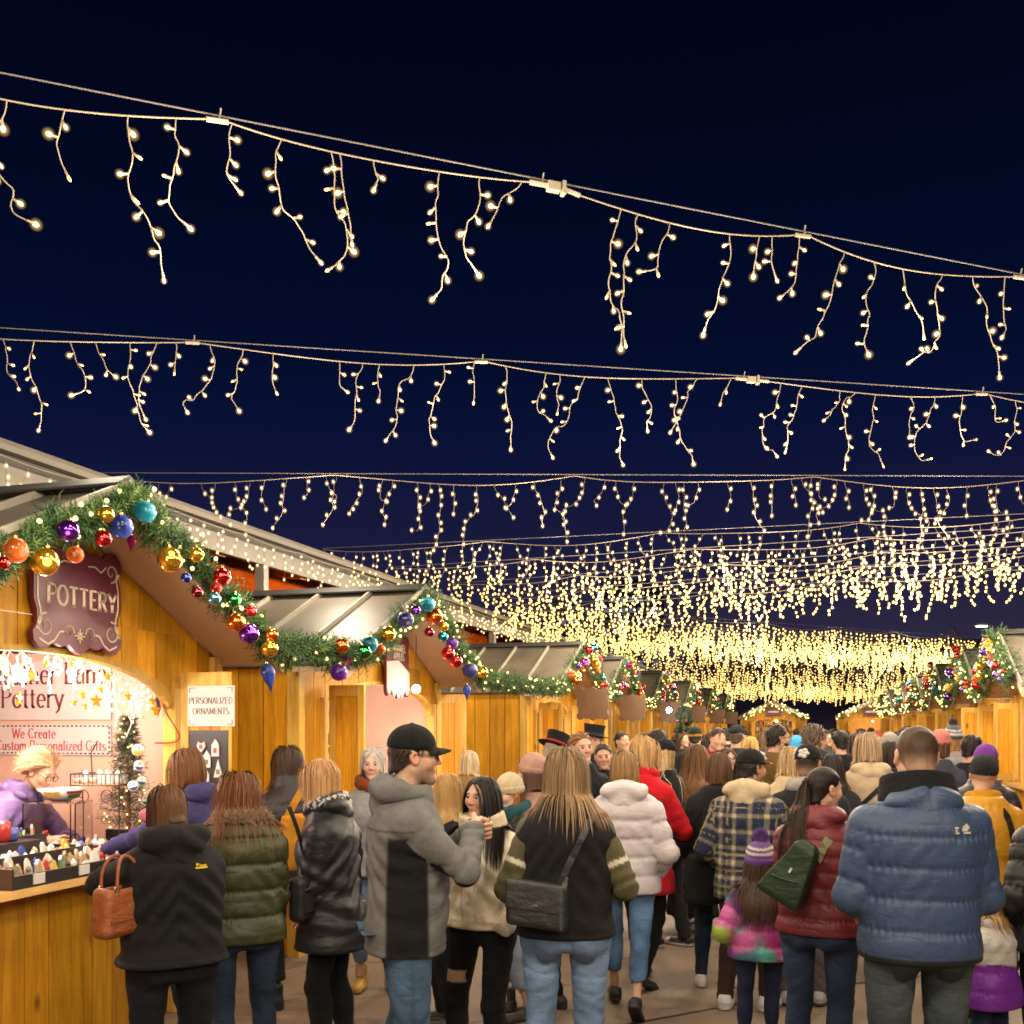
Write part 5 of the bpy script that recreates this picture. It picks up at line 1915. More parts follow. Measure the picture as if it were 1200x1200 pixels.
def wire(label, A, B, clip=1.35, sag=.085, drops=None, spacing=.25, mode='near', r=.012, lights=4, energy=10.0, seed=0, droplen=1.0, steel=True):
    g = random.Random(seed)
    A, B = Vector(A), Vector(B)
    u = (B - A); L = u.length; u.normalize()
    rz = math.atan2(u.y, u.x)
    st = empty('light_string', A, rz, label, 'light string', 'icicle light strings over the aisle')
    slope = u.z
    # local frame: x along the string
    def zc(x):
        f = (x / clip) % 1.0
        return slope * x - .012 - sag * (1 - (2 * f - 1) ** 2) * (.75 + .25 * math.sin(x * 1.7 + seed))
    if steel:
        m = MB(); m.tube([(0, 0, 0), (L, 0, slope * L)], .0028 if mode == 'near' else .004, 4, False); m.build('steel_wire', M_WIRE, st)
    m = MB(); n = int(L / .06)
    P = [Vector((L * i / n, 0, zc(L * i / n))) for i in range(n + 1)]
    m.tube(P, (.0034 if mode == 'near' else .0040), 5, False)
    m.build('cable', M_CORD, st, True)
    if mode == 'near':
        x = 0.0; k = 0
        while x < L:
            m = MB()
            m.tube([(x - .004, -.006, slope * x - .02), (x, .004, slope * x + .004), (x + .003, .0, slope * x + .03)], .0035, 5)
            if k in {1: (2, 5), 2: (3, 6)}[seed]:
                m.box(x + .02, x + .075, -.016, .016, slope * x - .040, slope * x - .004)
                m.box(x + .085, x + .10, -.018, .018, slope * x - .048, slope * x + .006)
                m.tube([(x - .06, 0, zc(x - .06)), (x - .02, 0, slope * x - .02), (x + .02, 0, slope * x - .02)], .011, 6)
                m.tube([(x + .10, 0, slope * x - .022), (x + .17, 0, zc(x + .17))], .010, 6)
            else:
                m.tube([(x - .05, 0, zc(x - .05)), (x + .03, 0, zc(x + .03))], .010, 6)
            m.build('clip', M_CLIP, st)
            x += clip; k += 1
    if drops is None:
        drops = []
        x = g.uniform(0, spacing); k = g.randrange(20)
        while x < L - .05:
            drops.append((x, LENS[k % len(LENS)] * g.uniform(.85, 1.1) * droplen))
            x += spacing * g.uniform(.45, 1.6); k = g.randrange(22) if mode == 'mass' else k + 1
    if mode == 'mass':
        C, Bm = MB(), MB()
        for i, (x, ln) in enumerate(drops):
            z = zc(x)
            k = g.randrange(len(LENS))
            gg = random.Random(500 + k)
            P = smooth_path(drop_path(LENS[k] * droplen, gg), 0)
            o = Vector((x, g.uniform(-.5, .5), z + g.uniform(-.08, .06)))
            C.tube([o + p for p in P], .0045, 3, False)
            for p, d in drop_bulbs(P, gg, .105): Bm.ball(o + p + d * .02, (r * .82,) * 3, 5, 3)
        o = C.build('drops', M_CORDFAR, st); o['kind'] = 'stuff'
        o = Bm.build('bulbs', M_LEDFAR, st); o['kind'] = 'stuff'
    else:
        for i, (x, ln) in enumerate(drops):
            z = zc(x)
            flip = g.choice((0, math.pi))
            if mode == 'near':
                P = smooth_path(drop_path(ln, g), 1)
                c = MB(); c.tube(P, .0024, 5, True)
                o = c.build('drop', M_CORD, st, True, loc=(x, 0, z))
                for p, d in drop_bulbs(P, g):
                    b = put('bulb', g.choice(LED_BULBS), o)
                    q = d.to_track_quat('Z', 'Y')
                    b.matrix_local = Matrix.Translation(p + d * .022) @ q.to_matrix().to_4x4()
                    h = put('bulb_holder', STUB_ME, b)
            else:
                k = min(range(len(LENS)), key=lambda q: abs(LENS[q] - ln) + .03 * ((q * 7 + i * 3) % 5))
                cm, bm_ = drop_template(k, r)
                o = put('drop', cm, st, loc=(x, 0, z), rot=(0, 0, flip + g.uniform(-.3, .3)))
                if r < .0135:
                    for q in bm_:
                        put('bulb', ONE_LED, o, loc=q).scale = (r, r, r * 1.25)
                else:
                    put('bulbs', bm_, o)['kind'] = 'stuff'
    lights, energy = (lights * 2, energy / 2) if mode == 'near' else (lights, energy)
    for i in range(lights):
        x = L * (i + 1.15) / (lights + .6)
        lamp('string_light', (x, .0, zc(x) - .42), energy, WARM, .22, st)
    return st


ZW = 4.10
def wire_ends(xa, ya, xb, yb, ext=(.2, .15)):
    da = (ZW - CAM_H) * FPX / (HZ - ya); db = (ZW - CAM_H) * FPX / (HZ - yb)
    a, b = ray(xa, ya, da), ray(xb, yb, db)
    return a + (a - b) * ext[0], b + (b - a) * ext[1]


def px_drops(A, B, items):
    """(photo column, drop length in px) to (distance along the string, metres)"""
    u = (B - A).normalized(); L = (B - A).length
    out = []
    for px, ln in items:
        lo, hi = 0.0, L
        for _ in range(40):
            mid = (lo + hi) / 2; p = A + u * mid
            cx = CY * p.x + SY * p.y; dd = -SY * p.x + CY * p.y
            if dd < .05 or 600 + FPX * cx / dd < px: lo = mid
            else: hi = mid
        p = A + u * lo
        dd = -SY * p.x + CY * p.y
        out.append((lo, max(.09, ln / FPX * dd)))
    return out


LE = 118.0                                                   # power of one stretch of string, W
A, B = wire_ends(0, 85, 1200, 322, (.12, .40))
wire('nearest icicle light string, highest over the aisle with the longest drops', A, B, 1.32, .085, px_drops(A, B, [(-60, 120), (8, 165), (76, 72), (150, 185), (206, 130), (272, 76), (330, 150), (388, 150), (398, 96), (438, 26), (515, 150), (562, 120), (612, 75), (728, 160), (748, 150), (785, 75), (855, 125), (890, 40), (905, 44), (937, 80), (990, 132), (1024, 110), (1058, 80), (1105, 140), (1140, 118), (1178, 66), (1230, 100), (1290, 130), (1370, 80), (1440, 110), (1500, 60), (1570, 100)]), mode='near', energy=LE, lights=3, seed=1)
A, B = wire_ends(0, 384, 1200, 462, (.1, .30))
wire('second icicle light string from the viewer, crossing above the shelter eave', A, B, 1.75, .075, px_drops(A, B, [(-40, 80), (3, 60), (40, 98), (82, 72), (112, 42), (152, 104), (184, 88), (206, 30), (246, 100), (285, 74), (320, 40), (398, 34), (425, 74), (445, 38), (485, 100), (520, 92), (556, 42), (592, 92), (640, 62), (656, 40), (685, 112), (712, 96), (752, 60), (792, 100), (817, 70), (857, 30), (915, 102), (940, 78), (985, 40), (1003, 96), (1026, 88), (1066, 46), (1096, 96), (1128, 70), (1160, 44), (1190, 92), (1240, 70), (1290, 90), (1330, 50), (1380, 90), (1420, 60), (1480, 80)]), mode='near', energy=LE, lights=4, seed=2)
ROWS = [((130, 554), (1200, 558), 'third', 'mid', .0145, 5), ((392, 642), (1200, 602), 'fourth', 'mid', .0145, 5), ((470, 664), (1200, 618), 'fifth', 'mid', .0150, 4), ((540, 683), (1200, 634), 'sixth', 'mid', .0165, 4), ((575, 698), (1200, 648), 'seventh', 'mid', .0175, 3), ((598, 712), (1200, 663), 'eighth', 'mid', .0185, 4),
        ((610, 708), (1185, 750), 'ninth', 'mid', .019, 3), ((640, 722), (1174, 758), 'tenth', 'mid', .020, 4), ((655, 730), (1162, 763), 'eleventh', 'mid', .021, 3), ((668, 738), (1150, 768), 'twelfth', 'mid', .022, 4), ((680, 743), (1140, 772), 'thirteenth', 'mid', .023, 3),
        ((690, 749), (1130, 776), 'fourteenth', 'mass', .025, 3), ((715, 760), (1120, 784), 'fifteenth', 'mass', .028, 3), ((735, 771), (1100, 791), 'sixteenth', 'mass', .032, 3), ((755, 780), (1085, 797), 'seventeenth', 'mass', .035, 3), ((765, 787), (1075, 802), 'eighteenth', 'mass', .039, 2), ((775, 794), (1065, 807), 'nineteenth', 'mass', .043, 2), ((785, 800), (1055, 811), 'last but one', 'mass', .047, 2), ((792, 805), (1050, 814), 'last', 'mass', .05, 2)]
for i, (a, b, nm, mode, r, nl) in enumerate(ROWS):
    A, B = wire_ends(a[0], a[1], b[0], b[1], (.02, .22))
    wire(nm + ' icicle light string from the viewer, hung across the aisle', A, B, 2.2, .10, None, ((.17, .13)[i] if i < 2 else .115) if mode == 'mid' else (.19, .18, .17, .16, .15, .15, .15, .15)[i - 11], mode, r * (.92 if mode == 'mid' else .80), nl, LE * (1 if i < 8 else .9), 20 + i, 1.0 if i < 13 else 1.3)
# the same strings go on behind the viewer
for i, (y, lab) in enumerate(((1.0, 'icicle light string just behind the viewer'), (-2.6, 'icicle light string well behind the viewer'))):
    wire(lab + ', out of the picture', (-4.6, y, 4.1), (4.2, y + 1.2, 4.1), 1.6, .08, None, .25, 'mid', .012, 4, LE * 1.6, 60 + i)
# along the shelter's eave
wire('icicle lights clipped along the cream eave of the timber shelter', (-5.70, 4.6, 3.79), (-5.70, 44.0, 3.79), 1.2, .03, None, .15, 'mid', .013, 0, 0, 80, .62, False)
# ------------------------------------------------------------------ fir garlands with baubles
M_FIR = attr_mat('fir_needles', .55, 0, 0, 10, 0, spec=.35, var=.1)
M_FAIRY = glow('fairy_bulb', (1.0, .74, .26), 4.0, False)


def garland(label, pts, rad, dens, seed, nlights, lr=.012, needle=.05, nn=16, lamps=0, power=6.0):
    g = np.random.default_rng(seed)
    P = np.array([tuple(p) for p in pts]); seg = np.linalg.norm(np.diff(P, axis=0), axis=1); cum = np.concatenate([[0], np.cumsum(seg)])
    L = cum[-1]; n = int(L * dens)
    s = g.uniform(0, L, n)
    C = np.stack([np.interp(s, cum, P[:, i]) for i in range(3)], 1)
    T = np.stack([np.interp(np.clip(s + .05, 0, L), cum, P[:, i]) - np.interp(np.clip(s - .05, 0, L), cum, P[:, i]) for i in range(3)], 1)
    T /= np.linalg.norm(T, axis=1)[:, None] + 1e-9
    D = g.normal(size=(n, 3)); D -= T * (D * T).sum(1)[:, None]; D /= np.linalg.norm(D, axis=1)[:, None]
    lump = 1 + .25 * np.sin(s * 9 + seed) + .15 * np.sin(s * 23)
    D = D + T * g.normal(0, .55, n)[:, None]; D[:, 2] -= .12; D /= np.linalg.norm(D, axis=1)[:, None]
    ln = rad * lump * g.uniform(.55, 1.15, n)
    t = np.linspace(.2, 1.0, nn)
    roots = C[:, None] + D[:, None] * (ln[:, None] * t[None])[:, :, None]
    side = np.cross(D, g.normal(size=(n, 3))); side /= np.linalg.norm(side, axis=1)[:, None]
    up = np.cross(D, side)
    an = (np.arange(nn) * 2.4)[None, :] + g.uniform(0, 6, n)[:, None]
    nd = side[:, None] * np.cos(an)[:, :, None] + up[:, None] * np.sin(an)[:, :, None]
    nd = nd + D[:, None] * .75; nd /= np.linalg.norm(nd, axis=2)[:, :, None]
    wv = np.cross(nd, D[:, None] + .01); wv /= np.linalg.norm(wv, axis=2)[:, :, None] + 1e-9
    w = needle * .075
    nl = needle * g.uniform(.7, 1.2, (n, nn))[:, :, None]
    V = np.stack([roots - wv * w * .6, roots + nd * nl * .4 + wv * w, roots + nd * nl, roots + nd * nl * .4 - wv * w], 2).reshape(-1, 3)
    F = np.arange(n * nn * 4).reshape(-1, 4)
    cols = np.array([(.032, .085, .024), (.055, .125, .032), (.090, .170, .040), (.022, .060, .024), (.130, .200, .050)])
    cc = cols[g.choice(5, n, p=(.3, .3, .18, .15, .07))] * g.uniform(.8, 1.25, n)[:, None]
    Cc = np.repeat(cc, nn * 4, axis=0)
    # stems
    w2 = .0025
    Vs = np.stack([C - side * w2, C + side * w2, C + D * ln[:, None] + side * w2 * .5, C + D * ln[:, None] - side * w2 * .5], 1).reshape(-1, 3)
    Fs = np.arange(n * 4).reshape(-1, 4) + len(V)
    me = mesh('garland', np.concatenate([V, Vs]), np.concatenate([F, Fs]), M_FIR, False, np.concatenate([Cc, np.tile((.05, .035, .02), (len(Vs), 1))]))
    o = put('fir_garland', me)
    tag(o, label, 'garland', 'fir garlands on the stall gables')
    sv = g.uniform(0, L, nlights)
    M = MB()
    for q in sv:
        p = np.array([np.interp(q, cum, P[:, i]) for i in range(3)])
        d = g.normal(size=3); d /= np.linalg.norm(d)
        d[0] = abs(d[0]) if pts[0][0] < 0 else -abs(d[0])
        M.ball(p + d * rad * g.uniform(.75, 1.05), lr, 6, 5)
    if nlights:
        b = M.build('fairy_lights', M_FAIRY, o, True); b['kind'] = 'stuff'
    for k in range(lamps):
        q = L * (k + .5) / lamps
        p = np.array([np.interp(q, cum, P[:, i]) for i in range(3)])
        lamp('garland_light', (p[0] + ((.30 if p[0] < 0 else -.30) if abs(pts[0][0] - pts[-1][0]) < .1 else 0), p[1] - (0 if abs(pts[0][0] - pts[-1][0]) < .1 else .35), p[2] - .05), power, WARM, .14, o)
    return o, P, cum


BCOL = {'red': (.55, .012, .014), 'orange': (.70, .13, .012), 'gold': (.80, .42, .035), 'purple': (.14, .018, .36), 'blue': (.03, .07, .42), 'teal': (.01, .26, .38), 'green': (.015, .22, .05), 'magenta': (.42, .012, .20), 'navy': (.03, .03, .16), 'pink': (.6, .25, .25), 'silver': (.6, .6, .62), 'lightblue': (.15, .45, .55), 'maroon': (.22, .01, .03)}
BM = {}
CAPM = MB(); CAPM.lathe([(.16, .96), (.17, 1.0), (.16, 1.16), (.05, 1.2)], 10)
CAP_ME = CAPM.mesh('bauble_cap', M_GOLDCAP, True)
RINGM = MB(); RINGM.tube([(.07 * math.cos(t), 0, 1.27 + .08 * math.sin(t)) for t in np.linspace(0, 6.28, 11)[:-1]], .014, 4, closed=True)
RING_ME = RINGM.mesh('hook', M_GOLDCAP, True)


def bauble_mat(c, glit):
    k = 'bauble_' + c + ('_glitter' if glit else '')
    if k in MATS: return MATS[k]
    m, nt, N, L, b = nodes(k)
    setp(b, Base_Color=(*BCOL[c], 1), Metallic=.9, Roughness=.38 if glit else .12, Coat_Weight=.6, Coat_Roughness=.06)
    tc = N.new('ShaderNodeTexCoord')
    if glit:
        v = N.new('ShaderNodeTexVoronoi'); v.inputs['Scale'].default_value = 26.0
        L.new(tc.outputs['Object'], v.inputs['Vector'])
        bump(N, L, b, v.outputs['Distance'], .8, .05)
    MATS[k] = m
    return m


def bauble_mesh(c, shape, glit):
    k = (c, shape, glit)
    if k in BM: return BM[k]
    m = MB()
    if shape == 'drop': prof = [(.02, -2.2), (.25, -1.5), (.62, -.7), (.80, .0), (.62, .55), (.3, .85), (.15, .98)]
    elif shape == 'spike': prof = [(.02, -1.9), (.3, -1.1), (.75, .1), (.6, .6), (.16, .98)]
    else: prof = [(max(.001, math.sin(t)), -math.cos(t)) for t in np.linspace(.02, math.pi - .14, 15)]
    n = 8 if shape == 'spike' else 22
    m.lathe(prof, n)
    BM[k] = m.mesh('ornament', bauble_mat(c, glit), shape != 'spike')
    return BM[k]


def bauble(label, p, r, c, shape='ball', glit=False, group=None):
    e = put('bauble', bauble_mesh(c, shape, glit), loc=p)
    e.scale = (r, r, r)
    e.rotation_euler = (rng.uniform(-.25, .25), rng.uniform(-.25, .25), rng.uniform(0, 6))
    tag(e, label, 'bauble', group or 'baubles on the fir garlands')
    if r > .02:
        put('bauble_cap', CAP_ME, e); put('hook', RING_ME, e)
    return e


def plane_x(px, py, X):
    """where the sight line of a photo pixel meets the upright plane x = X"""
    a, b = ray(px, py, 1.0), Vector((0, 0, CAM_H))
    d = a - b
    return b + d * (X / d.x)


def eave_path(yc, x, n=14, over=1.34):
    out = []
    for i in range(n + 1):
        t = -over + 2 * over * i / n
        out.append(Vector((x, yc + t, APEX + .055 - SL * abs(t) - .05 + .035 * math.sin(i * 2.1))))
    return out


def swag(a, b, sag, n=10):
    return [a.lerp(b, i / n) - Vector((0, 0, sag * (1 - (2 * i / n - 1) ** 2))) for i in range(n + 1)]


GX = LX + .50
GP = []
for i, y in enumerate(YL):
    P = eave_path(y, GX)
    GP.append(P)
    dens = (560, 430, 240, 150, 110, 80, 60, 50)[i]
    garland('thick fir garland with lights along the gable of the ' + WORD[i] + ' left-hand stall', P, (.102, .105, .13, .16, .17, .17, .17, .17)[i], dens, 30 + i, (34, 44, 40, 36, 34, 30, 28, 26)[i], (.012, .012, .013, .014, .016, .019, .022, .025)[i], (.042, .042, .055, .065, .075, .085, .1, .1)[i], 16 if i < 2 else 10, (3, 3, 2, 2, 1, 1, 1, 1)[i], (6., 6., 8., 8., 12., 12., 12., 12.)[i])
    if i < 5:
        nxt = eave_path(YL[i + 1], GX)[0]
        garland('thin fir swag between the ' + WORD[i] + ' and ' + WORD[i + 1] + ' left-hand stalls', swag(P[-1], nxt, 0.0 if i == 0 else .03), .12, int(dens * .7), 50 + i, (9, 34, 20, 30, 30)[i], (.012, .012, .013, .015, .018)[i], .05, 14 if i < 2 else 8)
GXR = RX - .50
GPR = []
for i, y in enumerate(YR):
    P = eave_path(y, GXR)
    GPR.append(P)
    garland('thick fir garland with lights along the gable of the ' + WORD[i] + ' right-hand stall', P, .14, (170, 130, 90, 70, 60, 50, 50)[i], 70 + i, (42, 40, 36, 34, 30, 28, 26)[i], (.013, .015, .017, .020, .022, .025, .027)[i], .08, 10, (2, 2, 1, 1, 1, 1, 1)[i], 9.0)
    if i < 6:
        garland('fir swag between the ' + WORD[i] + ' and ' + WORD[i + 1] + ' right-hand stalls', swag(P[-1], eave_path(YR[i + 1], GXR)[0], .05), .12, (110, 90, 60, 50, 40, 40)[i], 90 + i, (20, 20, 20, 16, 16, 16)[i], (.013, .015, .017, .020, .022, .025)[i], .07, 8)
for e, lab in ((ENDS[0], 'left'), (ENDS[1], 'right')):
    P = [Vector((e.location.x + t, e.location.y - .5, APEX - .03 - SL * abs(t))) for t in np.linspace(-1.5, 1.5, 12)]
    garland('small lit garland on the gable of the closing stall ' + lab + ' of the dark gap', P, .18, 60, 110, 60, .036, .1, 8, 2, 22.0)

# baubles of the two near stalls stand where the photograph shows them
NEARB = [(4, 660, 8, 'red', 'ball', 0, 'red bauble at the cut-off left end of the pottery stall garland'),
    (18, 645, 15, 'orange', 'ball', 1, 'large orange foil bauble at the left end of the pottery stall garland'), (52, 658, 17, 'gold', 'ball', 0, 'largest gold bauble, hanging over the top left of the POTTERY sign'),
    (80, 622, 13, 'purple', 'ball', 0, 'shiny purple bauble in the middle of the garland left of the blue one'), (124, 603, 10, 'gold', 'ball', 0, 'gold bauble half hidden beside the blue glitter bauble'),
    (142, 617, 14, 'blue', 'ball', 1, 'blue crackled bauble at the peak of the pottery stall'), (170, 600, 13, 'teal', 'ball', 1, 'teal glitter bauble right of the pottery stall peak'),
    (121, 631, 10, 'red', 'ball', 0, 'red bauble just under the blue crackled bauble'), (88, 650, 10, 'orange', 'ball', 1, 'copper glitter bauble touching the top of the POTTERY sign'),
    (154, 634, 7, 'magenta', 'spike', 0, 'magenta pointed ornament below the teal glitter bauble'), (199, 656, 15, 'gold', 'ball', 0, 'large amber gold bauble on the falling side of the pottery garland'),
    (230, 650, 9, 'gold', 'ball', 0, 'small gold bauble right of the large amber one'), (218, 677, 6, 'blue', 'ball', 0, 'tiny bright blue bauble under the large amber one'),
    (260, 676, 11, 'red', 'ball', 0, 'glossy crimson bauble on the falling side of the pottery garland'), (231, 694, 7, 'maroon', 'ball', 0, 'dark red bauble low on the pottery garland'), (253, 689, 7, 'red', 'ball', 1, 'red glitter bauble under the glossy crimson one'),
    (251, 701, 8, 'lightblue', 'ball', 0, 'pale blue bauble above the copper one'), (274, 703, 9, 'green', 'ball', 0, 'emerald green bauble on the pottery garland'), (294, 716, 7, 'red', 'ball', 0, 'small red bauble right of the emerald one'),
    (277, 729, 11, 'orange', 'ball', 0, 'copper bauble left of the violet one'), (292, 743, 12, 'purple', 'ball', 0, 'violet bauble near the lower end of the pottery garland'), (318, 744, 8, 'orange', 'ball', 0, 'orange bauble at the foot of the pottery garland'),
    (316, 760, 10, 'gold', 'ball', 0, 'golden ring-like bauble at the foot of the pottery garland'), (314, 788, 11, 'blue', 'drop', 1, 'long blue glitter drop hanging between the first two stalls'),
    (397, 788, 10, 'purple', 'ball', 1, 'purple glitter bauble at the left foot of the second garland'), (406, 774, 8, 'magenta', 'spike', 0, 'magenta pointed ornament at the left foot of the second garland'), (400, 757, 9, 'orange', 'ball', 0, 'orange bauble low on the left of the second garland'),
    (433, 755, 10, 'teal', 'ball', 1, 'teal glitter bauble on the rising side of the second garland'), (426, 764, 9, 'green', 'ball', 0, 'green ribbed bauble under the teal one'), (455, 743, 9, 'gold', 'ball', 0, 'amber bauble above the caramel apples sign'),
    (446, 761, 6, 'orange', 'ball', 1, 'small copper bauble left of the caramel apples sign'), (475, 726, 10, 'navy', 'ball', 1, 'navy glitter bauble near the second peak'), (487, 715, 6, 'purple', 'ball', 0, 'small purple bauble near the second peak'), (501, 708, 9, 'teal', 'ball', 1, 'teal bauble at the second peak'),
    (509, 722, 10, 'orange', 'ball', 0, 'bright orange bauble right of the second peak'), (520, 734, 6, 'gold', 'ball', 0, 'small gold bauble under the bright orange one'), (503, 741, 6, 'maroon', 'ball', 0, 'small dark red bauble right of the caramel apples sign'), (519, 746, 6, 'teal', 'ball', 0, 'small teal bauble on the falling side of the second garland'), (530, 754, 7, 'purple', 'ball', 1, 'purple bauble on the falling side of the second garland'),
    (525, 766, 8, 'red', 'ball', 0, 'red bauble halfway down the second garland'), (534, 775, 8, 'red', 'ball', 0, 'lower red bauble halfway down the second garland'), (551, 786, 9, 'navy', 'ball', 1, 'navy bauble near the right foot of the second garland'), (565, 788, 7, 'gold', 'ball', 0, 'gold bauble at the right foot of the second garland'), (547, 808, 6, 'blue', 'drop', 1, 'blue drop ornament hanging at the right foot of the second garland')]
for px, py, rp, c, shp, gl, lab in NEARB:
    p = plane_x(px, py, GX + (.11 if shp == 'ball' else .07))
    dd = -SY * p.x + CY * p.y
    bauble(lab, p, rp / FPX * dd, c, shp, bool(gl))
ORD = 'first second third fourth fifth sixth seventh eighth ninth tenth eleventh twelfth thirteenth fourteenth fifteenth sixteenth seventeenth eighteenth nineteenth twentieth twenty-first twenty-second'.split()
for i in range(2, 8):
    for k in range((20, 18, 14, 10, 8, 6)[i - 2]):
        q = GP[i][1 + (k * (len(GP[i]) - 2)) // (20, 18, 14, 10, 8, 6)[i - 2]]
        c = rng.choice(('red', 'orange', 'gold', 'purple', 'teal', 'magenta', 'gold', 'red', 'orange', 'navy', 'green'))
        r = rng.uniform(.04, .075)
        bauble('%s bauble, %s from the near foot of the %s left-hand garland' % (c, ORD[k], WORD[i]), q + Vector((rng.uniform(.06, .14), rng.uniform(-.05, .05), rng.uniform(-.12, .12))), r, c, 'ball', rng.random() < .3, 'baubles on the %s left garland' % WORD[i])
for i in range(0, 5):
    for k in range((22, 16, 12, 8, 6)[i]):
        q = GPR[i][1 + (k * (len(GPR[i]) - 2)) // (22, 16, 12, 8, 6)[i]]
        c = rng.choice(('red', 'orange', 'gold', 'purple', 'teal', 'red', 'orange', 'navy'))
        bauble('%s bauble, %s from the near foot of the %s right-hand garland' % (c, ORD[k], WORD[i]), q + Vector((-rng.uniform(.06, .14), rng.uniform(-.05, .05), rng.uniform(-.14, .10))), rng.uniform(.045, .07), c, 'ball', rng.random() < .3, 'baubles on the %s right garland' % WORD[i])
# ------------------------------------------------------------------ signs and goods
ST1 = STALL[0]
M_INK = flat('plum_ink', (.19, .035, .055), .6, 0, .05)
M_REDINK = flat('red_ink', (.50, .055, .085), .6, 0, .05)
M_GREYINK = flat('grey_ink', (.18, .14, .14), .7)
M_STAR = flat('golden_star', (.85, .42, .03), .35, .3, .1)


def sub(parent, name, cat, label, loc, rz=0.0, group=None):
    """a thing placed in a stall's own frame (x along its front, y into it)"""
    w = Matrix.Translation(parent.location) @ Matrix.Rotation(parent.rotation_euler.z, 4, 'Z')
    p = w @ Vector(loc)
    return empty(name, p, parent.rotation_euler.z + rz, label, cat, group)


def plaque(w, h, n=10):
    """outline of a scroll-edged sign, centred, as (x, z)"""
    half = [(0, -h * .5), (w * .06, -h * .47), (w * .12, -h * .42), (w * .20, -h * .445), (w * .28, -h * .41), (w * .34, -h * .46), (w * .42, -h * .47), (w * .48, -h * .41), (w * .49, -h * .33), (w * .445, -h * .25), (w * .45, -h * .15), (w * .48, -h * .05), (w * .48, h * .15), (w * .455, h * .24), (w * .49, h * .31), (w * .485, h * .40), (w * .43, h * .47), (w * .34, h * .47), (w * .27, h * .41), (w * .18, h * .44), (w * .1, h * .43), (0, h * .5)]
    return half + [(-x, z) for x, z in reversed(half[1:-1])]


def ribbon(mb, pts, w, y, dy=.003):
    for a, b in zip(pts[:-1], pts[1:]):
        a, b = Vector(a), Vector(b); d = (b - a)
        if d.length < 1e-6: continue
        d.normalize(); n = Vector((-d.y, d.x)) * w / 2; d *= w * .3
        mb.prism([tuple(p) for p in (a - n - d, b - n + d, b + n + d, a + n - d)], y - dy, y)


def spiral(cx, cz, r0, turns, a0, sgn=1, n=26):
    return [(cx + r0 * (1 - .8 * i / n) * math.cos(a0 + sgn * turns * 6.283 * i / n), cz + r0 * (1 - .8 * i / n) * math.sin(a0 + sgn * turns * 6.283 * i / n)) for i in range(n + 1)]


# POTTERY
sg = sub(ST1, 'hanging_sign', 'sign', 'plum scroll-edged sign reading POTTERY on the near stall gable', (.12, -.03, 2.47))
m = MB(); m.prism(plaque(.70, .60), -.03, 0); m.build('sign_board', M_PLUM, sg)
m = MB()
write(m, 'POTTERY', .03, -.045, .100, -.0302, .20, .09, .12, .09, center=True)
m.build('lettering', M_CREAM, sg)
m = MB()
for s_ in (-1, 1):
    ribbon(m, [(s_ * x * .93, z * .93) for x, z in plaque(.70, .60)[8:15]], .010, -.0302)
    ribbon(m, spiral(s_ * .255, -.165, .065, 1.35, math.pi / 2, -s_), .009, -.0302)
    ribbon(m, spiral(s_ * .255, .175, .055, 1.2, -math.pi / 2, s_), .008, -.0302)
    ribbon(m, spiral(s_ * .085, -.185, .040, 1.2, math.pi if s_ > 0 else 0, -s_), .008, -.0302)
    ribbon(m, [(s_ * .30, -.235), (s_ * .24, -.262), (s_ * .19, -.235), (s_ * .155, -.19), (s_ * .125, -.185)], .008, -.0302)
    ribbon(m, [(s_ * .21, .20), (s_ * .17, .165), (s_ * .12, .19), (s_ * .07, .185)], .007, -.0302)
for k in range(8):
    a = k * math.pi / 4
    ribbon(m, [(.008 * math.cos(a), -.20 + .008 * math.sin(a)), ((.038 if k % 2 == 0 else .026) * math.cos(a), -.20 + (.038 if k % 2 == 0 else .026) * math.sin(a))], .006, -.0302)
m.build('scroll_lines', M_CREAM, sg)

# sign on the second stall: white dripping apples over plum
sg = sub(STALL[1], 'hanging_sign', 'sign', 'plum sign with white dripping caramel over it on the second stall gable', (.28, -.05, 2.36))
m = MB(); m.prism(plaque(.56, .62), -.03, 0); m.build('sign_board', M_PLUM, sg)
m = MB()
bump_ = [(-.27, .02), (.0, .05), (.27, -.06)] + [(.27 - .54 * i / 40, -.22 - .06 * abs(math.sin(i * math.pi / 8)) - (.03 if 12 < i < 28 else 0)) for i in range(41)]
m.prism(bump_[::-1], -.036, -.031); m.build('caramel_drip', M_PAPER, sg)
m = MB(); write(m, 'CARAMEL', 0, .13, .070, -.0302, .2, .1, .1, .04, center=True); write(m, 'APPLES', .02, .055, .062, -.0302, .2, .1, .1, .04, center=True); m.build('lettering', M_CREAM, sg)
for i in range(2, 8):
    sg = sub(STALL[i], 'hanging_sign', 'sign', 'plain brown plaque on the gable of the %s left-hand stall' % WORD[i], (.0, -.62, 2.13), -math.pi / 2)
    m = MB(); m.prism(plaque(.50, .52), -.03, 0); m.build('sign_board', M_BROWNSIGN, sg)
    m = MB(); m.tube([(-.15, -.015, .24), (-.15, -.015, .62)], .006, 5); m.tube([(.15, -.015, .24), (.15, -.015, .62)], .006, 5); m.build('hanger', M_DARK, sg)
for e, c in ((ENDS[0], M_PLUM), (ENDS[1], M_PLUM)):
    sg = sub(e, 'hanging_sign', 'sign', 'tiny plum sign on the closing stall ' + ('left' if e is ENDS[0] else 'right') + ' of the dark gap', (0, -.03, 2.5))
    m = MB(); m.prism(plaque(.75, .45), -.03, 0); m.build('sign_board', c, sg)
    m = MB(); m.box(-.24, .24, -.034, -.031, -.03, .05); m.build('lettering', M_CREAM, sg)

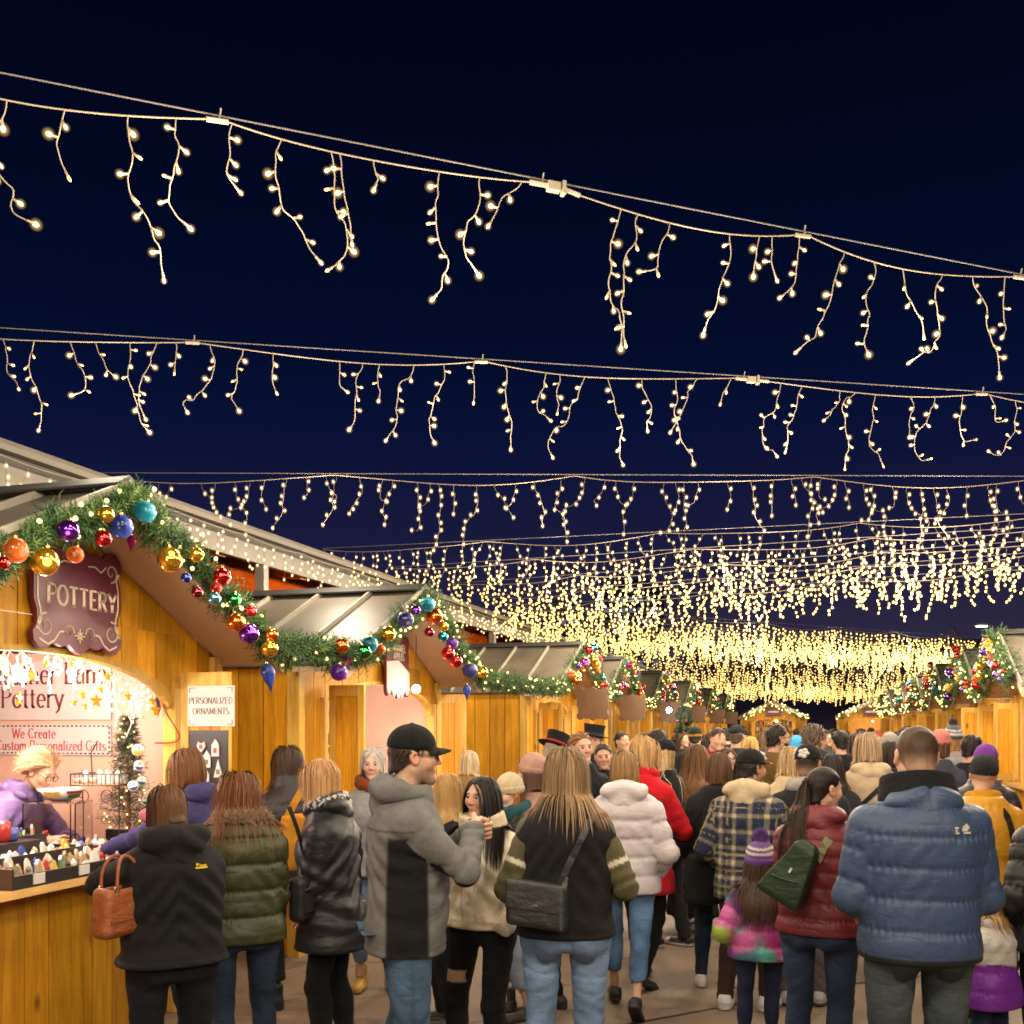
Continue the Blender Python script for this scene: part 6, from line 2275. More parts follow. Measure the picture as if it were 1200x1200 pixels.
# banners on the inner wall of the pottery stall: wall faces the viewer, plane Y = const
YW = YL[0] + HALF - .055
def wall_sign(label, x0, x1, z0, z1):
    e = empty('banner', ((x0 + x1) / 2, YW - .008, (z0 + z1) / 2), 0, label, 'banner')
    m = MB(); m.box(-(x1 - x0) / 2, (x1 - x0) / 2, -.006, .006, -(z1 - z0) / 2, (z1 - z0) / 2); m.build('board', M_PAPER, e)
    return e
e = wall_sign('white banner with plum lettering ending in Lane Pottery, inside the near stall', -6.04, -4.65, 1.83, 2.245)
m = MB()
write(m, 'Heather Lane', .665, .045, .145, -.0065, .13, .045, .09, .03, right=True)
write(m, 'Pottery', .315, -.12, .145, -.0065, .13, .045, .09, .03, right=True)
m.build('lettering', M_INK, e)
e = wall_sign('white banner with red lettering We Create, edged in black dashes', -6.04, -4.65, 1.585, 1.795)
m = MB(); write(m, 'We Create', .245, .012, .068, -.0065, .12, .055, .08, .05, right=True)
write(m, 'Custom Personalized Gifts', .66, -.072, .068, -.0065, .12, .055, .08, .04, right=True)
m.build('lettering', M_REDINK, e)
m = MB()
for i in range(38):
    x = -.69 + i * .0365
    for z in (-.097, .092): m.box(x, x + .019, -.0085, -.0062, z, z + .009)
for i in range(6): m.box(.678, .688, -.0085, -.0062, -.09 + i * .033, -.073 + i * .033)
m.build('dash_border', M_BLACK, e)

# notices on the open shutter (which faces the viewer)
SX = LX
SYY = YL[0] - .10 + 1.15 - .018
e = empty('paper_notice', (SX + .28, SYY - .004, 1.91), 0, 'white paper notice about personalized ornaments pinned to the open shutter', 'notice')
m = MB(); m.box(-.165, .165, -.003, 0, -.125, .125); m.build('paper', M_PAPER, e)
m = MB(); write(m, 'PERSONALIZED', 0, .015, .038, -.0034, .10, .06, .0, .02, center=True); write(m, 'ORNAMENTS', 0, -.05, .038, -.0034, .10, .06, .0, .02, center=True)
for sx in (-1, 1):
    for sz in (-1, 1): ribbon(m, [(sx * .15, sz * .085), (sx * .15, sz * .112), (sx * .115, sz * .112)], .004, -.0034)
m.build('lettering', M_GREYINK, e)
e = empty('ornament_board', (SX + .28, SYY - .004, 1.59), 0, 'black board with little painted house ornaments, under the paper notice', 'display board')
m = MB(); m.box(-.15, .12, -.008, 0, -.19, .17); m.build('board', M_BLACK, e)
for k, (x, z, t) in enumerate(((-.06, .07, 0), (.04, .06, 1), (-.09, -.06, 2), (-.02, -.01, 1), (.06, -.07, 2), (-.03, -.12, 1))):
    o = sub(e, 'clay_ornament', 'ornament', 'small painted clay ornament on the black board, ' + ('top left red one', 'top right tall one', 'lower left pointed one', 'middle house', 'lower right pointed one', 'bottom one')[k], (x, -.012, z))
    m = MB()
    out = ([(-.022, .03), (-.03, .0), (0, -.04), (.03, 0), (.022, .03), (0, .015)], [(-.025, -.05), (.025, -.05), (.025, .02), (0, .055), (-.025, .02)], [(-.03, -.05), (.03, -.05), (0, .06)])[t]
    if t == 0: out = out[::-1]
    m.prism(out, -.008, .002); m.build('ornament', M_PAPER, o)
    m = MB(); m.box(-.011, .011, -.0105, -.0075, -.03 if t else -.015, .0 if t else .012); m.build('painted_door', M_REDINK if k in (0, 1) else flat('moss_paint', (.10, .16, .06), .6), o)
e = empty('looped_cable', (SX + .05, SYY - .05, 1.85), 0, 'looped red cable with purple ribbon beside the open shutter', 'cable')
m = MB(); m.tube(smooth_path([Vector(p) for p in ((-.10, 0, .12), (-.05, -.02, .02), (.02, -.03, -.06), (.06, -.02, -.14), (0, -.02, -.17), (-.14, 0, -.17))]), .006, 5); m.build('loop', flat('red_cable', (.3, .05, .02), .5), e)
m = MB(); m.ball((-.12, -.01, .06), (.02, .03, .06), 7, 5); m.build('ribbon', flat('purple_ribbon', (.1, .05, .2), .5), e)

# icicle lights and golden stars bunched under the arch
g = random.Random(5)
e = empty('arch_lights', (LX - .12, 4.45, 2.1), 0, 'bunched icicle lights and golden stars under the arch of the pottery stall', 'light string')
m, mb2 = MB(), MB()
for k in range(85):
    y = g.uniform(-1.0, 1.05)
    z0 = .27 * math.sqrt(max(0, 1 - (y / 1.1) ** 2)) - .19
    ln = g.uniform(.04, .28) * (1.25 if y > .5 else .8)
    P = [Vector((g.uniform(-.12, .03), y, z0))]
    for i in range(4): P.append(P[-1] + Vector((g.uniform(-.015, .015), g.uniform(-.04, .04), -ln / 4)))
    m.tube(P, .0035, 4, False)
    for p in P[1:]:
        if g.random() < .75: mb2.ball(p + Vector((.0, g.uniform(-.012, .012), 0)), (.007, .007, .011), 6, 4)
m.build('cords', M_PAPER, e)['kind'] = 'stuff'
mb2.build('bulbs', glow('arch_led', (1.0, .86, .62), 4.0, False), e)['kind'] = 'stuff'
lamp('string_light', (.02, .1, -.08), 14.0, (1, .84, .70), .12, e)
lamp('string_light', (-.35, -.55, -.02), 34.0, (1, .80, .70), .14, e)
lamp('string_light', (-.6, .55, -.0), 36.0, (1, .80, .70), .14, e)
for k, (px, py, r) in enumerate(((37, 792, 8), (22, 819, 9), (54, 777, 5), (83, 778, 5), (126, 793, 7), (112, 821, 9), (96, 814, 6), (118, 808, 5), (86, 823, 5), (99, 827, 5), (150, 816, 6), (182, 832, 9), (178, 821, 6))):
    p = plane_x(px, py, LX - .02)
    d = -SY * p.x + CY * p.y
    o = empty('golden_star', p, R(90) + g.uniform(-.5, .5), 'golden star hanging under the arch, ' + ('over the letter h', 'on the first o of the banner', 'high at the left', 'high in the middle', 'on the last e of Lane', 'large one right of the banner word', 'above the large pair', 'small one above a larger star', 'small lower left of the cluster', 'lowest of the middle cluster', 'right of the banner edge', 'rightmost and largest', 'pale one above the rightmost')[k], 'star', 'golden stars under the arch')
    rr = r / FPX * d
    m = MB(); pts = []
    for i in range(10):
        a = math.pi / 2 + i * math.pi / 5; q = rr * (1 if i % 2 == 0 else .45)
        pts.append((q * math.cos(a), q * math.sin(a)))
    m.prism(pts, -.006, .006)
    m.build('star', M_STAR, o)
    m = MB(); m.tube([(0, 0, rr), (0, 0, rr + .12)], .0015, 4); m.build('thread', M_CORD, o)

# counter goods
CT = 1.006
def counter_pt(x, y, z=CT): return Vector((LX - y, YL[0] + x, z))
M_TRAY = flat('dark_tray', (.030, .024, .024), .35)
M_GLAZE = [flat('glaze_white', (.72, .68, .64), .25, 0, .1, 30., coat=.5), flat('glaze_olive', (.14, .12, .05), .3, 0, .5, 40., coat=.5), flat('glaze_red', (.42, .03, .03), .25, 0, .3, 40., coat=.5), flat('glaze_blue', (.05, .08, .30), .25, 0, .3, 40., coat=.5), flat('glaze_sand', (.42, .30, .18), .3, 0, .4, 40., coat=.5), flat('glaze_green', (.06, .15, .06), .3, 0, .4, 40., coat=.5), flat('glaze_yellow', (.60, .36, .05), .3, 0, .3, 40., coat=.5)]
tr = empty('display_tray', counter_pt(-.02, -.02, CT), R(90), 'dark sloping tray of little pottery pieces on the counter', 'tray')
m = MB(); m.box(-.52, .42, -.20, .42, 0, .012); m.build('tray_base', M_TRAY, tr)
for nm, bx in (('tray_front', (-.52, .42, -.215, -.20, 0, .065)), ('tray_back', (-.52, .42, .42, .435, 0, .16)), ('tray_side', (-.535, -.52, -.215, .435, 0, .10)), ('tray_side', (.42, .435, -.215, .435, 0, .10)), ('tray_divider', (-.505, .405, .09, .10, .012, .11)), ('tray_divider', (-.02, -.01, -.185, .085, .012, .06))):
    m = MB(); m.box(*bx); m.build(nm, M_TRAY, tr)
for k in range(3):
    m = MB(); x = -.40 + k * .32; m.box(x, x + .075, -.222, -.216, .012, .062); m.build('price_tag', M_PAPER, tr)
tr2 = empty('display_tray', counter_pt(.46, .14, CT), R(90), 'second dark tray further along the counter beside the pink item', 'tray')
m = MB(); m.box(-.05, .50, -.06, .30, 0, .012); m.build('tray_base', M_TRAY, tr2)
for nm, bx in (('tray_front', (-.05, .50, -.075, -.06, 0, .10)), ('tray_side', (.50, .515, -.075, .30, 0, .13))):
    m = MB(); m.box(*bx); m.build(nm, M_TRAY, tr2)


def goods_meshes():
    out = []
    for k in range(5):
        m = MB()
        if k == 0: m.prism([(-.026, 0), (.026, 0), (.029, .035), (.018, .085), (.0, .105), (-.018, .085), (-.029, .035)], -.008, .008)      # standing gnome shape
        elif k == 1: m.prism([(-.03, 0), (.03, 0), (.03, .05), (.0, .085), (-.03, .05)], -.014, .014)
        elif k == 2: m.lathe([(.018, 0), (.026, .012), (.022, .035), (.016, .05), (.020, .068), (.012, .085), (.001, .095)], 10)
        elif k == 3: m.lathe([(.014, 0), (.030, .018), (.034, .034), (.032, .036), (.02, .03)], 12)
        else: m.prism([(.034 * math.cos(a), .036 + .034 * math.sin(a)) for a in np.linspace(0, 6.283, 13)[:-1]], -.007, .007)
        out.append(m)
    return out


GM = [[gm.mesh('piece', mt, False) for mt in M_GLAZE] for gm in goods_meshes()]
for gl_ in GM:
    for me in gl_: pass
SHAPE = ['gnome shaped', 'house shaped', 'little figure', 'tiny bowl', 'round disc']
TINT = ['white', 'olive', 'red', 'blue', 'sand', 'green', 'yellow']
g = random.Random(9)
for row in range(7):
    for c in range(15):
        x = -.49 + c * .064 + g.uniform(-.015, .015) + (row % 2) * .02; y = -.165 + row * .088 + g.uniform(-.02, .02)
        if x > .40: continue
        back = row > 2
        k, t = g.choice((0, 0, 1, 2, 4, 3)), g.choice((0, 0, 0, 1, 1, 1, 4, 4, 4, 2, 3, 5, 6))
        if back: t = g.choice((0, 0, 0, 0, 3, 4, 6))
        o = put('pottery_piece', GM[k][t], loc=tr.matrix_world @ Vector((0, 0, 0)))
        o.location = Matrix.Translation(tr.location) @ Matrix.Rotation(R(90), 4, 'Z') @ Vector((x, y, .013 + (.03 if back else 0)))
        o.rotation_euler = (R(-10), 0, R(90) + g.uniform(-.4, .4)); sc = g.uniform(.7, 1.05); o.scale = (sc, sc, sc)
        tag(o, '%s %s pottery piece, %s in the %s of the dark counter tray' % (TINT[t], SHAPE[k], ORD[c], ('front row', 'second row', 'third row', 'fourth row', 'fifth row', 'sixth row', 'rearmost row')[row]), 'ornament', 'pottery pieces in the counter trays')
for c in range(34):
    k, t = g.choice((0, 2, 3, 3, 1)), g.choice((0, 0, 0, 0, 4, 3))
    o = put('pottery_piece', GM[k][t])
    o.location = Matrix.Translation(tr2.location) @ Matrix.Rotation(R(90), 4, 'Z') @ Vector((-.03 + (c % 9) * .058, -.03 + (c // 9) * .085, .014))
    o.rotation_euler = (0, 0, R(90) + g.uniform(-.8, .8))
    tag(o, '%s %s pottery piece, %s in the %s row of the second counter tray' % (TINT[t], SHAPE[k], ORD[c % 9], ORD[c // 9]), 'ornament', 'pottery pieces in the second tray')

for c in range(64):
    k, t = g.choice((0, 2, 3, 1, 4)), g.choice((0, 0, 0, 0, 0, 4, 3, 5, 2))
    o = put('pottery_piece', GM[k][t])
    xx, yy = -.62 + (c % 16) * .075 + g.uniform(-.02, .02), .46 + (c // 16) * .075 + g.uniform(-.02, .02)
    o.location = counter_pt(xx, yy, CT + .05 + (c // 16) * .03); o.rotation_euler = (g.uniform(-.3, .3), g.uniform(-.3, .3), R(90) + g.uniform(-.8, .8)); o.scale = (.85,) * 3
    tag(o, '%s %s pottery piece, %s in the %s row heaped behind the dark tray' % (TINT[t], SHAPE[k], ORD[c % 16], ORD[c // 16]), 'ornament', 'pottery pieces behind the tray')
dk = empty('stepped_shelf', counter_pt(-.05, .46, CT), R(90), 'low stepped shelf behind the dark tray on the counter', 'shelf')
for k in range(4):
    m = MB(); m.box(-.62, .60, -.04 + k * .075, .034 + k * .075, .0, .048 + k * .03); m.build('step', M_PAPER, dk)
# clear riser with the painted bowl
ac, ant, aN, aL, ab = nodes('clear_acrylic')
setp(ab, Base_Color=(.95, .95, .95, 1), Roughness=.05, Transmission_Weight=1.0, IOR=1.2)
p = plane_x(68, 952, LX - .50)
rs = empty('acrylic_riser', (p.x, p.y, CT), YAW, 'clear acrylic riser standing behind the tray', 'riser')
top = 1.335 - CT
m = MB(); m.box(-.16, .16, -.12, .12, top - .008, top); m.build('shelf', ac, rs)
for x in (-.158, .150):
    m = MB(); m.box(x, x + .008, -.12, .12, 0, top - .008); m.build('side', ac, rs)
bw = empty('painted_bowl', (p.x + .02, p.y, CT + top + .002), YAW, 'wide white bowl with red and green painting on the clear riser', 'bowl')
m = MB(); m.lathe([(.05, 0), (.10, .02), (.135, .075), (.13, .078), (.10, .03), (.0, .02)], 26); m.build('bowl', M_GLAZE[0], bw, True)
for a0, a1, mt, z0, z1 in ((-.9, .35, 2, .046, .064), (-.8, .3, 5, .02, .044), (-2.0, -1.2, 6, .03, .06), (-2.9, -2.2, 5, .03, .06)):
    m = MB(); V = []
    for a in np.linspace(a0, a1, 9):
        for z in (z0, z1):
            rr = np.interp(z, (.02, .075), (.1015, .1365)); V.append((rr * math.cos(a), rr * math.sin(a), z))
    m.add(V, [(2 * i, 2 * i + 2, 2 * i + 3, 2 * i + 1) for i in range(8)]); m.build('painted_band', M_GLAZE[mt], bw)

# wire stand of white pieces
p = plane_x(118, 945, LX - .42)
ws = empty('wire_stand', (p.x, p.y, CT), YAW, 'black wire stand holding white pottery beside the small tree', 'stand')
m = MB()
hh = 1.42 - CT
for x in (-.15, .15):
    for y in (-.09, .09): m.tube([(x, y, 0), (x, y, hh + .07)], .004, 5)
    m.tube([(x, -.09, hh), (x, .09, hh)], .004, 5)
for z in (hh, hh + .07):
    m.tube([(-.15, -.09, z), (.15, -.09, z), (.15, .09, z), (-.15, .09, z)], .004, 5, closed=True)
for i in range(12): m.tube([(-.15 + i * .0273, -.09, hh), (-.15 + i * .0273, -.09, hh + .07)], .0022, 4)
for s_ in (-1, 1): m.tube([(s_ * x, -.09, hh - z) for x, z in spiral(.08, .06, .05, 1.1, math.pi / 2)], .003, 4)
m.tube([(-.05, 0, hh), (-.06, 0, hh + .20), (-.02, 0, hh + .27)], .004, 5)
m.build('wire_frame', M_BLACK, ws)
m = MB(); m.box(-.148, .148, -.088, .088, hh + .002, hh + .008); m.build('shelf', W_COUNT, ws)
for c in range(12):
    o = put('pottery_piece', GM[g.choice((2, 3, 1))][0])
    o.location = ws.location + Matrix.Rotation(YAW, 4, 'Z') @ Vector((-.125 + (c % 6) * .05, -.045 + (c // 6) * .09, hh + .01)); o.scale = (.9,) * 3
    tag(o, 'white pottery piece, %s in the %s row of the black wire stand' % (ORD[c % 6], ('front', 'back')[c // 6]), 'ornament', 'white pottery on the wire stand')

# small lit tree
p = plane_x(150, 940, LX - .30)
tx, ty = p.x, p.y
tz0 = CT
tree = empty('table_tree', (tx, ty, tz0), 0, 'small lit fir tree hung with painted plates at the counter end', 'tree')
H_T = 1.86 - tz0
gq = np.random.default_rng(3)
V, F, C = [], [], []
nB = 620
hz = gq.uniform(.10, .98, nB) ** .8
an = gq.uniform(0, 6.283, nB)
rad = (.175 * (1 - hz) + .035) * gq.uniform(.6, 1.15, nB)
for h_, a_, r_ in zip(hz, an, rad):
    base = np.array((0, 0, h_ * H_T)); d = np.array((math.cos(a_), math.sin(a_), .12))
    for t in np.linspace(.15, 1, 12):
        q = base + d * r_ * t
        nd = gq.normal(size=3) * .7 + d; nd /= np.linalg.norm(nd)
        w = np.cross(nd, gq.normal(size=3)); w /= np.linalg.norm(w)
        V += [q - w * .002, q + nd * .014 + w * .0022, q + nd * .032, q + nd * .014 - w * .0022]
V = np.array(V); F = np.arange(len(V)).reshape(-1, 4)
cc = np.repeat(np.array([(.05, .085, .045), (.08, .11, .06), (.03, .05, .03)])[gq.integers(0, 3, len(F))], 4, axis=0)
put('crown', mesh('crown', V, F, M_FIR, False, cc), tree)
m = MB(); m.tube([(0, 0, 0), (0, 0, H_T * .97)], [.014, .004], 6); m.build('trunk', W_ORANGE, tree)
m = MB()
for k in range(46):
    h_ = gq.uniform(.08, .97); a_ = gq.uniform(0, 6.283); r_ = .15 * (1 - h_) + .03
    m.ball((r_ * math.cos(a_), r_ * math.sin(a_), h_ * H_T), .0055, 5, 4)
m.build('fairy_lights', M_FAIRY, tree)['kind'] = 'stuff'
for k, (px, py, r, t) in enumerate(((162, 879, 9, 6), (163, 897, 8, 3), (156, 921, 8, 3), (166, 915, 7, 3), (172, 938, 8, 5), (170, 920, 5, 0))):
    q = plane_x(px, py, tx + .10)
    dd = -SY * q.x + CY * q.y
    o = empty('painted_plate', q, YAW + .3, 'painted plate hung on the small tree, ' + ('topmost, yellow and green', 'blue one second from the top', 'blue one lower left', 'blue one in the middle', 'green one at the bottom', 'white one in the middle')[k], 'plate', 'plates hung on the small tree')
    rr = r / FPX * dd * .8
    Mx = Matrix.Rotation(R(90), 4, 'X')
    m = MB(); m.lathe([(rr * .9, -.002), (rr, .002), (rr * .95, .004), (.0, .003)], 18, Mx); m.build('plate', M_GLAZE[0], o, True)
    m = MB(); m.prism([(rr * .78 * math.cos(a), rr * .78 * math.sin(a) - rr * .05) for a in np.linspace(math.pi + .2 * (k % 3), 2 * math.pi - .3 * (k % 2), 9)], -.0066, -.0042); m.build('painting', M_GLAZE[t], o)
    m = MB(); m.prism([(rr * (.1 + .16 * math.cos(a)), rr * (.36 + .16 * math.sin(a))) for a in np.linspace(0, 6.28, 8)[:-1]], -.0066, -.0042); m.build('painting', M_GLAZE[(t + 2) % 7], o)

# red and blue pieces at the far left of the counter
for k, (px, py, w, h_, t, lab) in enumerate(((2, 950, .05, .11, 2, 'tall red pottery jar at the cut-off left end of the counter'), (10, 963, .055, .07, 3, 'blue pottery mug at the left end of the counter'))):
    q = plane_x(px, py + 8, LX - .35)
    o = empty('pottery_jar', (q.x, q.y, 1.16), 0, lab, 'jar')
    m = MB(); m.lathe([(w * .8, 0), (w, h_ * .3), (w * .95, h_ * .8), (w * .7, h_), (w * .62, h_), (w * .6, h_ * .9)], 14); m.build('jar', M_GLAZE[t], o, True)
q = plane_x(6, 970, LX - .35)
o = empty('display_box', (q.x, q.y, CT), R(90), 'dark display box at the left end of the counter', 'box')
m = MB(); m.box(-.16, .16, -.10, .10, 0, .152); m.build('box', M_TRAY, o)

# goods seen in the farther stalls
def shelf_goods(stl, label, seed, cols, z=(1.25, 1.55, 1.85), y=.5, w=.85):
    g = random.Random(seed)
    e = sub(stl, 'goods_shelf', 'shelf', label, (0, y, 0))
    for zz in z:
        m = MB(); m.box(-w, w, -.1, .1, zz - .02, zz); m.build('shelf_board', W_TRIMX, e)
    for sx in (-w - .02, w):
        m = MB(); m.box(sx, sx + .02, -.1, .1, 0, z[-1] + .3); m.build('shelf_side', W_TRIM, e)
    m = MB(); m.box(-w, w, .1, .115, .9, z[-1] + .3); m.build('shelf_back', W_TRIM, e)
    for ci, c in enumerate(cols):
        m = MB()
        for zz in z:
            x = -w + .05
            while x < w - .1:
                ww = g.uniform(.05, .10)
                if g.randrange(len(cols)) == ci: m.box(x, x + ww, -.06, .06, zz + .001, zz + g.uniform(.10, .22))
                x += ww + .02
        if m.v: m.build('goods', flat('goods_%d_%d' % (seed, ci), c, .4), e)['kind'] = 'stuff'


shelf_goods(STALL[1], 'shelves of small packets inside the second stall', 3, ((.5, .35, .3), (.3, .1, .1), (.6, .5, .4)), (1.3, 1.6), .9)
shelf_goods(STALL[2], 'shelves inside the third left-hand stall', 4, ((.5, .3, .2), (.3, .1, .05)), y=.6)
shelf_goods(STALL[3], 'shelves of dark red jars inside the fourth left-hand stall', 5, ((.16, .02, .03), (.05, .03, .03), (.4, .3, .3)), y=.12)
shelf_goods(STALL[4], 'shelves of pale goods inside the fifth left-hand stall', 6, ((.6, .5, .6), (.5, .1, .15), (.3, .3, .5)), y=.3)
shelf_goods(STALL[5], 'shelves of bright goods inside the sixth left-hand stall', 8, ((.6, .3, .4), (.2, .2, .5)), y=.3)
shelf_goods(ENDS[0], 'rows of red and dark goods in the closing stall left of the gap', 7, ((.55, .03, .04), (.05, .04, .05), (.6, .5, .5), (.5, .04, .05)), (1.25, 1.6, 1.9), .25)
# white globe lamp between the fourth and fifth stalls
p = ray(784, 832, 22.5)
e = empty('globe_lamp', p, 0, 'round white lamp glowing beside the fifth left-hand stall', 'lamp')
m = MB(); m.ball((0, 0, 0), .06, 12, 9); m.build('globe', M_LAMP, e, True)
m = MB(); m.tube([(0, 0, .10), (0, 0, .55)], .012, 5); m.build('cord', M_DARK, e)
lamp('lamp_light', (.0, 0, -.18), 14.0, (1, .95, .9), .1, e)
# dark crimson tree by the globe lamp
p = ray(801, HZ, 23.0)
t = empty('crimson_tree', (p.x, p.y, 0), 0, 'narrow dark tree with crimson ornaments below the white globe lamp', 'tree')
m, m2 = MB(), MB()
gg = random.Random(4)
for k in range(160):
    z = gg.uniform(.4, 2.2); a = gg.uniform(0, 6.28); r = .42 * (1 - (z - .3) / 2.1) + .06
    m.ball((r * math.cos(a) * gg.uniform(.5, 1), r * math.sin(a) * gg.uniform(.5, 1), z), gg.uniform(.05, .09), 5, 4)
    if k % 3 == 0: m2.ball((r * math.cos(a) * 1.05, r * math.sin(a) * 1.05, z), .035, 6, 5)
m.build('crown', flat('dark_fir', (.03, .05, .02), .8, 0, .4), t)
m2.build('ornaments', flat('crimson_ornaments', (.4, .03, .05), .3), t)['kind'] = 'stuff'
m = MB(); m.tube([(0, 0, 0), (0, 0, 2.1)], .03, 6); m.build('trunk', W_ORANGE, t)
# ------------------------------------------------------------------ the visitors
X_ = hexc
JEAN_L, JEAN_M, JEAN_D = (.16, .24, .40), (.075, .13, .23), (.022, .035, .065)
BLK = (.010, .010, .012)


def pat_gray(V, who, par, N, J):
    H = J.H
    c = np.tile(np.array((.155, .155, .150), np.float32), (len(V), 1))
    x, y, z = V.T
    side = (np.abs(who) == 0) & (np.abs(N[:, 0]) > .48) & (np.abs(y + .005) < .085 - .03 * (z / H - .6)) & (z < .74 * H)
    inner = (np.abs(who) > 0) & (np.abs(who) < 2) & (N[:, 2] < -.65)
    k = (sstep(.44, .52, np.abs(N[:, 0])) * sstep(.095, .080, np.abs(y + .012) + .03 * (z / H - .6)) * sstep(.745 * H, .735 * H, z) * (np.abs(who) == 0))[:, None]
    c = c * (1 - k) + np.array((.012, .012, .014)) * k
    c[inner] = (.014, .014, .016)
    yoke = np.abs(z - .755 * H + .0 * x) < .004
    c[yoke & (np.abs(who) == 0) & (N[:, 1] < 0)] *= .45
    c[(np.abs(x) < .003) & (N[:, 1] < 0) & (z < .75 * H)] *= .75
    return c


def pat_plaid(V, who, par, N, J):
    x, y, z = V.T
    sl = np.abs(who) > 0
    a = np.where(sl, np.arctan2(y - .0, x * 1.0) * .10, np.where(np.abs(N[:, 0]) > .75, y, x))
    b = np.where(sl, par, z)
    c = np.tile(np.array((.022, .030, .060), np.float32), (len(V), 1))
    def st(v, per, w, ph=0.0): return np.abs(((v / per + ph) % 1.0) - .5) < w
    cream = np.array((.50, .42, .26)); mid = np.array((.17, .15, .12))
    va, vb = st(a, .098, .14), st(b, .098, .14)
    c[va] = c[va] * .35 + mid * .9
    c[vb] = c[vb] * .35 + mid * .9
    c[va & vb] = cream
    c[st(a, .098, .028, .5) | st(b, .098, .028, .5)] = (.32, .25, .10)
    return c


def pat_kid(V, who, par, N, J):
    g = np.random.default_rng(12)
    P = g.uniform((-.3, -.25, .35), (.3, .25, 1.0), (170, 3))
    K = np.array([(.36, .035, .20), (.07, .30, .26), (.16, .04, .28), (.30, .42, .05), (.60, .50, .52), (.10, .03, .14), (.50, .10, .30), (.05, .12, .18)], np.float32)[g.integers(0, 8, 170)]
    D = V + .02 * np.stack([noise3(V, 22, k) for k in (1, 2, 3)], 1)
    d = ((D[:, None] - P[None]) ** 2).sum(2)
    i = np.argsort(d, axis=1)[:, :2]
    d1, d2 = np.sqrt(np.take_along_axis(d, i, 1)).T
    t = np.clip(.5 + (d2 - d1) / .05, .5, 1)[:, None]
    return K[i[:, 0]] * t + K[i[:, 1]] * (1 - t)


def pat_girl(V, who, par, N, J):
    c = np.tile(np.array((.56, .52, .48), np.float32), (len(V), 1))
    z = V[:, 2] + .012 * np.sin(V[:, 0] * 20)
    c[z < .60 * J.H] = (.17, .025, .30)
    c[np.abs(z - .60 * J.H) < .006] *= .5
    return c


def pat_sweater(V, who, par, N, J):
    c = np.tile(np.array((.095, .085, .040), np.float32), (len(V), 1))
    q = par / J.H
    c[(np.abs(who) > 0) & (np.abs(q - .095) < .007)] = (.60, .54, .42)
    c[(np.abs(who) > 0) & (np.abs(q - .245) < .007)] = (.60, .54, .42)
    c[(np.abs(who) > 0) & (q > .30)] = (.06, .055, .03)
    return c


def pat_rain(V, who, par, N, J):
    c = np.tile(np.array((.012, .012, .015), np.float32), (len(V), 1))
    return c


def pat_white(V, who, par, N, J):
    c = np.tile(np.array((.84, .75, .58), np.float32), (len(V), 1))
    x = V[:, 0]
    pl = (np.abs(who) == 0) & (N[:, 1] > .2)
    for xx in (-.035, .035): c[pl & (np.abs(x - xx) < .004)] *= .62
    c[pl & (np.abs(x) < .014) & ((V[:, 2] % .13) < .024)] *= .70
    return c


def pat_ripped(V, col, J):
    k = (V[:, 1] > .02) & (V[:, 0] > .03) & (np.abs(V[:, 2] - .36 * J.H) < .028) & (np.abs(V[:, 0] - .10) < .05)
    col[k] = np.array(SKIN['fair']) * .9
    return col


# 1 vendor bent over the counter inside the near stall
VENDOR = person('vendor', 'stallholder with short blond hair and spectacles bent over the pottery in a mauve jacket', -2, 6.35, 1.68, 112, lean=18, head=(-6, 30, 0), skin='fair', cat='person', group='people at the near stall',
    tops=[dict(col=(.20, .14, .34), hem=.50, thick=.03, mat='nylon', arm=1.15, wr=1.3, hole=1.2)], hoods=[dict(col=(.16, .11, .28), size=.95, mat='nylon')], legs=dict(col=JEAN_D), hair=dict(style='back', col=(.46, .26, .11), col2=(.85, .66, .42), len=.13, vol=.030, n=1600), glasses=(.03, .02, .02), armL=((.10, .26, .64), (1, -.3, -.8)), armR=((.06, .30, .66), (1, -.3, -.8)), hand='grip')
# 2 dark hooded coat, leaning to the counter
COAT = person('coat', 'woman in a dark hooded rain coat reaching over the counter with a tan handbag', 203, 4.45, 1.53, -28, head=(-16, 16, 0), tops=[dict(col=(.011, .0105, .012), hem=.50, thick=.042, arm=1.22, flare=.30, girth=1.16, mat='cloth', wr=1.25, box=True)], hoods=[dict(col=(.011, .0105, .012), size=1.22)],
    legs=dict(col=(.010, .011, .017), girth=1.16, flare=1.3), shoes=dict(col=BLK, kind='boot'), hair=dict(style='bob', col=(.085, .038, .016), col2=(.22, .10, .045), len=.21, vol=.020), armL=((.10, .27, .66), (1, -.2, .1)), armR='front')
# 3 olive puffer with fur hood
OLIVE = person('olive', 'woman with long curly auburn hair in an olive puffer jacket with a fur hood', 283, 5.0, 1.56, -22, head=(-8, 8, 0), tops=[dict(col=(.038, .042, .014), hem=.475, thick=.045, puff=.125, puffd=.016, arm=1.28, mat='nylon', girth=1.04)],
    hoods=[dict(col=(.060, .05, .03), size=.92, dz=-.02, fur=[(.32, .21, .11), (.48, .35, .20), (.16, .10, .05)], furp=80)], legs=dict(col=JEAN_D, denim=.5, girth=1.04), shoes=dict(col=BLK, kind='boot'), hair=dict(style='curly', col=(.10, .030, .010), col2=(.27, .095, .03), len=.48, vol=.045, wave=.006, wfreq=42, n=2000), armL='front', armR='belly')
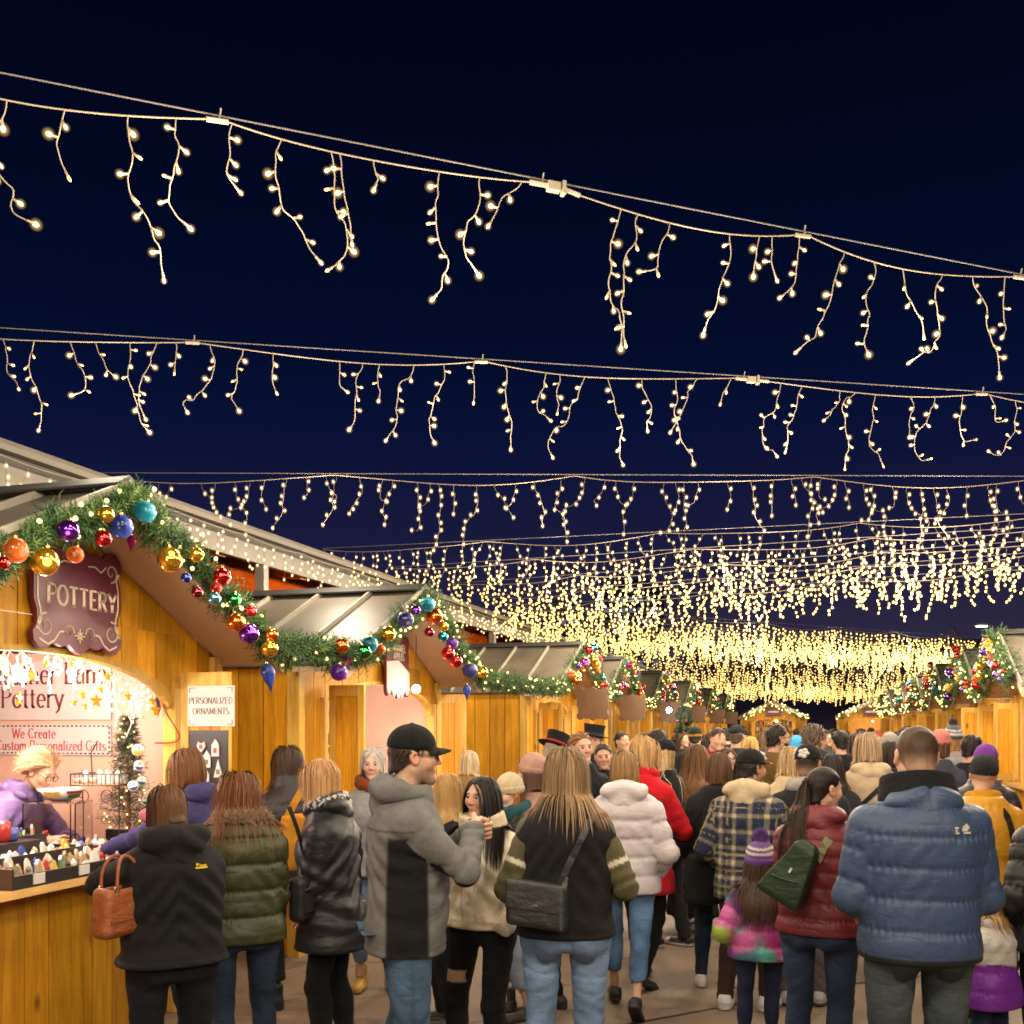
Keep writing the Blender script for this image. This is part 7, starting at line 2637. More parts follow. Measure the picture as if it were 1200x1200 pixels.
# 4 blue jacket, long straight hair, spectacles
person('bluegirl', 'bespectacled woman with long straight auburn hair in a violet blue coat at the counter', 226, 5.75, 1.665, -78, head=(-2, 12, 0), tops=[dict(col=(.045, .040, .135), hem=.45, thick=.03, arm=1.15, wr=1.1)], hoods=[dict(col=(.045, .04, .135), size=1.0)], legs=dict(col=JEAN_D),
    hair=dict(style='long', col=(.11, .040, .014), col2=(.30, .135, .05), len=.40, vol=.016), glasses=(.03, .02, .02), armL='reach', armR='reach', hand='grip')
# 5 dark coat with mustard tote
TOTEW = person('tote', 'woman with tousled dark hair in a black padded jacket, a mustard tote at her side', 342, 6.5, 1.655, -35, head=(8, 10, 0), tops=[dict(col=(.016, .013, .015), hem=.475, thick=.04, puff=.17, puffd=.010, arm=1.25, mat='nylon')], hoods=[dict(kind='collar', col=(.55, .50, .46), r=.080, t=.006, h=.075), dict(kind='collar', col=(.016, .013, .015), r=.095, t=.020, h=.065, mat='nylon')],
    legs=dict(col=(.022, .018, .018), mat='cloth', flare=1.7, knee=1.15, crop=.10), legL=(.06, .03, 0, 0), legR=(.10, -.16, .015, 18), shoes=dict(col=BLK, kind='boot'), hair=dict(style='long', col=(.030, .016, .010), col2=(.10, .055, .03), len=.27, vol=.03, wave=.004), armL='front', armR='belly')
# 6 older woman in a raincoat
OLDER = person('older', 'older woman in profile with a strawberry blond bob, patterned scarf and long black raincoat', 392, 5.4, 1.60, -86, head=(6, 10, 0), tops=[dict(pat=pat_rain, hem=.395, thick=.036, arm=1.25, flare=.18, girth=1.10, mat='nylon', wr=1.5, box=True)], scarf=dict(col=(.012, .012, .014), col2=(.55, .52, .50)), hoods=[dict(col=(.012, .012, .015), size=.98, mat='nylon')],
    legs=dict(col=(.008, .008, .009), mat='cloth', flare=1.2), shoes=dict(col=BLK), hair=dict(style='bob', col=(.42, .20, .075), col2=(.66, .40, .19), len=.155, vol=.032, puff=.012, n=2000), glasses=(.06, .04, .04), armL='belly', armR=((.10, .10, .50), (.5, -1, 0)), skin='fair')
# 7 grey haired woman facing the camera
person('greyhair', 'grey haired woman facing the camera in a rust scarf and yellow boots', 437, 7.0, 1.64, 172, head=(6, 4, 0), tops=[dict(col=(.30, .30, .32), hem=.47, thick=.03)], scarf=dict(col=(.24, .045, .015)), legs=dict(col=JEAN_L, denim=.3, crop=.10), shoes=dict(col=(.55, .33, .06), kind='boot', sole=(.3, .2, .08)), hair=dict(style='bob', col=(.42, .37, .33), col2=(.72, .68, .64), len=.14, vol=.014, brow=(.2, .15, .12)), armL='pocket', armR='pocket', iris=(.10, .16, .2), skin='pale')
# 8 man in the grey jacket
GRAY = person('gray', 'man in a black cap and grey jacket with black side panels, hand at his mouth', 474, 4.5, 1.775, 77, sex='m', head=(4, 2, 0), tops=[dict(pat=pat_gray, hem=.452, thick=.026, arm=1.14, girth=1.06, belly=.02, wr=.9, box=True)], hoods=[dict(col=(.150, .150, .145), size=1.12)],
    legs=dict(col=(.055, .10, .17), denim=.7, girth=1.12, wr=1.2), shoes=dict(col=(.05, .05, .05)), hair=dict(style='short', col=(.035, .020, .013), len=.03), hat=dict(kind='cap', col=(.010, .010, .011)), armR=((.02, .172, .748), (.7, .35, -1)), armL=((.045, .182, .738), (.6, .4, -1)), hand='grip', glasses=(.05, .02, .02), stubble=.55)
# 9 dark blond between the man and the woman in white
person('between', 'woman with straw blond hair and black jacket half hidden behind the man in grey', 524, 6.1, 1.50, -100, tops=[dict(col=(.012, .012, .02), hem=.45, thick=.03)], legs=dict(col=BLK), hair=dict(style='long', col=(.34, .17, .05), col2=(.62, .40, .15), len=.34, vol=.02), armL='pocket', armR='pocket')
# 10 pale blond bob further back
person('paleblond', 'smooth pale blond bob and tan coat seen from behind by the second stall', 548, 9.0, 1.575, 12, tops=[dict(col=(.30, .17, .06), hem=.42, thick=.03)], legs=dict(col=BLK), hair=dict(style='bob', col=(.50, .33, .16), col2=(.85, .70, .46), len=.22, vol=.012), armL='pocket', armR='pocket')
# 11 woman in the cream jacket
CREAM = person('cream', 'woman with long straight black hair in a cream bomber jacket, looking to the left', 566, 5.1, 1.535, -150, head=(8, 2, 0), tops=[dict(pat=pat_white, hem=.515, thick=.036, arm=1.34, mat='cloth', wr=1.1, hemcol=(.62, .51, .37), hemw=.045)], hoods=[dict(kind='collar', col=(.70, .58, .42), r=.098, t=.028, h=.05)],
    legs=dict(col=(.008, .008, .010), mat='denim', girth=.98, pat=pat_ripped), shoes=dict(col=BLK, sole=(.55, .5, .5)), hair=dict(style='long', col=(.008, .006, .006), col2=(.020, .013, .011), len=.46, vol=.012, front=-.002), armL='pocket', armR='pocket', skin='fair')
# 12 girl in the cream beanie
person('beanie', 'girl in a ribbed cream beanie with ginger hair and a teal scarf, glancing down', 601, 6.3, 1.475, -118, head=(-4, 10, 0), tops=[dict(col=(.03, .032, .036), hem=.5, thick=.03)], scarf=dict(col=(.02, .07, .09)), legs=dict(col=(.24, .31, .40), denim=.3, flare=1.7, knee=1.25, crop=.14), shoes=dict(col=(.04, .03, .02), kind='boot'), hair=dict(style='long', col=(.26, .085, .02), col2=(.45, .18, .05), len=.24, vol=.014), hat=dict(kind='beanie', col=(.58, .47, .32), tall=.01), armL='pocket', armR='pocket', skin='pale')
# 13 top hats
person('tophat', 'man in a black top hat with a red band and black coat, back turned', 637, 8.4, 1.70, 42, sex='m', lean=6, head=(0, 16, 0), tops=[dict(col=(.014, .014, .016), hem=.36, thick=.03, girth=1.08)], hoods=[dict(kind='collar', col=(.70, .64, .56), r=.074, t=.006, h=.05)], legs=dict(col=BLK, mat='cloth'), hair=dict(style='short', col=(.34, .28, .22), len=.04), hat=dict(kind='tophat', col=(.012, .011, .013), band=(.35, .02, .03), tip=-6), armL='front', armR='front')
person('tophat2', 'second black top hat just behind the fair-haired man in a bow tie', 693, 10.2, 1.76, 100, sex='m', tops=[dict(col=(.012, .012, .014), hem=.40, thick=.03)], hair=dict(style='short', col=(.05, .03, .02)), hat=dict(kind='tophat', col=(.012, .011, .015), band=(.02, .02, .03)), nolegs=True)
person('bowtie', 'fair-haired man facing the camera in a black jacket, beside the top hats', 681, 8.2, 1.735, 158, sex='m', head=(0, 2, 0), tops=[dict(col=(.012, .013, .018), hem=.42, thick=.02)], hoods=[dict(kind='collar', col=(.65, .65, .68), r=.07, t=.006, h=.04)], legs=dict(col=BLK, mat='cloth'), hair=dict(style='back', col=(.20, .09, .03), col2=(.36, .18, .07), len=.06, vol=.022, w=.006), skin='fair', stubble=.1)
person('darkface', 'young woman facing the camera with brown hair tied back, right of the fair-haired man', 706, 9.0, 1.64, 172, tops=[dict(col=(.02, .022, .03), hem=.45, thick=.02)], legs=dict(col=BLK), hair=dict(style='pony', col=(.04, .018, .010), col2=(.13, .06, .03), len=.25, vol=.016, w=.009), armL='pocket', armR='pocket')
person('pinkhood', 'figure in a dusty pink fleece hat glimpsed left of the woman in the black vest', 636, 6.4, 1.60, -60, tops=[dict(col=(.36, .20, .17), hem=.5, thick=.03)], legs=dict(col=BLK), hair=dict(style='bob', col=(.1, .05, .03), len=.15), hat=dict(kind='beanie', col=(.42, .24, .20)), armL='pocket', armR='pocket')
# 14 woman in the black vest
VEST = person('vest', 'woman with long highlighted blond hair in a black vest over a striped olive sweater', 663, 4.7, 1.685, 3, head=(-14, 4, 0), tops=[dict(name='sweater', pat=pat_sweater, hem=.50, mat='knit', thick=.024, arm=1.12, neck=.85), dict(name='vest', col=(.013, .012, .013), hem=.492, sleeve=False, thick=.042, girth=1.06, mat='cloth', box=True, wr=.8)],
    legs=dict(col=(.15, .23, .38), denim=.45, girth=1.10, wr=1.3), shoes=dict(col=(.4, .36, .34)), hair=dict(style='long', col=(.13, .065, .028), col2=(.50, .32, .16), len=.44, vol=.024, part=.01), legL=(.075, .0, 0, 0), legR=(.065, .0, 0, 0), armL=((.125, .13, .585), (.35, -1, 0)), armR=((.125, .14, .595), (.35, -1, 0)))
# 17 pale puffer
person('puffer', 'woman in a pale lilac puffer jacket and cropped blue jeans walking away', 733, 6.4, 1.63, 10, tops=[dict(col=(.50, .45, .48), hem=.462, thick=.046, puff=.115, puffd=.016, arm=1.34, mat='nylon', box=True)], hoods=[dict(col=(.52, .47, .50), size=1.12, mat='nylon')], legs=dict(col=(.085, .16, .30), denim=.5, crop=.12, wr=1.2), legR=(.05, -.15, .03, 42), legL=(.05, .14, 0, 0), shoes=dict(col=BLK, sole=(.02, .02, .02)),
    hair=dict(style='long', col=(.22, .105, .038), col2=(.52, .31, .13), len=.30, vol=.016), armL='pocket', armR='pocket')
# 18 red coat
person('redcoat', 'blond woman in a bright red coat reaching forward beside the pale puffer jacket', 751, 7.05, 1.715, 34, head=(14, 2, 0), tops=[dict(col=(.50, .010, .018), hem=.378, thick=.032, arm=1.16, flare=.10, box=True)], hoods=[dict(kind='collar', col=(.50, .010, .018), r=.092, t=.02, h=.035)], legs=dict(col=BLK, mat='cloth'), shoes=dict(col=BLK, kind='boot'), legL=(.05, .10, 0, 0), legR=(.05, -.08, .02, 22),
    hair=dict(style='bob', col=(.36, .18, .055), col2=(.72, .46, .20), len=.19, vol=.026), armL='pocket', armR=((.10, .20, .56), (.8, -.5, -.4)))
person('headband', 'dark-haired man with shades pushed up on his head behind the red coat', 771, 9.6, 1.76, 60, sex='m', tops=[dict(col=(.02, .02, .03), hem=.45, thick=.02)], hair=dict(style='short', col=(.018, .012, .010)), nolegs=True)
# 20 cap and long blond hair
person('capblond', 'woman in a black cap with long pale blond hair and a black top, looking left', 786, 8.3, 1.67, -62, head=(-8, -4, 0), tops=[dict(col=(.010, .010, .012), hem=.48, thick=.014)], hoods=[dict(kind='collar', col=(.50, .30, .20), r=.072, t=.008, h=.03)], legs=dict(col=(.022, .022, .026), denim=.2, flare=1.3), legL=(.05, .07, 0, 0), legR=(.05, -.05, 0, 0), shoes=dict(col=BLK, sole=(.6, .57, .55), toe=(.55, .52, .5)), hair=dict(style='long', col=(.44, .27, .11), col2=(.78, .60, .34), len=.42, vol=.02), hat=dict(kind='cap', col=(.014, .012, .018), logo=((.02, .088, .075, .05, .035, (.5, .5, .55)),)), armL='belly', armR='belly')
person('brunette', 'woman with wavy brown hair, tan jacket and long black skirt, in profile to the right', 811, 9.0, 1.63, 58, head=(12, -2, 0), tops=[dict(col=(.20, .095, .045), hem=.47, thick=.03)], legs=dict(col=(.008, .008, .009), hem=.08, w=.26, mat='cloth', name='skirt'), shoes=dict(col=(.2, .19, .18)), hair=dict(style='long', col=(.075, .032, .012), col2=(.25, .12, .045), len=.36, vol=.022, wave=.004), armL='front', armR='front')
person('blackyellow', 'person in a black beanie with a yellow cuff far along the left row', 816, 13.0, 1.77, 0, sex='m', tops=[dict(col=(.010, .010, .012), hem=.45, thick=.05, arm=1.3)], hair=dict(style='short', col=(.02, .015, .01)), hat=dict(kind='beanie', col=(.014, .02, .014), bands=((-.03, .045, (.46, .26, .03)),)), nolegs=True)
person('redhoodie', 'young man facing the camera in a red hooded top with white cords', 838, 11.0, 1.775, 172, sex='m', tops=[dict(col=(.26, .012, .022), hem=.45, thick=.025)], hoods=[dict(kind='collar', col=(.26, .012, .022), r=.085, t=.02, h=.035)], hair=dict(style='short', col=(.055, .026, .012), col2=(.16, .08, .035), len=.06, vol=.022), skin='fair', nolegs=True, armL='pocket', armR='pocket')
person('greycap', 'heavy man in a dark grey cap and charcoal shirt, back turned, far along the aisle', 863, 12.2, 1.79, 25, sex='m', tops=[dict(col=(.030, .032, .030), hem=.45, thick=.02, girth=1.15)], hair=dict(style='short', col=(.1, .06, .04)), hat=dict(kind='cap', col=(.020, .022, .024), turn=-15), nolegs=True)
person('yellowhair', 'woman with golden hair behind the man in the grey cap', 880, 12.8, 1.66, 10, tops=[dict(col=(.05, .03, .03), hem=.45, thick=.02)], hair=dict(style='long', col=(.45, .25, .06), col2=(.80, .55, .2), len=.3, vol=.02), nolegs=True)
person('glasswoman', 'woman in glasses facing the camera between the red hoodie and the plaid shirt', 852, 9.6, 1.585, 170, tops=[dict(col=(.012, .012, .014), hem=.45, thick=.02)], hair=dict(style='long', col=(.07, .025, .012), col2=(.20, .08, .03), len=.26, vol=.016), glasses=(.03, .03, .03), nolegs=True, armL='pocket', armR='pocket')
person('brownback', 'woman with straight dark brown hair and black coat just left of the plaid shirt', 842, 7.1, 1.60, 18, tops=[dict(col=(.010, .010, .012), hem=.42, thick=.05, arm=1.3, girth=1.06)], legs=dict(col=JEAN_D, denim=.3), shoes=dict(col=(.62, .6, .58), sole=(.6, .58, .56)), hair=dict(style='long', col=(.060, .026, .012), col2=(.16, .075, .035), len=.22, vol=.014), armL='pocket', armR='pocket')
# 28 plaid shirt
PLAID = person('plaid', 'man in a black cap with a tan brim, cream hood and blue plaid overshirt', 876, 6.5, 1.63, 28, sex='m', head=(38, 6, 0), tops=[dict(pat=pat_plaid, hem=.425, thick=.030, arm=1.15, girth=1.05, box=True)], hoods=[dict(col=(.54, .43, .28), size=1.14)], legs=dict(col=(.040, .022, .018), mat='cloth', flare=1.25), shoes=dict(col=(.66, .64, .62), sole=(.6, .58, .55)), hair=dict(style='short', col=(.012, .010, .009)), beard=None,
    hat=dict(kind='cap', col=(.012, .012, .013), brim=(.55, .40, .20), flat=True, tip=4, logo=((-.070, .035, .072, .05, .035, (.62, .55, .48)), (.0, .088, .085, .04, .05, (.6, .58, .55)))), stubble=.5, skin='tan', armL='pocket', armR='belly')
# 29 child with the purple hat
KID = person('kid', 'child in a purple striped pompom hat and a many-coloured puffer jacket', 891, 5.6, 1.14, 14, tops=[dict(pat=pat_kid, hem=.455, thick=.036, puff=.085, puffd=.011, arm=1.55, mat='nylon', girth=1.12, box=True)], hoods=[dict(col=(.32, .03, .16), size=.74, mat='nylon')], legs=dict(col=(.020, .024, .060), mat='cloth', girth=.98), shoes=dict(col=(.3, .28, .3)), hair=dict(style='long', col=(.035, .018, .012), col2=(.10, .05, .03), len=.34, vol=.03, wave=.004),
    hat=dict(kind='beanie', col=(.15, .075, .26), bands=((.075, .092, (.55, .5, .42)), (.105, .118, (.55, .5, .42))), pom=(.16, .08, .30)), armL='pocket', armR='low', hand='relaxed')
person('beard', 'bearded man with dark hair and glasses in a brown coat, profile to the right', 903, 9.4, 1.80, 66, sex='m', head=(14, 0, 0), tops=[dict(col=(.115, .062, .018), hem=.40, thick=.035)], hair=dict(style='short', col=(.018, .012, .008), len=.06, vol=.02), beard=(.02, .013, .009), glasses=(.02, .02, .02), nolegs=True, skin='fair')
person('bluehood', 'person in a bright sky blue hood beside the bearded man', 934, 13.0, 1.66, 20, tops=[dict(col=(.05, .26, .52), hem=.4, thick=.04)], hoods=[dict(up=1, col=(.06, .30, .58))], hair=dict(style='none', col=(.1, .05, .02)), nolegs=True)
person('olderman', 'tall older man with grey-brown hair and glasses in a dark padded collar', 954, 8.6, 1.80, 52, sex='m', head=(12, 4, 0), tops=[dict(col=(.035, .035, .042), hem=.42, thick=.035, puff=.13, mat='nylon')], hoods=[dict(kind='collar', col=(.05, .05, .055), r=.105, t=.025, h=.05)], legs=dict(col=JEAN_D), hair=dict(style='short', col=(.085, .050, .030), col2=(.20, .14, .10), len=.07, vol=.02, n=700), glasses=(.1, .08, .06))
person('strapblond', 'woman with shoulder-length blond hair in a beige jacket crossed by a thin black strap', 925, 8.0, 1.63, -6, tops=[dict(col=(.50, .39, .24), hem=.44, thick=.03)], legs=dict(col=JEAN_D), hair=dict(style='bob', col=(.32, .18, .07), col2=(.68, .48, .26), len=.26, vol=.018, n=1000), armL='pocket', armR='pocket')
# 34 cap with white badges, grey hood
person('capvest', 'man in a black cap with white badges, grey hood and black vest, back turned', 947, 6.6, 1.655, 24, sex='m', head=(8, 0, 0), tops=[dict(col=(.017, .017, .020), hem=.44, thick=.04, arm=1.2)], hoods=[dict(col=(.34, .31, .30), size=.98)], legs=dict(col=(.11, .09, .10), mat='cloth', flare=1.4, wr=1.5), shoes=dict(col=(.4, .38, .38)), hair=dict(style='buzz', col=(.02, .014, .010)), hat=dict(kind='cap', col=(.013, .013, .012), flat=True, logo=((.0, -.115, .075, .045, .045, (.62, .6, .58)), (-.083, -.02, .065, .03, .05, (.62, .6, .58)))), armL='pocket', armR='pocket', skin='tan')
# 35 maroon jacket with green sling bag
MAROON = person('maroon', 'woman with a dark ponytail in a maroon quilted jacket wearing a green sling bag', 960, 5.0, 1.585, 32, head=(38, 8, 0), tops=[dict(col=(.145, .018, .022), hem=.492, thick=.036, puff=.075, puffd=.008, arm=1.2, mat='nylon', girth=1.06, box=True)], hoods=[dict(col=(.15, .020, .026), size=1.02, mat='nylon')], legs=dict(col=(.020, .032, .065), denim=.5, girth=1.04), shoes=dict(col=BLK), hair=dict(style='pony', col=(.014, .008, .006), col2=(.045, .024, .016), len=.62, vol=.006), armL='belly', armR='front', skin='fair', hand='grip')
person('fleece', 'woman with a blond bob in a cream fleece hooded jacket crossed by a dark strap', 1018, 8.0, 1.735, 4, tops=[dict(col=(.56, .42, .28), hem=.42, thick=.05, mat='knit', arm=1.25)], hoods=[dict(col=(.58, .45, .30), size=1.05, mat='knit', dz=-.03)], legs=dict(col=JEAN_D), hair=dict(style='bob', col=(.28, .17, .085), col2=(.62, .45, .28), len=.24, vol=.022), armL='pocket', armR='pocket')
# 38 man in the blue jacket
BLUE = person('blue', 'broad man with cropped brown hair in a blue quilted jacket and grey jeans', 1077, 4.2, 1.785, 2, sex='m', tops=[dict(col=(.036, .062, .128), hem=.468, thick=.036, puff=.128, puffd=.010, arm=1.26, girth=1.08, mat='nylon', hemcol=(.010, .010, .013), hemw=.028, box=True, shw=1.0, wr=.8)], shw=1.03, hoods=[dict(kind='collar', col=(.010, .010, .013), r=.112, t=.028, h=.062), dict(col=(.039, .066, .134), size=1.04, mat='nylon', dz=-.035)],
    legs=dict(col=(.038, .048, .055), denim=.8, girth=1.16, wr=1.2), shoes=dict(col=(.05, .04, .03)), hair=dict(style='buzz', col=(.050, .026, .013)), armL=((.10, .14, .56), (.5, -1, 0)), armR=((.10, .14, .56), (.5, -1, 0)), skin='fair')
person('pinkbeanie', 'person in a coral pink beanie just right of the cropped brown head', 1100, 9.0, 1.74, 30, tops=[dict(col=(.05, .05, .08), hem=.45, thick=.03)], hair=dict(style='bob', col=(.1, .05, .03), len=.12), hat=dict(kind='beanie', col=(.62, .20, .17)), nolegs=True)
person('patternhat', 'person in a pale patterned knit hat between the pink beanie and the purple hat', 1117, 10.5, 1.78, 0, tops=[dict(col=(.30, .27, .27), hem=.45, thick=.03)], hair=dict(style='long', col=(.3, .15, .05), len=.25), hat=dict(kind='beanie', col=(.10, .10, .13), bands=((.05, .075, (.5, .5, .5)), (.09, .105, (.5, .5, .5))), pom=(.06, .06, .08)), nolegs=True)
person('rightman', 'dark-haired man turning away at the right-hand stalls', 1137, 9.0, 1.71, 60, sex='m', tops=[dict(col=(.015, .014, .018), hem=.45, thick=.03)], hair=dict(style='short', col=(.02, .013, .012), len=.05), hat=None, nolegs=True)
person('purplehat', 'person in a violet knit hat and dark jacket behind the mustard coat', 1153, 7.3, 1.64, 30, tops=[dict(col=(.022, .020, .030), hem=.45, thick=.04, puff=.13, mat='nylon')], hair=dict(style='bob', col=(.05, .02, .02), len=.12), hat=dict(kind='beanie', col=(.16, .035, .28), low=-.035, cuff=False), legs=dict(col=BLK), armL='pocket', armR='pocket')
person('mustard', 'person in a mustard yellow coat and dark beanie right of the blue jacket', 1153, 6.0, 1.60, 8, tops=[dict(col=(.50, .235, .014), hem=.45, thick=.045, arm=1.3, mat='nylon', puff=.30, puffd=.006)], hair=dict(style='none', col=(.03, .02, .02)), hat=dict(kind='beanie', col=(.016, .015, .022), low=-.05, cuff=False), legs=dict(col=BLK), armL='pocket', armR=((.15, .04, .50), (.5, -1, 0)), hoods=[dict(kind='collar', col=(.50, .235, .014), r=.085, t=.02, h=.035)])
person('edge', 'person in a black hooded puffer cut off by the right edge of the picture', 1240, 5.0, 1.57, -5, tops=[dict(col=(.010, .010, .012), hem=.44, thick=.05, puff=.13, arm=1.35, mat='nylon')], hoods=[dict(up=1, col=(.012, .012, .014), mat='nylon')], hair=dict(style='none', col=(.03, .02, .02)), legs=dict(col=BLK), armL='pocket', armR='pocket')
# 43 little girl
GIRL = person('girl', 'small blond girl in a white and purple jacket beside the man in blue', 1162, 5.0, 1.05, -30, head=(-6, 12, 0), tops=[dict(pat=pat_girl, hem=.40, thick=.03, arm=1.5, mat='nylon', girth=1.1, puff=.09, puffd=.006)], hoods=[dict(col=(.50, .47, .45), size=.72, mat='nylon')], legs=dict(col=(.018, .026, .065), mat='denim'), shoes=dict(col=(.2, .1, .2)), hair=dict(style='long', col=(.42, .22, .075), col2=(.74, .48, .22), len=.25, vol=.022), armL='front', armR='low')

# farther heads in the crowd
FAR = [(985, 11.0, 1.74, 'm', 'short', (.015, .012, .010), BLK, 'dark-haired man behind the older man with glasses'), (1000, 12.5, 1.70, 'f', 'long', (.03, .015, .01), (.1, .03, .04), 'woman with long dark hair in a wine coat deep in the crowd'), (1041, 10.5, 1.70, 'h', (.30, .28, .28), (.06, .04, .03), (.35, .3, .25), 'person in a grey knit hat right of the cream fleece'),
    (1046, 8.6, 1.66, 'f', 'bob', (.025, .014, .010), (.02, .02, .025), 'dark bobbed head just left of the cropped brown head'), (1038, 13.5, 1.72, 'f', 'long', (.45, .28, .1), (.3, .25, .2), 'fair long hair glimpsed above the cream fleece'), (1060, 12.0, 1.78, 'm', 'short', (.03, .02, .015), (.03, .03, .05), 'man in navy partly hidden by the cropped brown head'),
    (915, 14.5, 1.76, 'm', 'short', (.04, .02, .015), (.4, .12, .06), 'man in a rust jacket far beyond the bearded man'), (893, 17.0, 1.70, 'f', 'long', (.12, .06, .03), (.05, .05, .06), 'brown-haired woman in charcoal far beyond the golden hair'), (922, 18.5, 1.74, 'm', 'short', (.02, .015, .012), (.55, .14, .06), 'man in an orange jacket before the closing stalls'), (944, 19.0, 1.72, 'h', (.02, .02, .03), (.05, .03, .02), (.03, .03, .03), 'person in a black knit hat far behind the sky blue hood'),
    (968, 15.5, 1.73, 'f', 'long', (.02, .012, .01), (.05, .05, .05), 'long black hair beside the older man'), (975, 20.0, 1.75, 'm', 'short', (.05, .03, .02), (.1, .1, .14), 'man in slate far down the aisle'), (990, 22.0, 1.70, 'f', 'bob', (.3, .18, .08), (.2, .05, .05), 'blond bob and dark red coat before the dark gap'), (1008, 16.5, 1.76, 'm', 'short', (.03, .02, .014), (.03, .03, .035), 'man in black left of the fleece hood'),
    (1028, 19.0, 1.70, 'h', (.5, .1, .08), (.05, .03, .02), (.1, .1, .12), 'person in a red knit hat above the fleece hood'), (1020, 25.0, 1.76, 'm', 'short', (.02, .015, .01), (.15, .15, .18), 'man in grey before the right closing stall'), (800, 15.5, 1.70, 'f', 'long', (.06, .03, .015), (.03, .02, .02), 'brown hair above the capped blond woman'), (826, 15.0, 1.66, 'f', 'bob', (.02, .014, .01), (.06, .06, .05), 'dark bobbed head left of the red hoodie'),
    (852, 16.0, 1.76, 'm', 'short', (.02, .014, .012), (.02, .02, .03), 'dark-haired man between the red hoodie and grey cap'), (870, 20.0, 1.72, 'h', (.03, .03, .06), (.05, .03, .02), (.02, .02, .03), 'person in a navy knit hat far beyond the grey cap'), (905, 24.0, 1.70, 'f', 'long', (.03, .02, .015), (.12, .03, .06), 'woman in plum before the left closing stall'), (933, 27.0, 1.74, 'm', 'short', (.04, .025, .02), (.3, .3, .34), 'man in pale grey before the left closing stall'),
    (1085, 13.5, 1.72, 'f', 'long', (.10, .05, .02), (.05, .04, .05), 'brown-haired woman by the right stalls'), (1104, 15.5, 1.74, 'm', 'short', (.03, .02, .015), (.04, .05, .07), 'man in blue grey by the right stalls'), (1125, 13.0, 1.68, 'f', 'long', (.5, .3, .12), (.25, .2, .15), 'fair woman in beige by the right stalls'), (1050, 17.5, 1.70, 'f', 'bob', (.08, .04, .02), (.02, .02, .02), 'brown bob and black coat past the grey knit hat'), (1072, 21.0, 1.76, 'm', 'short', (.02, .015, .012), (.1, .02, .02), 'man in maroon far along the right row'),
    (660, 12.0, 1.70, 'f', 'long', (.05, .025, .012), (.03, .03, .04), 'dark-haired woman between the two top hats'), (728, 12.5, 1.72, 'm', 'short', (.03, .02, .012), (.05, .06, .08), 'man in slate blue by the jar shelves'), (756, 14.0, 1.70, 'f', 'bob', (.05, .03, .02), (.2, .1, .08), 'woman in brown by the jar shelves'), (960, 24.5, 1.70, 'h', (.05, .3, .35), (.05, .03, .02), (.05, .05, .06), 'person in a teal knit hat far down the aisle'), (882, 15.2, 1.60, 'f', 'bob', (.02, .014, .01), (.02, .02, .025), 'short dark bob behind the golden hair'),
    (1012, 11.0, 1.63, 'f', 'long', (.22, .11, .04), (.12, .12, .13), 'light brown hair low behind the cream fleece'), (975, 7.8, 1.58, 'f', 'long', (.022, .013, .010), (.03, .025, .03), 'loose dark hair low behind the maroon jacket'), (1063, 7.2, 1.50, 'h', (.62, .52, .44), (.3, .2, .1), (.55, .48, .42), 'person in a cream knit hat showing past the blue shoulder')]
for i, (px, d, Hh, sx, st, c1, c2, lab) in enumerate(FAR):
    if sx == 'h':
        person('far%d' % i, lab, px, d, Hh, (10, -30, 50, 0, 170)[i % 5], tops=[dict(col=c2, hem=.45, thick=.04)], hair=dict(style='bob', col=c1, len=.14), hat=dict(kind='beanie', col=st, pom=st if i % 2 else None), nolegs=True, eyes=False)
    else:
        person('far%d' % i, lab, px, d, Hh, (0, 30, -40, 15, 165, 60)[i % 6], sex=sx, tops=[dict(col=c2, hem=.45, thick=.03)], hair=dict(style=st, col=c1, len={'long': .3, 'bob': .18, 'short': .05}[st], vol=.02), nolegs=True, eyes=False)
# ------------------------------------------------------------------ bags and small things people carry
def space(J):
    return Matrix.Translation(J.body.location) @ Matrix.Rotation(J.body.rotation_euler.z, 4, 'Z')


def bag_root(J, name, label, cat, p, rz=0.0):
    M = space(J)
    q = M @ Vector(p)
    return empty(name, q, J.body.rotation_euler.z + rz, label, cat)


def soft(f, lo, hi, h, name, mat, parent, col, wr=.003, sc=25, seed=1):
    V, F = snets(f, lo, hi, h)
    V = V + vnormals(V, F) * (wr * noise3(V, sc, seed))[:, None]
    c = np.tile(np.array(col, np.float32), (len(V), 1)) if not callable(col) else col(V)
    return put(name, mesh(name, V, F, mat, True, c), parent)


def rbox(X, Y, Z, c, b, r):
    qx, qy, qz = np.abs(X - c[0]) - b[0] + r, np.abs(Y - c[1]) - b[1] + r, np.abs(Z - c[2]) - b[2] + r
    return np.sqrt(np.maximum(qx, 0) ** 2 + np.maximum(qy, 0) ** 2 + np.maximum(qz, 0) ** 2) + np.minimum(np.maximum(qx, np.maximum(qy, qz)), 0) - r


TAN = (.30, .085, .026)
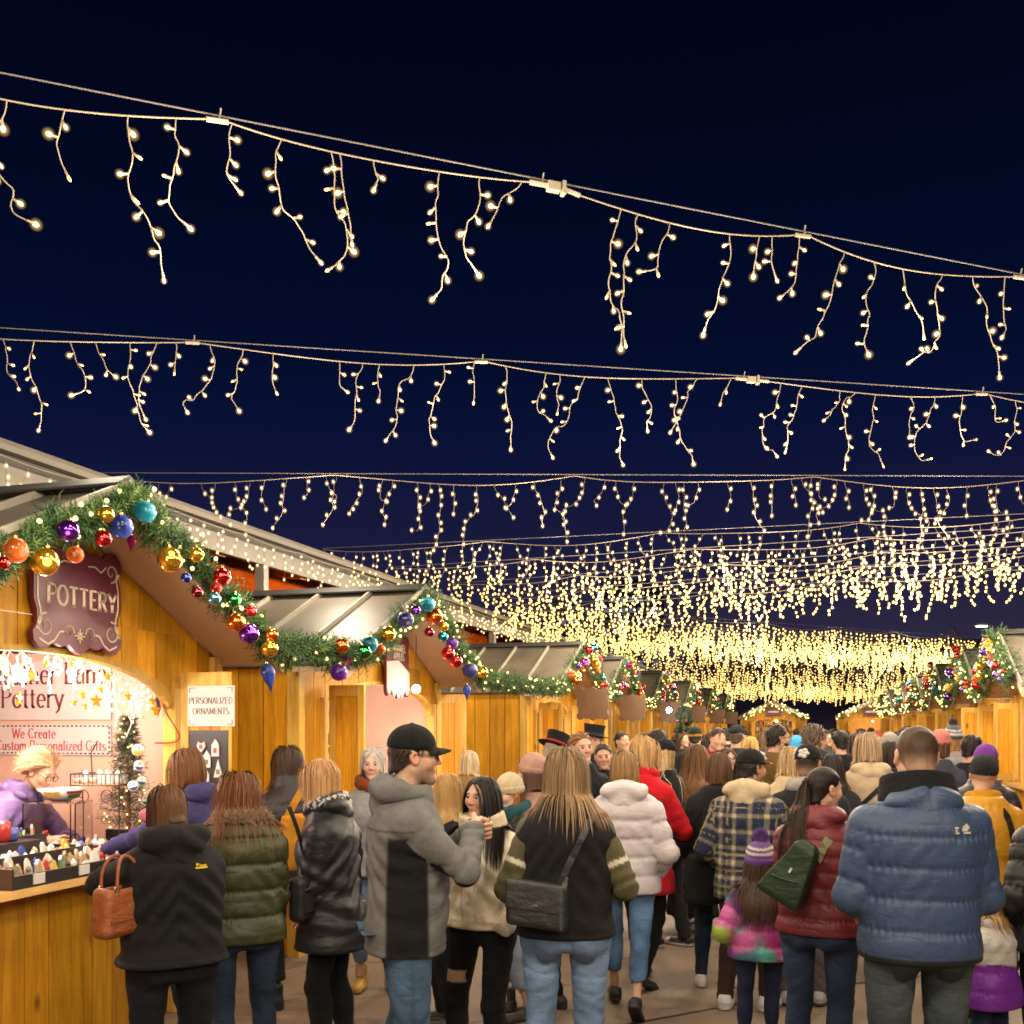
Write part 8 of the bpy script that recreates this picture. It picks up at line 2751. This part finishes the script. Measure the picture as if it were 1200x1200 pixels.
# tan handbag on the forearm of the woman in the rain coat
p = ray(141, 1064, 4.30)
e = empty('handbag', p, YAW + 1.1, 'tan leather handbag with two short handles hanging in front of the counter', 'handbag')
def f(X, Y, Z):
    w = .15 - .25 * np.clip(Z + .02, -.2, .2) * .35
    d = rbox(X, Y, Z, (0, 0, -.01), (.15, .068, .125), .045)
    d = smax(d, np.abs(X) - w, .02)
    return smax(d, -rbox(X, Y, Z, (0, 0, .12), (.105, .045, .06), .02), .01)
bag = soft(f, (-.2, -.12, -.18), (.2, .12, .18), .009, 'bag_body', M_LEATHER, e, TAN, .004, 22)
for y in (-.058, .058):
    m = MB(); m.col = TAN
    m.tube(smooth_path([Vector((-.075, y, .07)), Vector((-.07, y, .19)), Vector((-.03, y * .6, .255)), Vector((.03, y * .6, .255)), Vector((.07, y, .19)), Vector((.075, y, .07))]), .0095, 6)
    m.build('handle', M_LEATHER, e, True, True)
    m = MB()
    for x in (-.075, .075): m.lathe([(.016, -.006), (.016, .006)], 8, Matrix.Translation((x, y, .10)) @ Matrix.Rotation(R(90), 4, 'X'))
    m.build('ring', M_METAL, e)
m = MB(); m.col = tuple(c * .7 for c in TAN); m.box(-.12, .12, -.0745, -.066, -.055, -.047); m.build('seam', M_LEATHER, e, False, True)

e.scale = (.80, .80, .86)
# mustard tote of the dark-haired woman
J = TOTEW
p = ray(350, 985, 6.12)
e = empty('tote_bag', p, YAW - .35, 'mustard cloth tote bag hanging from the shoulder of the woman with tousled hair', 'bag')
MUS = (.52, .23, .018)
def f(X, Y, Z):
    w = .115 - .20 * Z
    d = np.maximum(np.abs(X + .15 * Z) - w, np.abs(Y) - (.055 - .10 * Z))
    d = smax(d, np.abs(Z + .01) - .17, .03)
    return d
soft(f, (-.24, -.13, -.24), (.24, .13, .2), .010, 'bag_body', M_CLOTH, e, MUS, .010, 17)
V, F = band(smooth_path([Vector((-.07, -.02, .13)), Vector((.0, -.03, .24)), Vector((.045, .0, .33))]) + [Vector((.065, .03, .41))], [Vector((0, -1, 0))] * 40, .045, .006)
put('strap', mesh('strap', V[:], F, M_CLOTH, False, np.tile(MUS, (len(V), 1))), e)

# small black shoulder bag of the older woman
p = ray(358, 1052, 5.22)
e = empty('shoulder_bag', p, YAW + 1.2, 'small black nylon bag at the hip of the older woman in the raincoat', 'bag')
soft(lambda X, Y, Z: rbox(X, Y, Z, (0, 0, 0), (.10, .05, .115), .035), (-.15, -.1, -.16), (.15, .1, .16), .009, 'bag_body', M_NYLON, e, (.016, .014, .016), .004)
m = MB(); m.col = (.02, .018, .02); m.box(-.085, .085, -.060, -.048, -.06, .03); m.build('front_pocket', M_NYLON, e, False, True)
m = MB(); m.tube([(-.08, -.052, .055), (.08, -.052, .055)], .004, 5); m.build('zip', M_METAL, e)
V, F = band([Vector(q) for q in ((.02, .0, .10), (.03, .03, .22), (.02, .07, .36), (.0, .10, .46))], [Vector((0, -1, 0))] * 4, .03, .005)
put('strap', mesh('strap', V, F, M_NYLON, False, np.tile((.016, .014, .016), (len(V), 1))), e)

# black crossbody bag of the woman in the vest
J = VEST
Mx = space(J)
e = bag_root(J, 'crossbody_bag', 'black leather crossbody bag resting on the left hip of the woman in the vest', 'bag', (-.125, -.235, 1.005), -.18)
inv = (Matrix.Translation(e.location) @ Matrix.Rotation(e.rotation_euler.z, 4, 'Z')).inverted() @ Mx
BK = (.016, .016, .018)
soft(lambda X, Y, Z: rbox(X, Y, Z + .10 * X, (0, 0, 0), (.135, .042, .10), .022), (-.19, -.1, -.16), (.19, .1, .16), .008, 'bag_body', M_LEATHER, e, BK, .002)
soft(lambda X, Y, Z: rbox(X, Y, Z + .10 * X, (-.005, -.030, .035), (.132, .016, .066), .014), (-.19, -.1, -.1), (.19, .06, .16), .007, 'flap', M_LEATHER, e, (.028, .026, .028), .001)
m = MB(); m.col = (.03, .05, .055)
m.box(.108, .120, -.046, -.040, -.10, .075); m.build('stripe', M_LEATHER, e, False, True)
m = MB(); m.box(-.012, .012, -.0515, -.046, .0, .006); m.build('clasp', M_METAL, e)
m = MB(); m.lathe([(.012, -.005), (.012, .005)], 8, Matrix.Translation((.125, -.01, .095)) @ Matrix.Rotation(R(90), 4, 'X')); m.tube([(.125, -.01, .095), (.135, -.012, .125)], .007, 6); m.build('buckle', M_METAL, e)
path = [Vector((-.03, -.3, 1.10)).lerp(Vector((.125, -.3, 1.425)), t) for t in np.linspace(0, 1, 9)]
P, Nn = on_body(J.topVF, path, [(.0, -1, .15)] * 9, .006)
P, Nn = [Vector((-.035, -.235, 1.085))] + P, [Vector((0, -1, 0))] + Nn
V, F = band([inv @ q for q in P], [inv.to_3x3() @ n for n in Nn], .030, .005)
put('strap', mesh('strap', V, F, M_LEATHER, False, np.tile((.02, .02, .024), (len(V), 1))), e)

# green sling bag of the woman in maroon
J = MAROON
Mx = space(J)
e = bag_root(J, 'sling_bag', 'dark green sling bag with a pale strap across the back of the maroon jacket', 'bag', (-.055, -.225, 1.10), 0)
inv = (Matrix.Translation(e.location) @ Matrix.Rotation(e.rotation_euler.z, 4, 'Z')).inverted() @ Mx
GR = (.014, .030, .012)
tl = Matrix.Rotation(R(28), 4, 'Y')
def f(X, Y, Z):
    a, b = X * math.cos(.5) - Z * math.sin(.5), X * math.sin(.5) + Z * math.cos(.5)
    w = .105 - .22 * b
    d = np.maximum(np.abs(a) - w, np.abs(Y) - (.07 - .10 * b))
    return smax(d, np.abs(b) - .20, .06)
soft(f, (-.32, -.14, -.3), (.32, .14, .3), .009, 'bag_body', M_NYLON, e, GR, .006, 16)
m = MB(); m.col = (.02, .045, .018)
Q = [tl @ Vector((-.085, -.105, -.06)), tl @ Vector((.0, -.112, -.045)), tl @ Vector((.075, -.098, -.02))]
m.tube(smooth_path(Q), .006, 6); m.build('pocket_seam', M_NYLON, e, True, True)
m = MB(); m.box(-.006, .006, -.108, -.102, .005, .035, tl); m.build('zip_pull', M_PAPER, e)
path = [Vector((.055, -.3, 1.23)).lerp(Vector((.125, -.16, 1.345)), t) for t in np.linspace(0, 1, 7)]
P, Nn = on_body(J.topVF, path, [(0, -1, .5)] * 7, .008)
V, F = band([inv @ q for q in P], [inv.to_3x3() @ n for n in Nn], .055, .006)
put('strap', mesh('strap', V, F, M_NYLON, False, np.tile((.16, .15, .07), (len(V), 1))), e)

e.scale = (.78, .85, .80)
# dark bag swinging behind the plaid shirt
p = ray(828, 1030, 6.75)
e = empty('shopping_bag', p, YAW + .3, 'soft black shopping bag hanging beside the plaid shirt', 'bag')
soft(lambda X, Y, Z: smax(rbox(X, Y, Z, (0, 0, 0), (.15, .06, .17), .05), np.abs(X) - .15 + .3 * Z * .3, .02), (-.2, -.12, -.22), (.2, .12, .22), .012, 'bag_body', M_CLOTH, e, (.010, .010, .011), .008)
V, F = band([Vector(q) for q in ((-.06, 0, .15), (-.02, .02, .32), (.03, .06, .46))], [Vector((0, -1, 0))] * 3, .03, .006)
put('strap', mesh('strap', V, F, M_CLOTH, False, np.tile((.012, .012, .012), (len(V), 1))), e)

# pink pouch in the hands of the woman in violet blue
p = ray(180, 955, 5.3)
e = empty('pink_pouch', p, YAW + .4, 'pink cloth pouch held up over the counter by the woman in violet blue', 'pouch')
soft(lambda X, Y, Z: smin(elld(X, Y, Z, (0, 0, 0), (.075, .045, .05)), elld(X, Y, Z, (.05, 0, .02), (.04, .04, .04)), .03), (-.12, -.1, -.1), (.14, .1, .1), .008, 'pouch', M_CLOTH, e, (.55, .18, .24), .008, 30)

# straps on the two fair-haired women and the mustard coat
for key, lab, a, b, c in (('strapblond', 'thin black strap crossing the back of the beige jacket', (-.02, -.3, 1.1), (.10, -.2, 1.36), (.012, .012, .012)), ('fleece', 'dark strap crossing the back of the cream fleece', (-.16, -.3, 1.15), (.14, -.2, 1.42), (.03, .025, .025)), ('mustard', 'dark strap over the right shoulder of the mustard coat', (.16, -.3, 1.05), (.07, -.2, 1.33), (.02, .015, .012))):
    J = PEOPLE[key]
    path = [Vector(a).lerp(Vector(b), t) for t in np.linspace(0, 1, 8)]
    P, Nn = on_body(J.topVF, path, [(0, -1, .2)] * 8, .006)
    V, F = band(P, Nn, .035, .006)
    o = put('bag_strap', mesh('bag_strap', V, F, M_CLOTH, False, np.tile(c, (len(V), 1))), loc=J.body.location, rot=J.body.rotation_euler)
    tag(o, lab, 'bag strap')

# pockets and marks sewn on clothing: parts of the garment
def sew(J, VF, garment, name, o, u, v, w, h, col, mat, off=.004, shape=None, n=8):
    V, F = patch(VF, o, u, v, w, h, n, n, off, shape)
    return put(name, mesh(name, V, F, mat, True, np.tile(np.array(col, np.float32), (len(V), 1))), garment)


pk = lambda a, b: (a * (1 - .22 * (.5 - b) ** 2 * 2), b - (.10 * (1 - abs(a) * 2) if b < -.3 else 0) * 1.0)
for J, c in ((BLUE, (.040, .050, .057)), (VEST, (.155, .235, .385)), (GRAY, (.06, .11, .19))):
    for sd in (-1, 1):
        sew(J, J.legVF, J.leg, 'back_pocket', (sd * .088 * J.B, -.2, .468 * J.H), (1, 0, sd * .06), (0, 0, 1), .135, .14, c, M_DENIM, .0030, pk)
# small marks: pale curved emblem on the blue jacket, yellow emblem on the rain coat
def emblem(J, o, bars, col, name='emblem'):
    bv = BVHTree.FromPolygons([tuple(p) for p in J.topVF[0].tolist()], [tuple(f) for f in J.topVF[1].tolist()])
    m = MB(); m.col = col
    for x0, x1, z0, z1 in bars:
        V = []
        for (x, z) in ((x0, z0), (x1, z0), (x1, z1), (x0, z1)):
            p = Vector((o[0] + x, -.6, o[1] + z))
            hit = bv.ray_cast(p, Vector((0, 1, 0)))
            V.append((hit[0] if hit[0] is not None else Vector((p.x, -.2, p.z))) + Vector((0, -.004, 0)))
        m.add(V + [q + Vector((0, .006, 0)) for q in V], [(0, 1, 2, 3), (7, 6, 5, 4), (0, 4, 5, 1), (1, 5, 6, 2), (2, 6, 7, 3), (3, 7, 4, 0)])
    return m.build(name, M_KNIT, J.top, False, True)


arcs = []
for k, r in enumerate((.018, .027, .036)):
    for a0 in np.linspace(0, 1.4, 6)[:-1]:
        xa, za = .018 - r * math.cos(a0) * .9 + .012, -.006 + r * math.sin(a0) * .62
        arcs.append((xa - .0045, xa + .0045, za, za + .008))
bars = [(-.036, -.022, .004, .011), (-.036, -.026, -.006, .001), (-.036, -.020, -.016, -.009), (.0, .03, -.016, -.008)]
emblem(BLUE, (.115, 1.375), arcs + bars, (.62, .58, .50))
emblem(COAT, (.095, 1.185), [(-.022, -.013, .003, .013), (-.010, -.006, .004, .010), (-.026, .026, -.009, -.002), (-.004, .004, .0, .006), (.008, .022, .0, .006)], (.62, .40, .02))
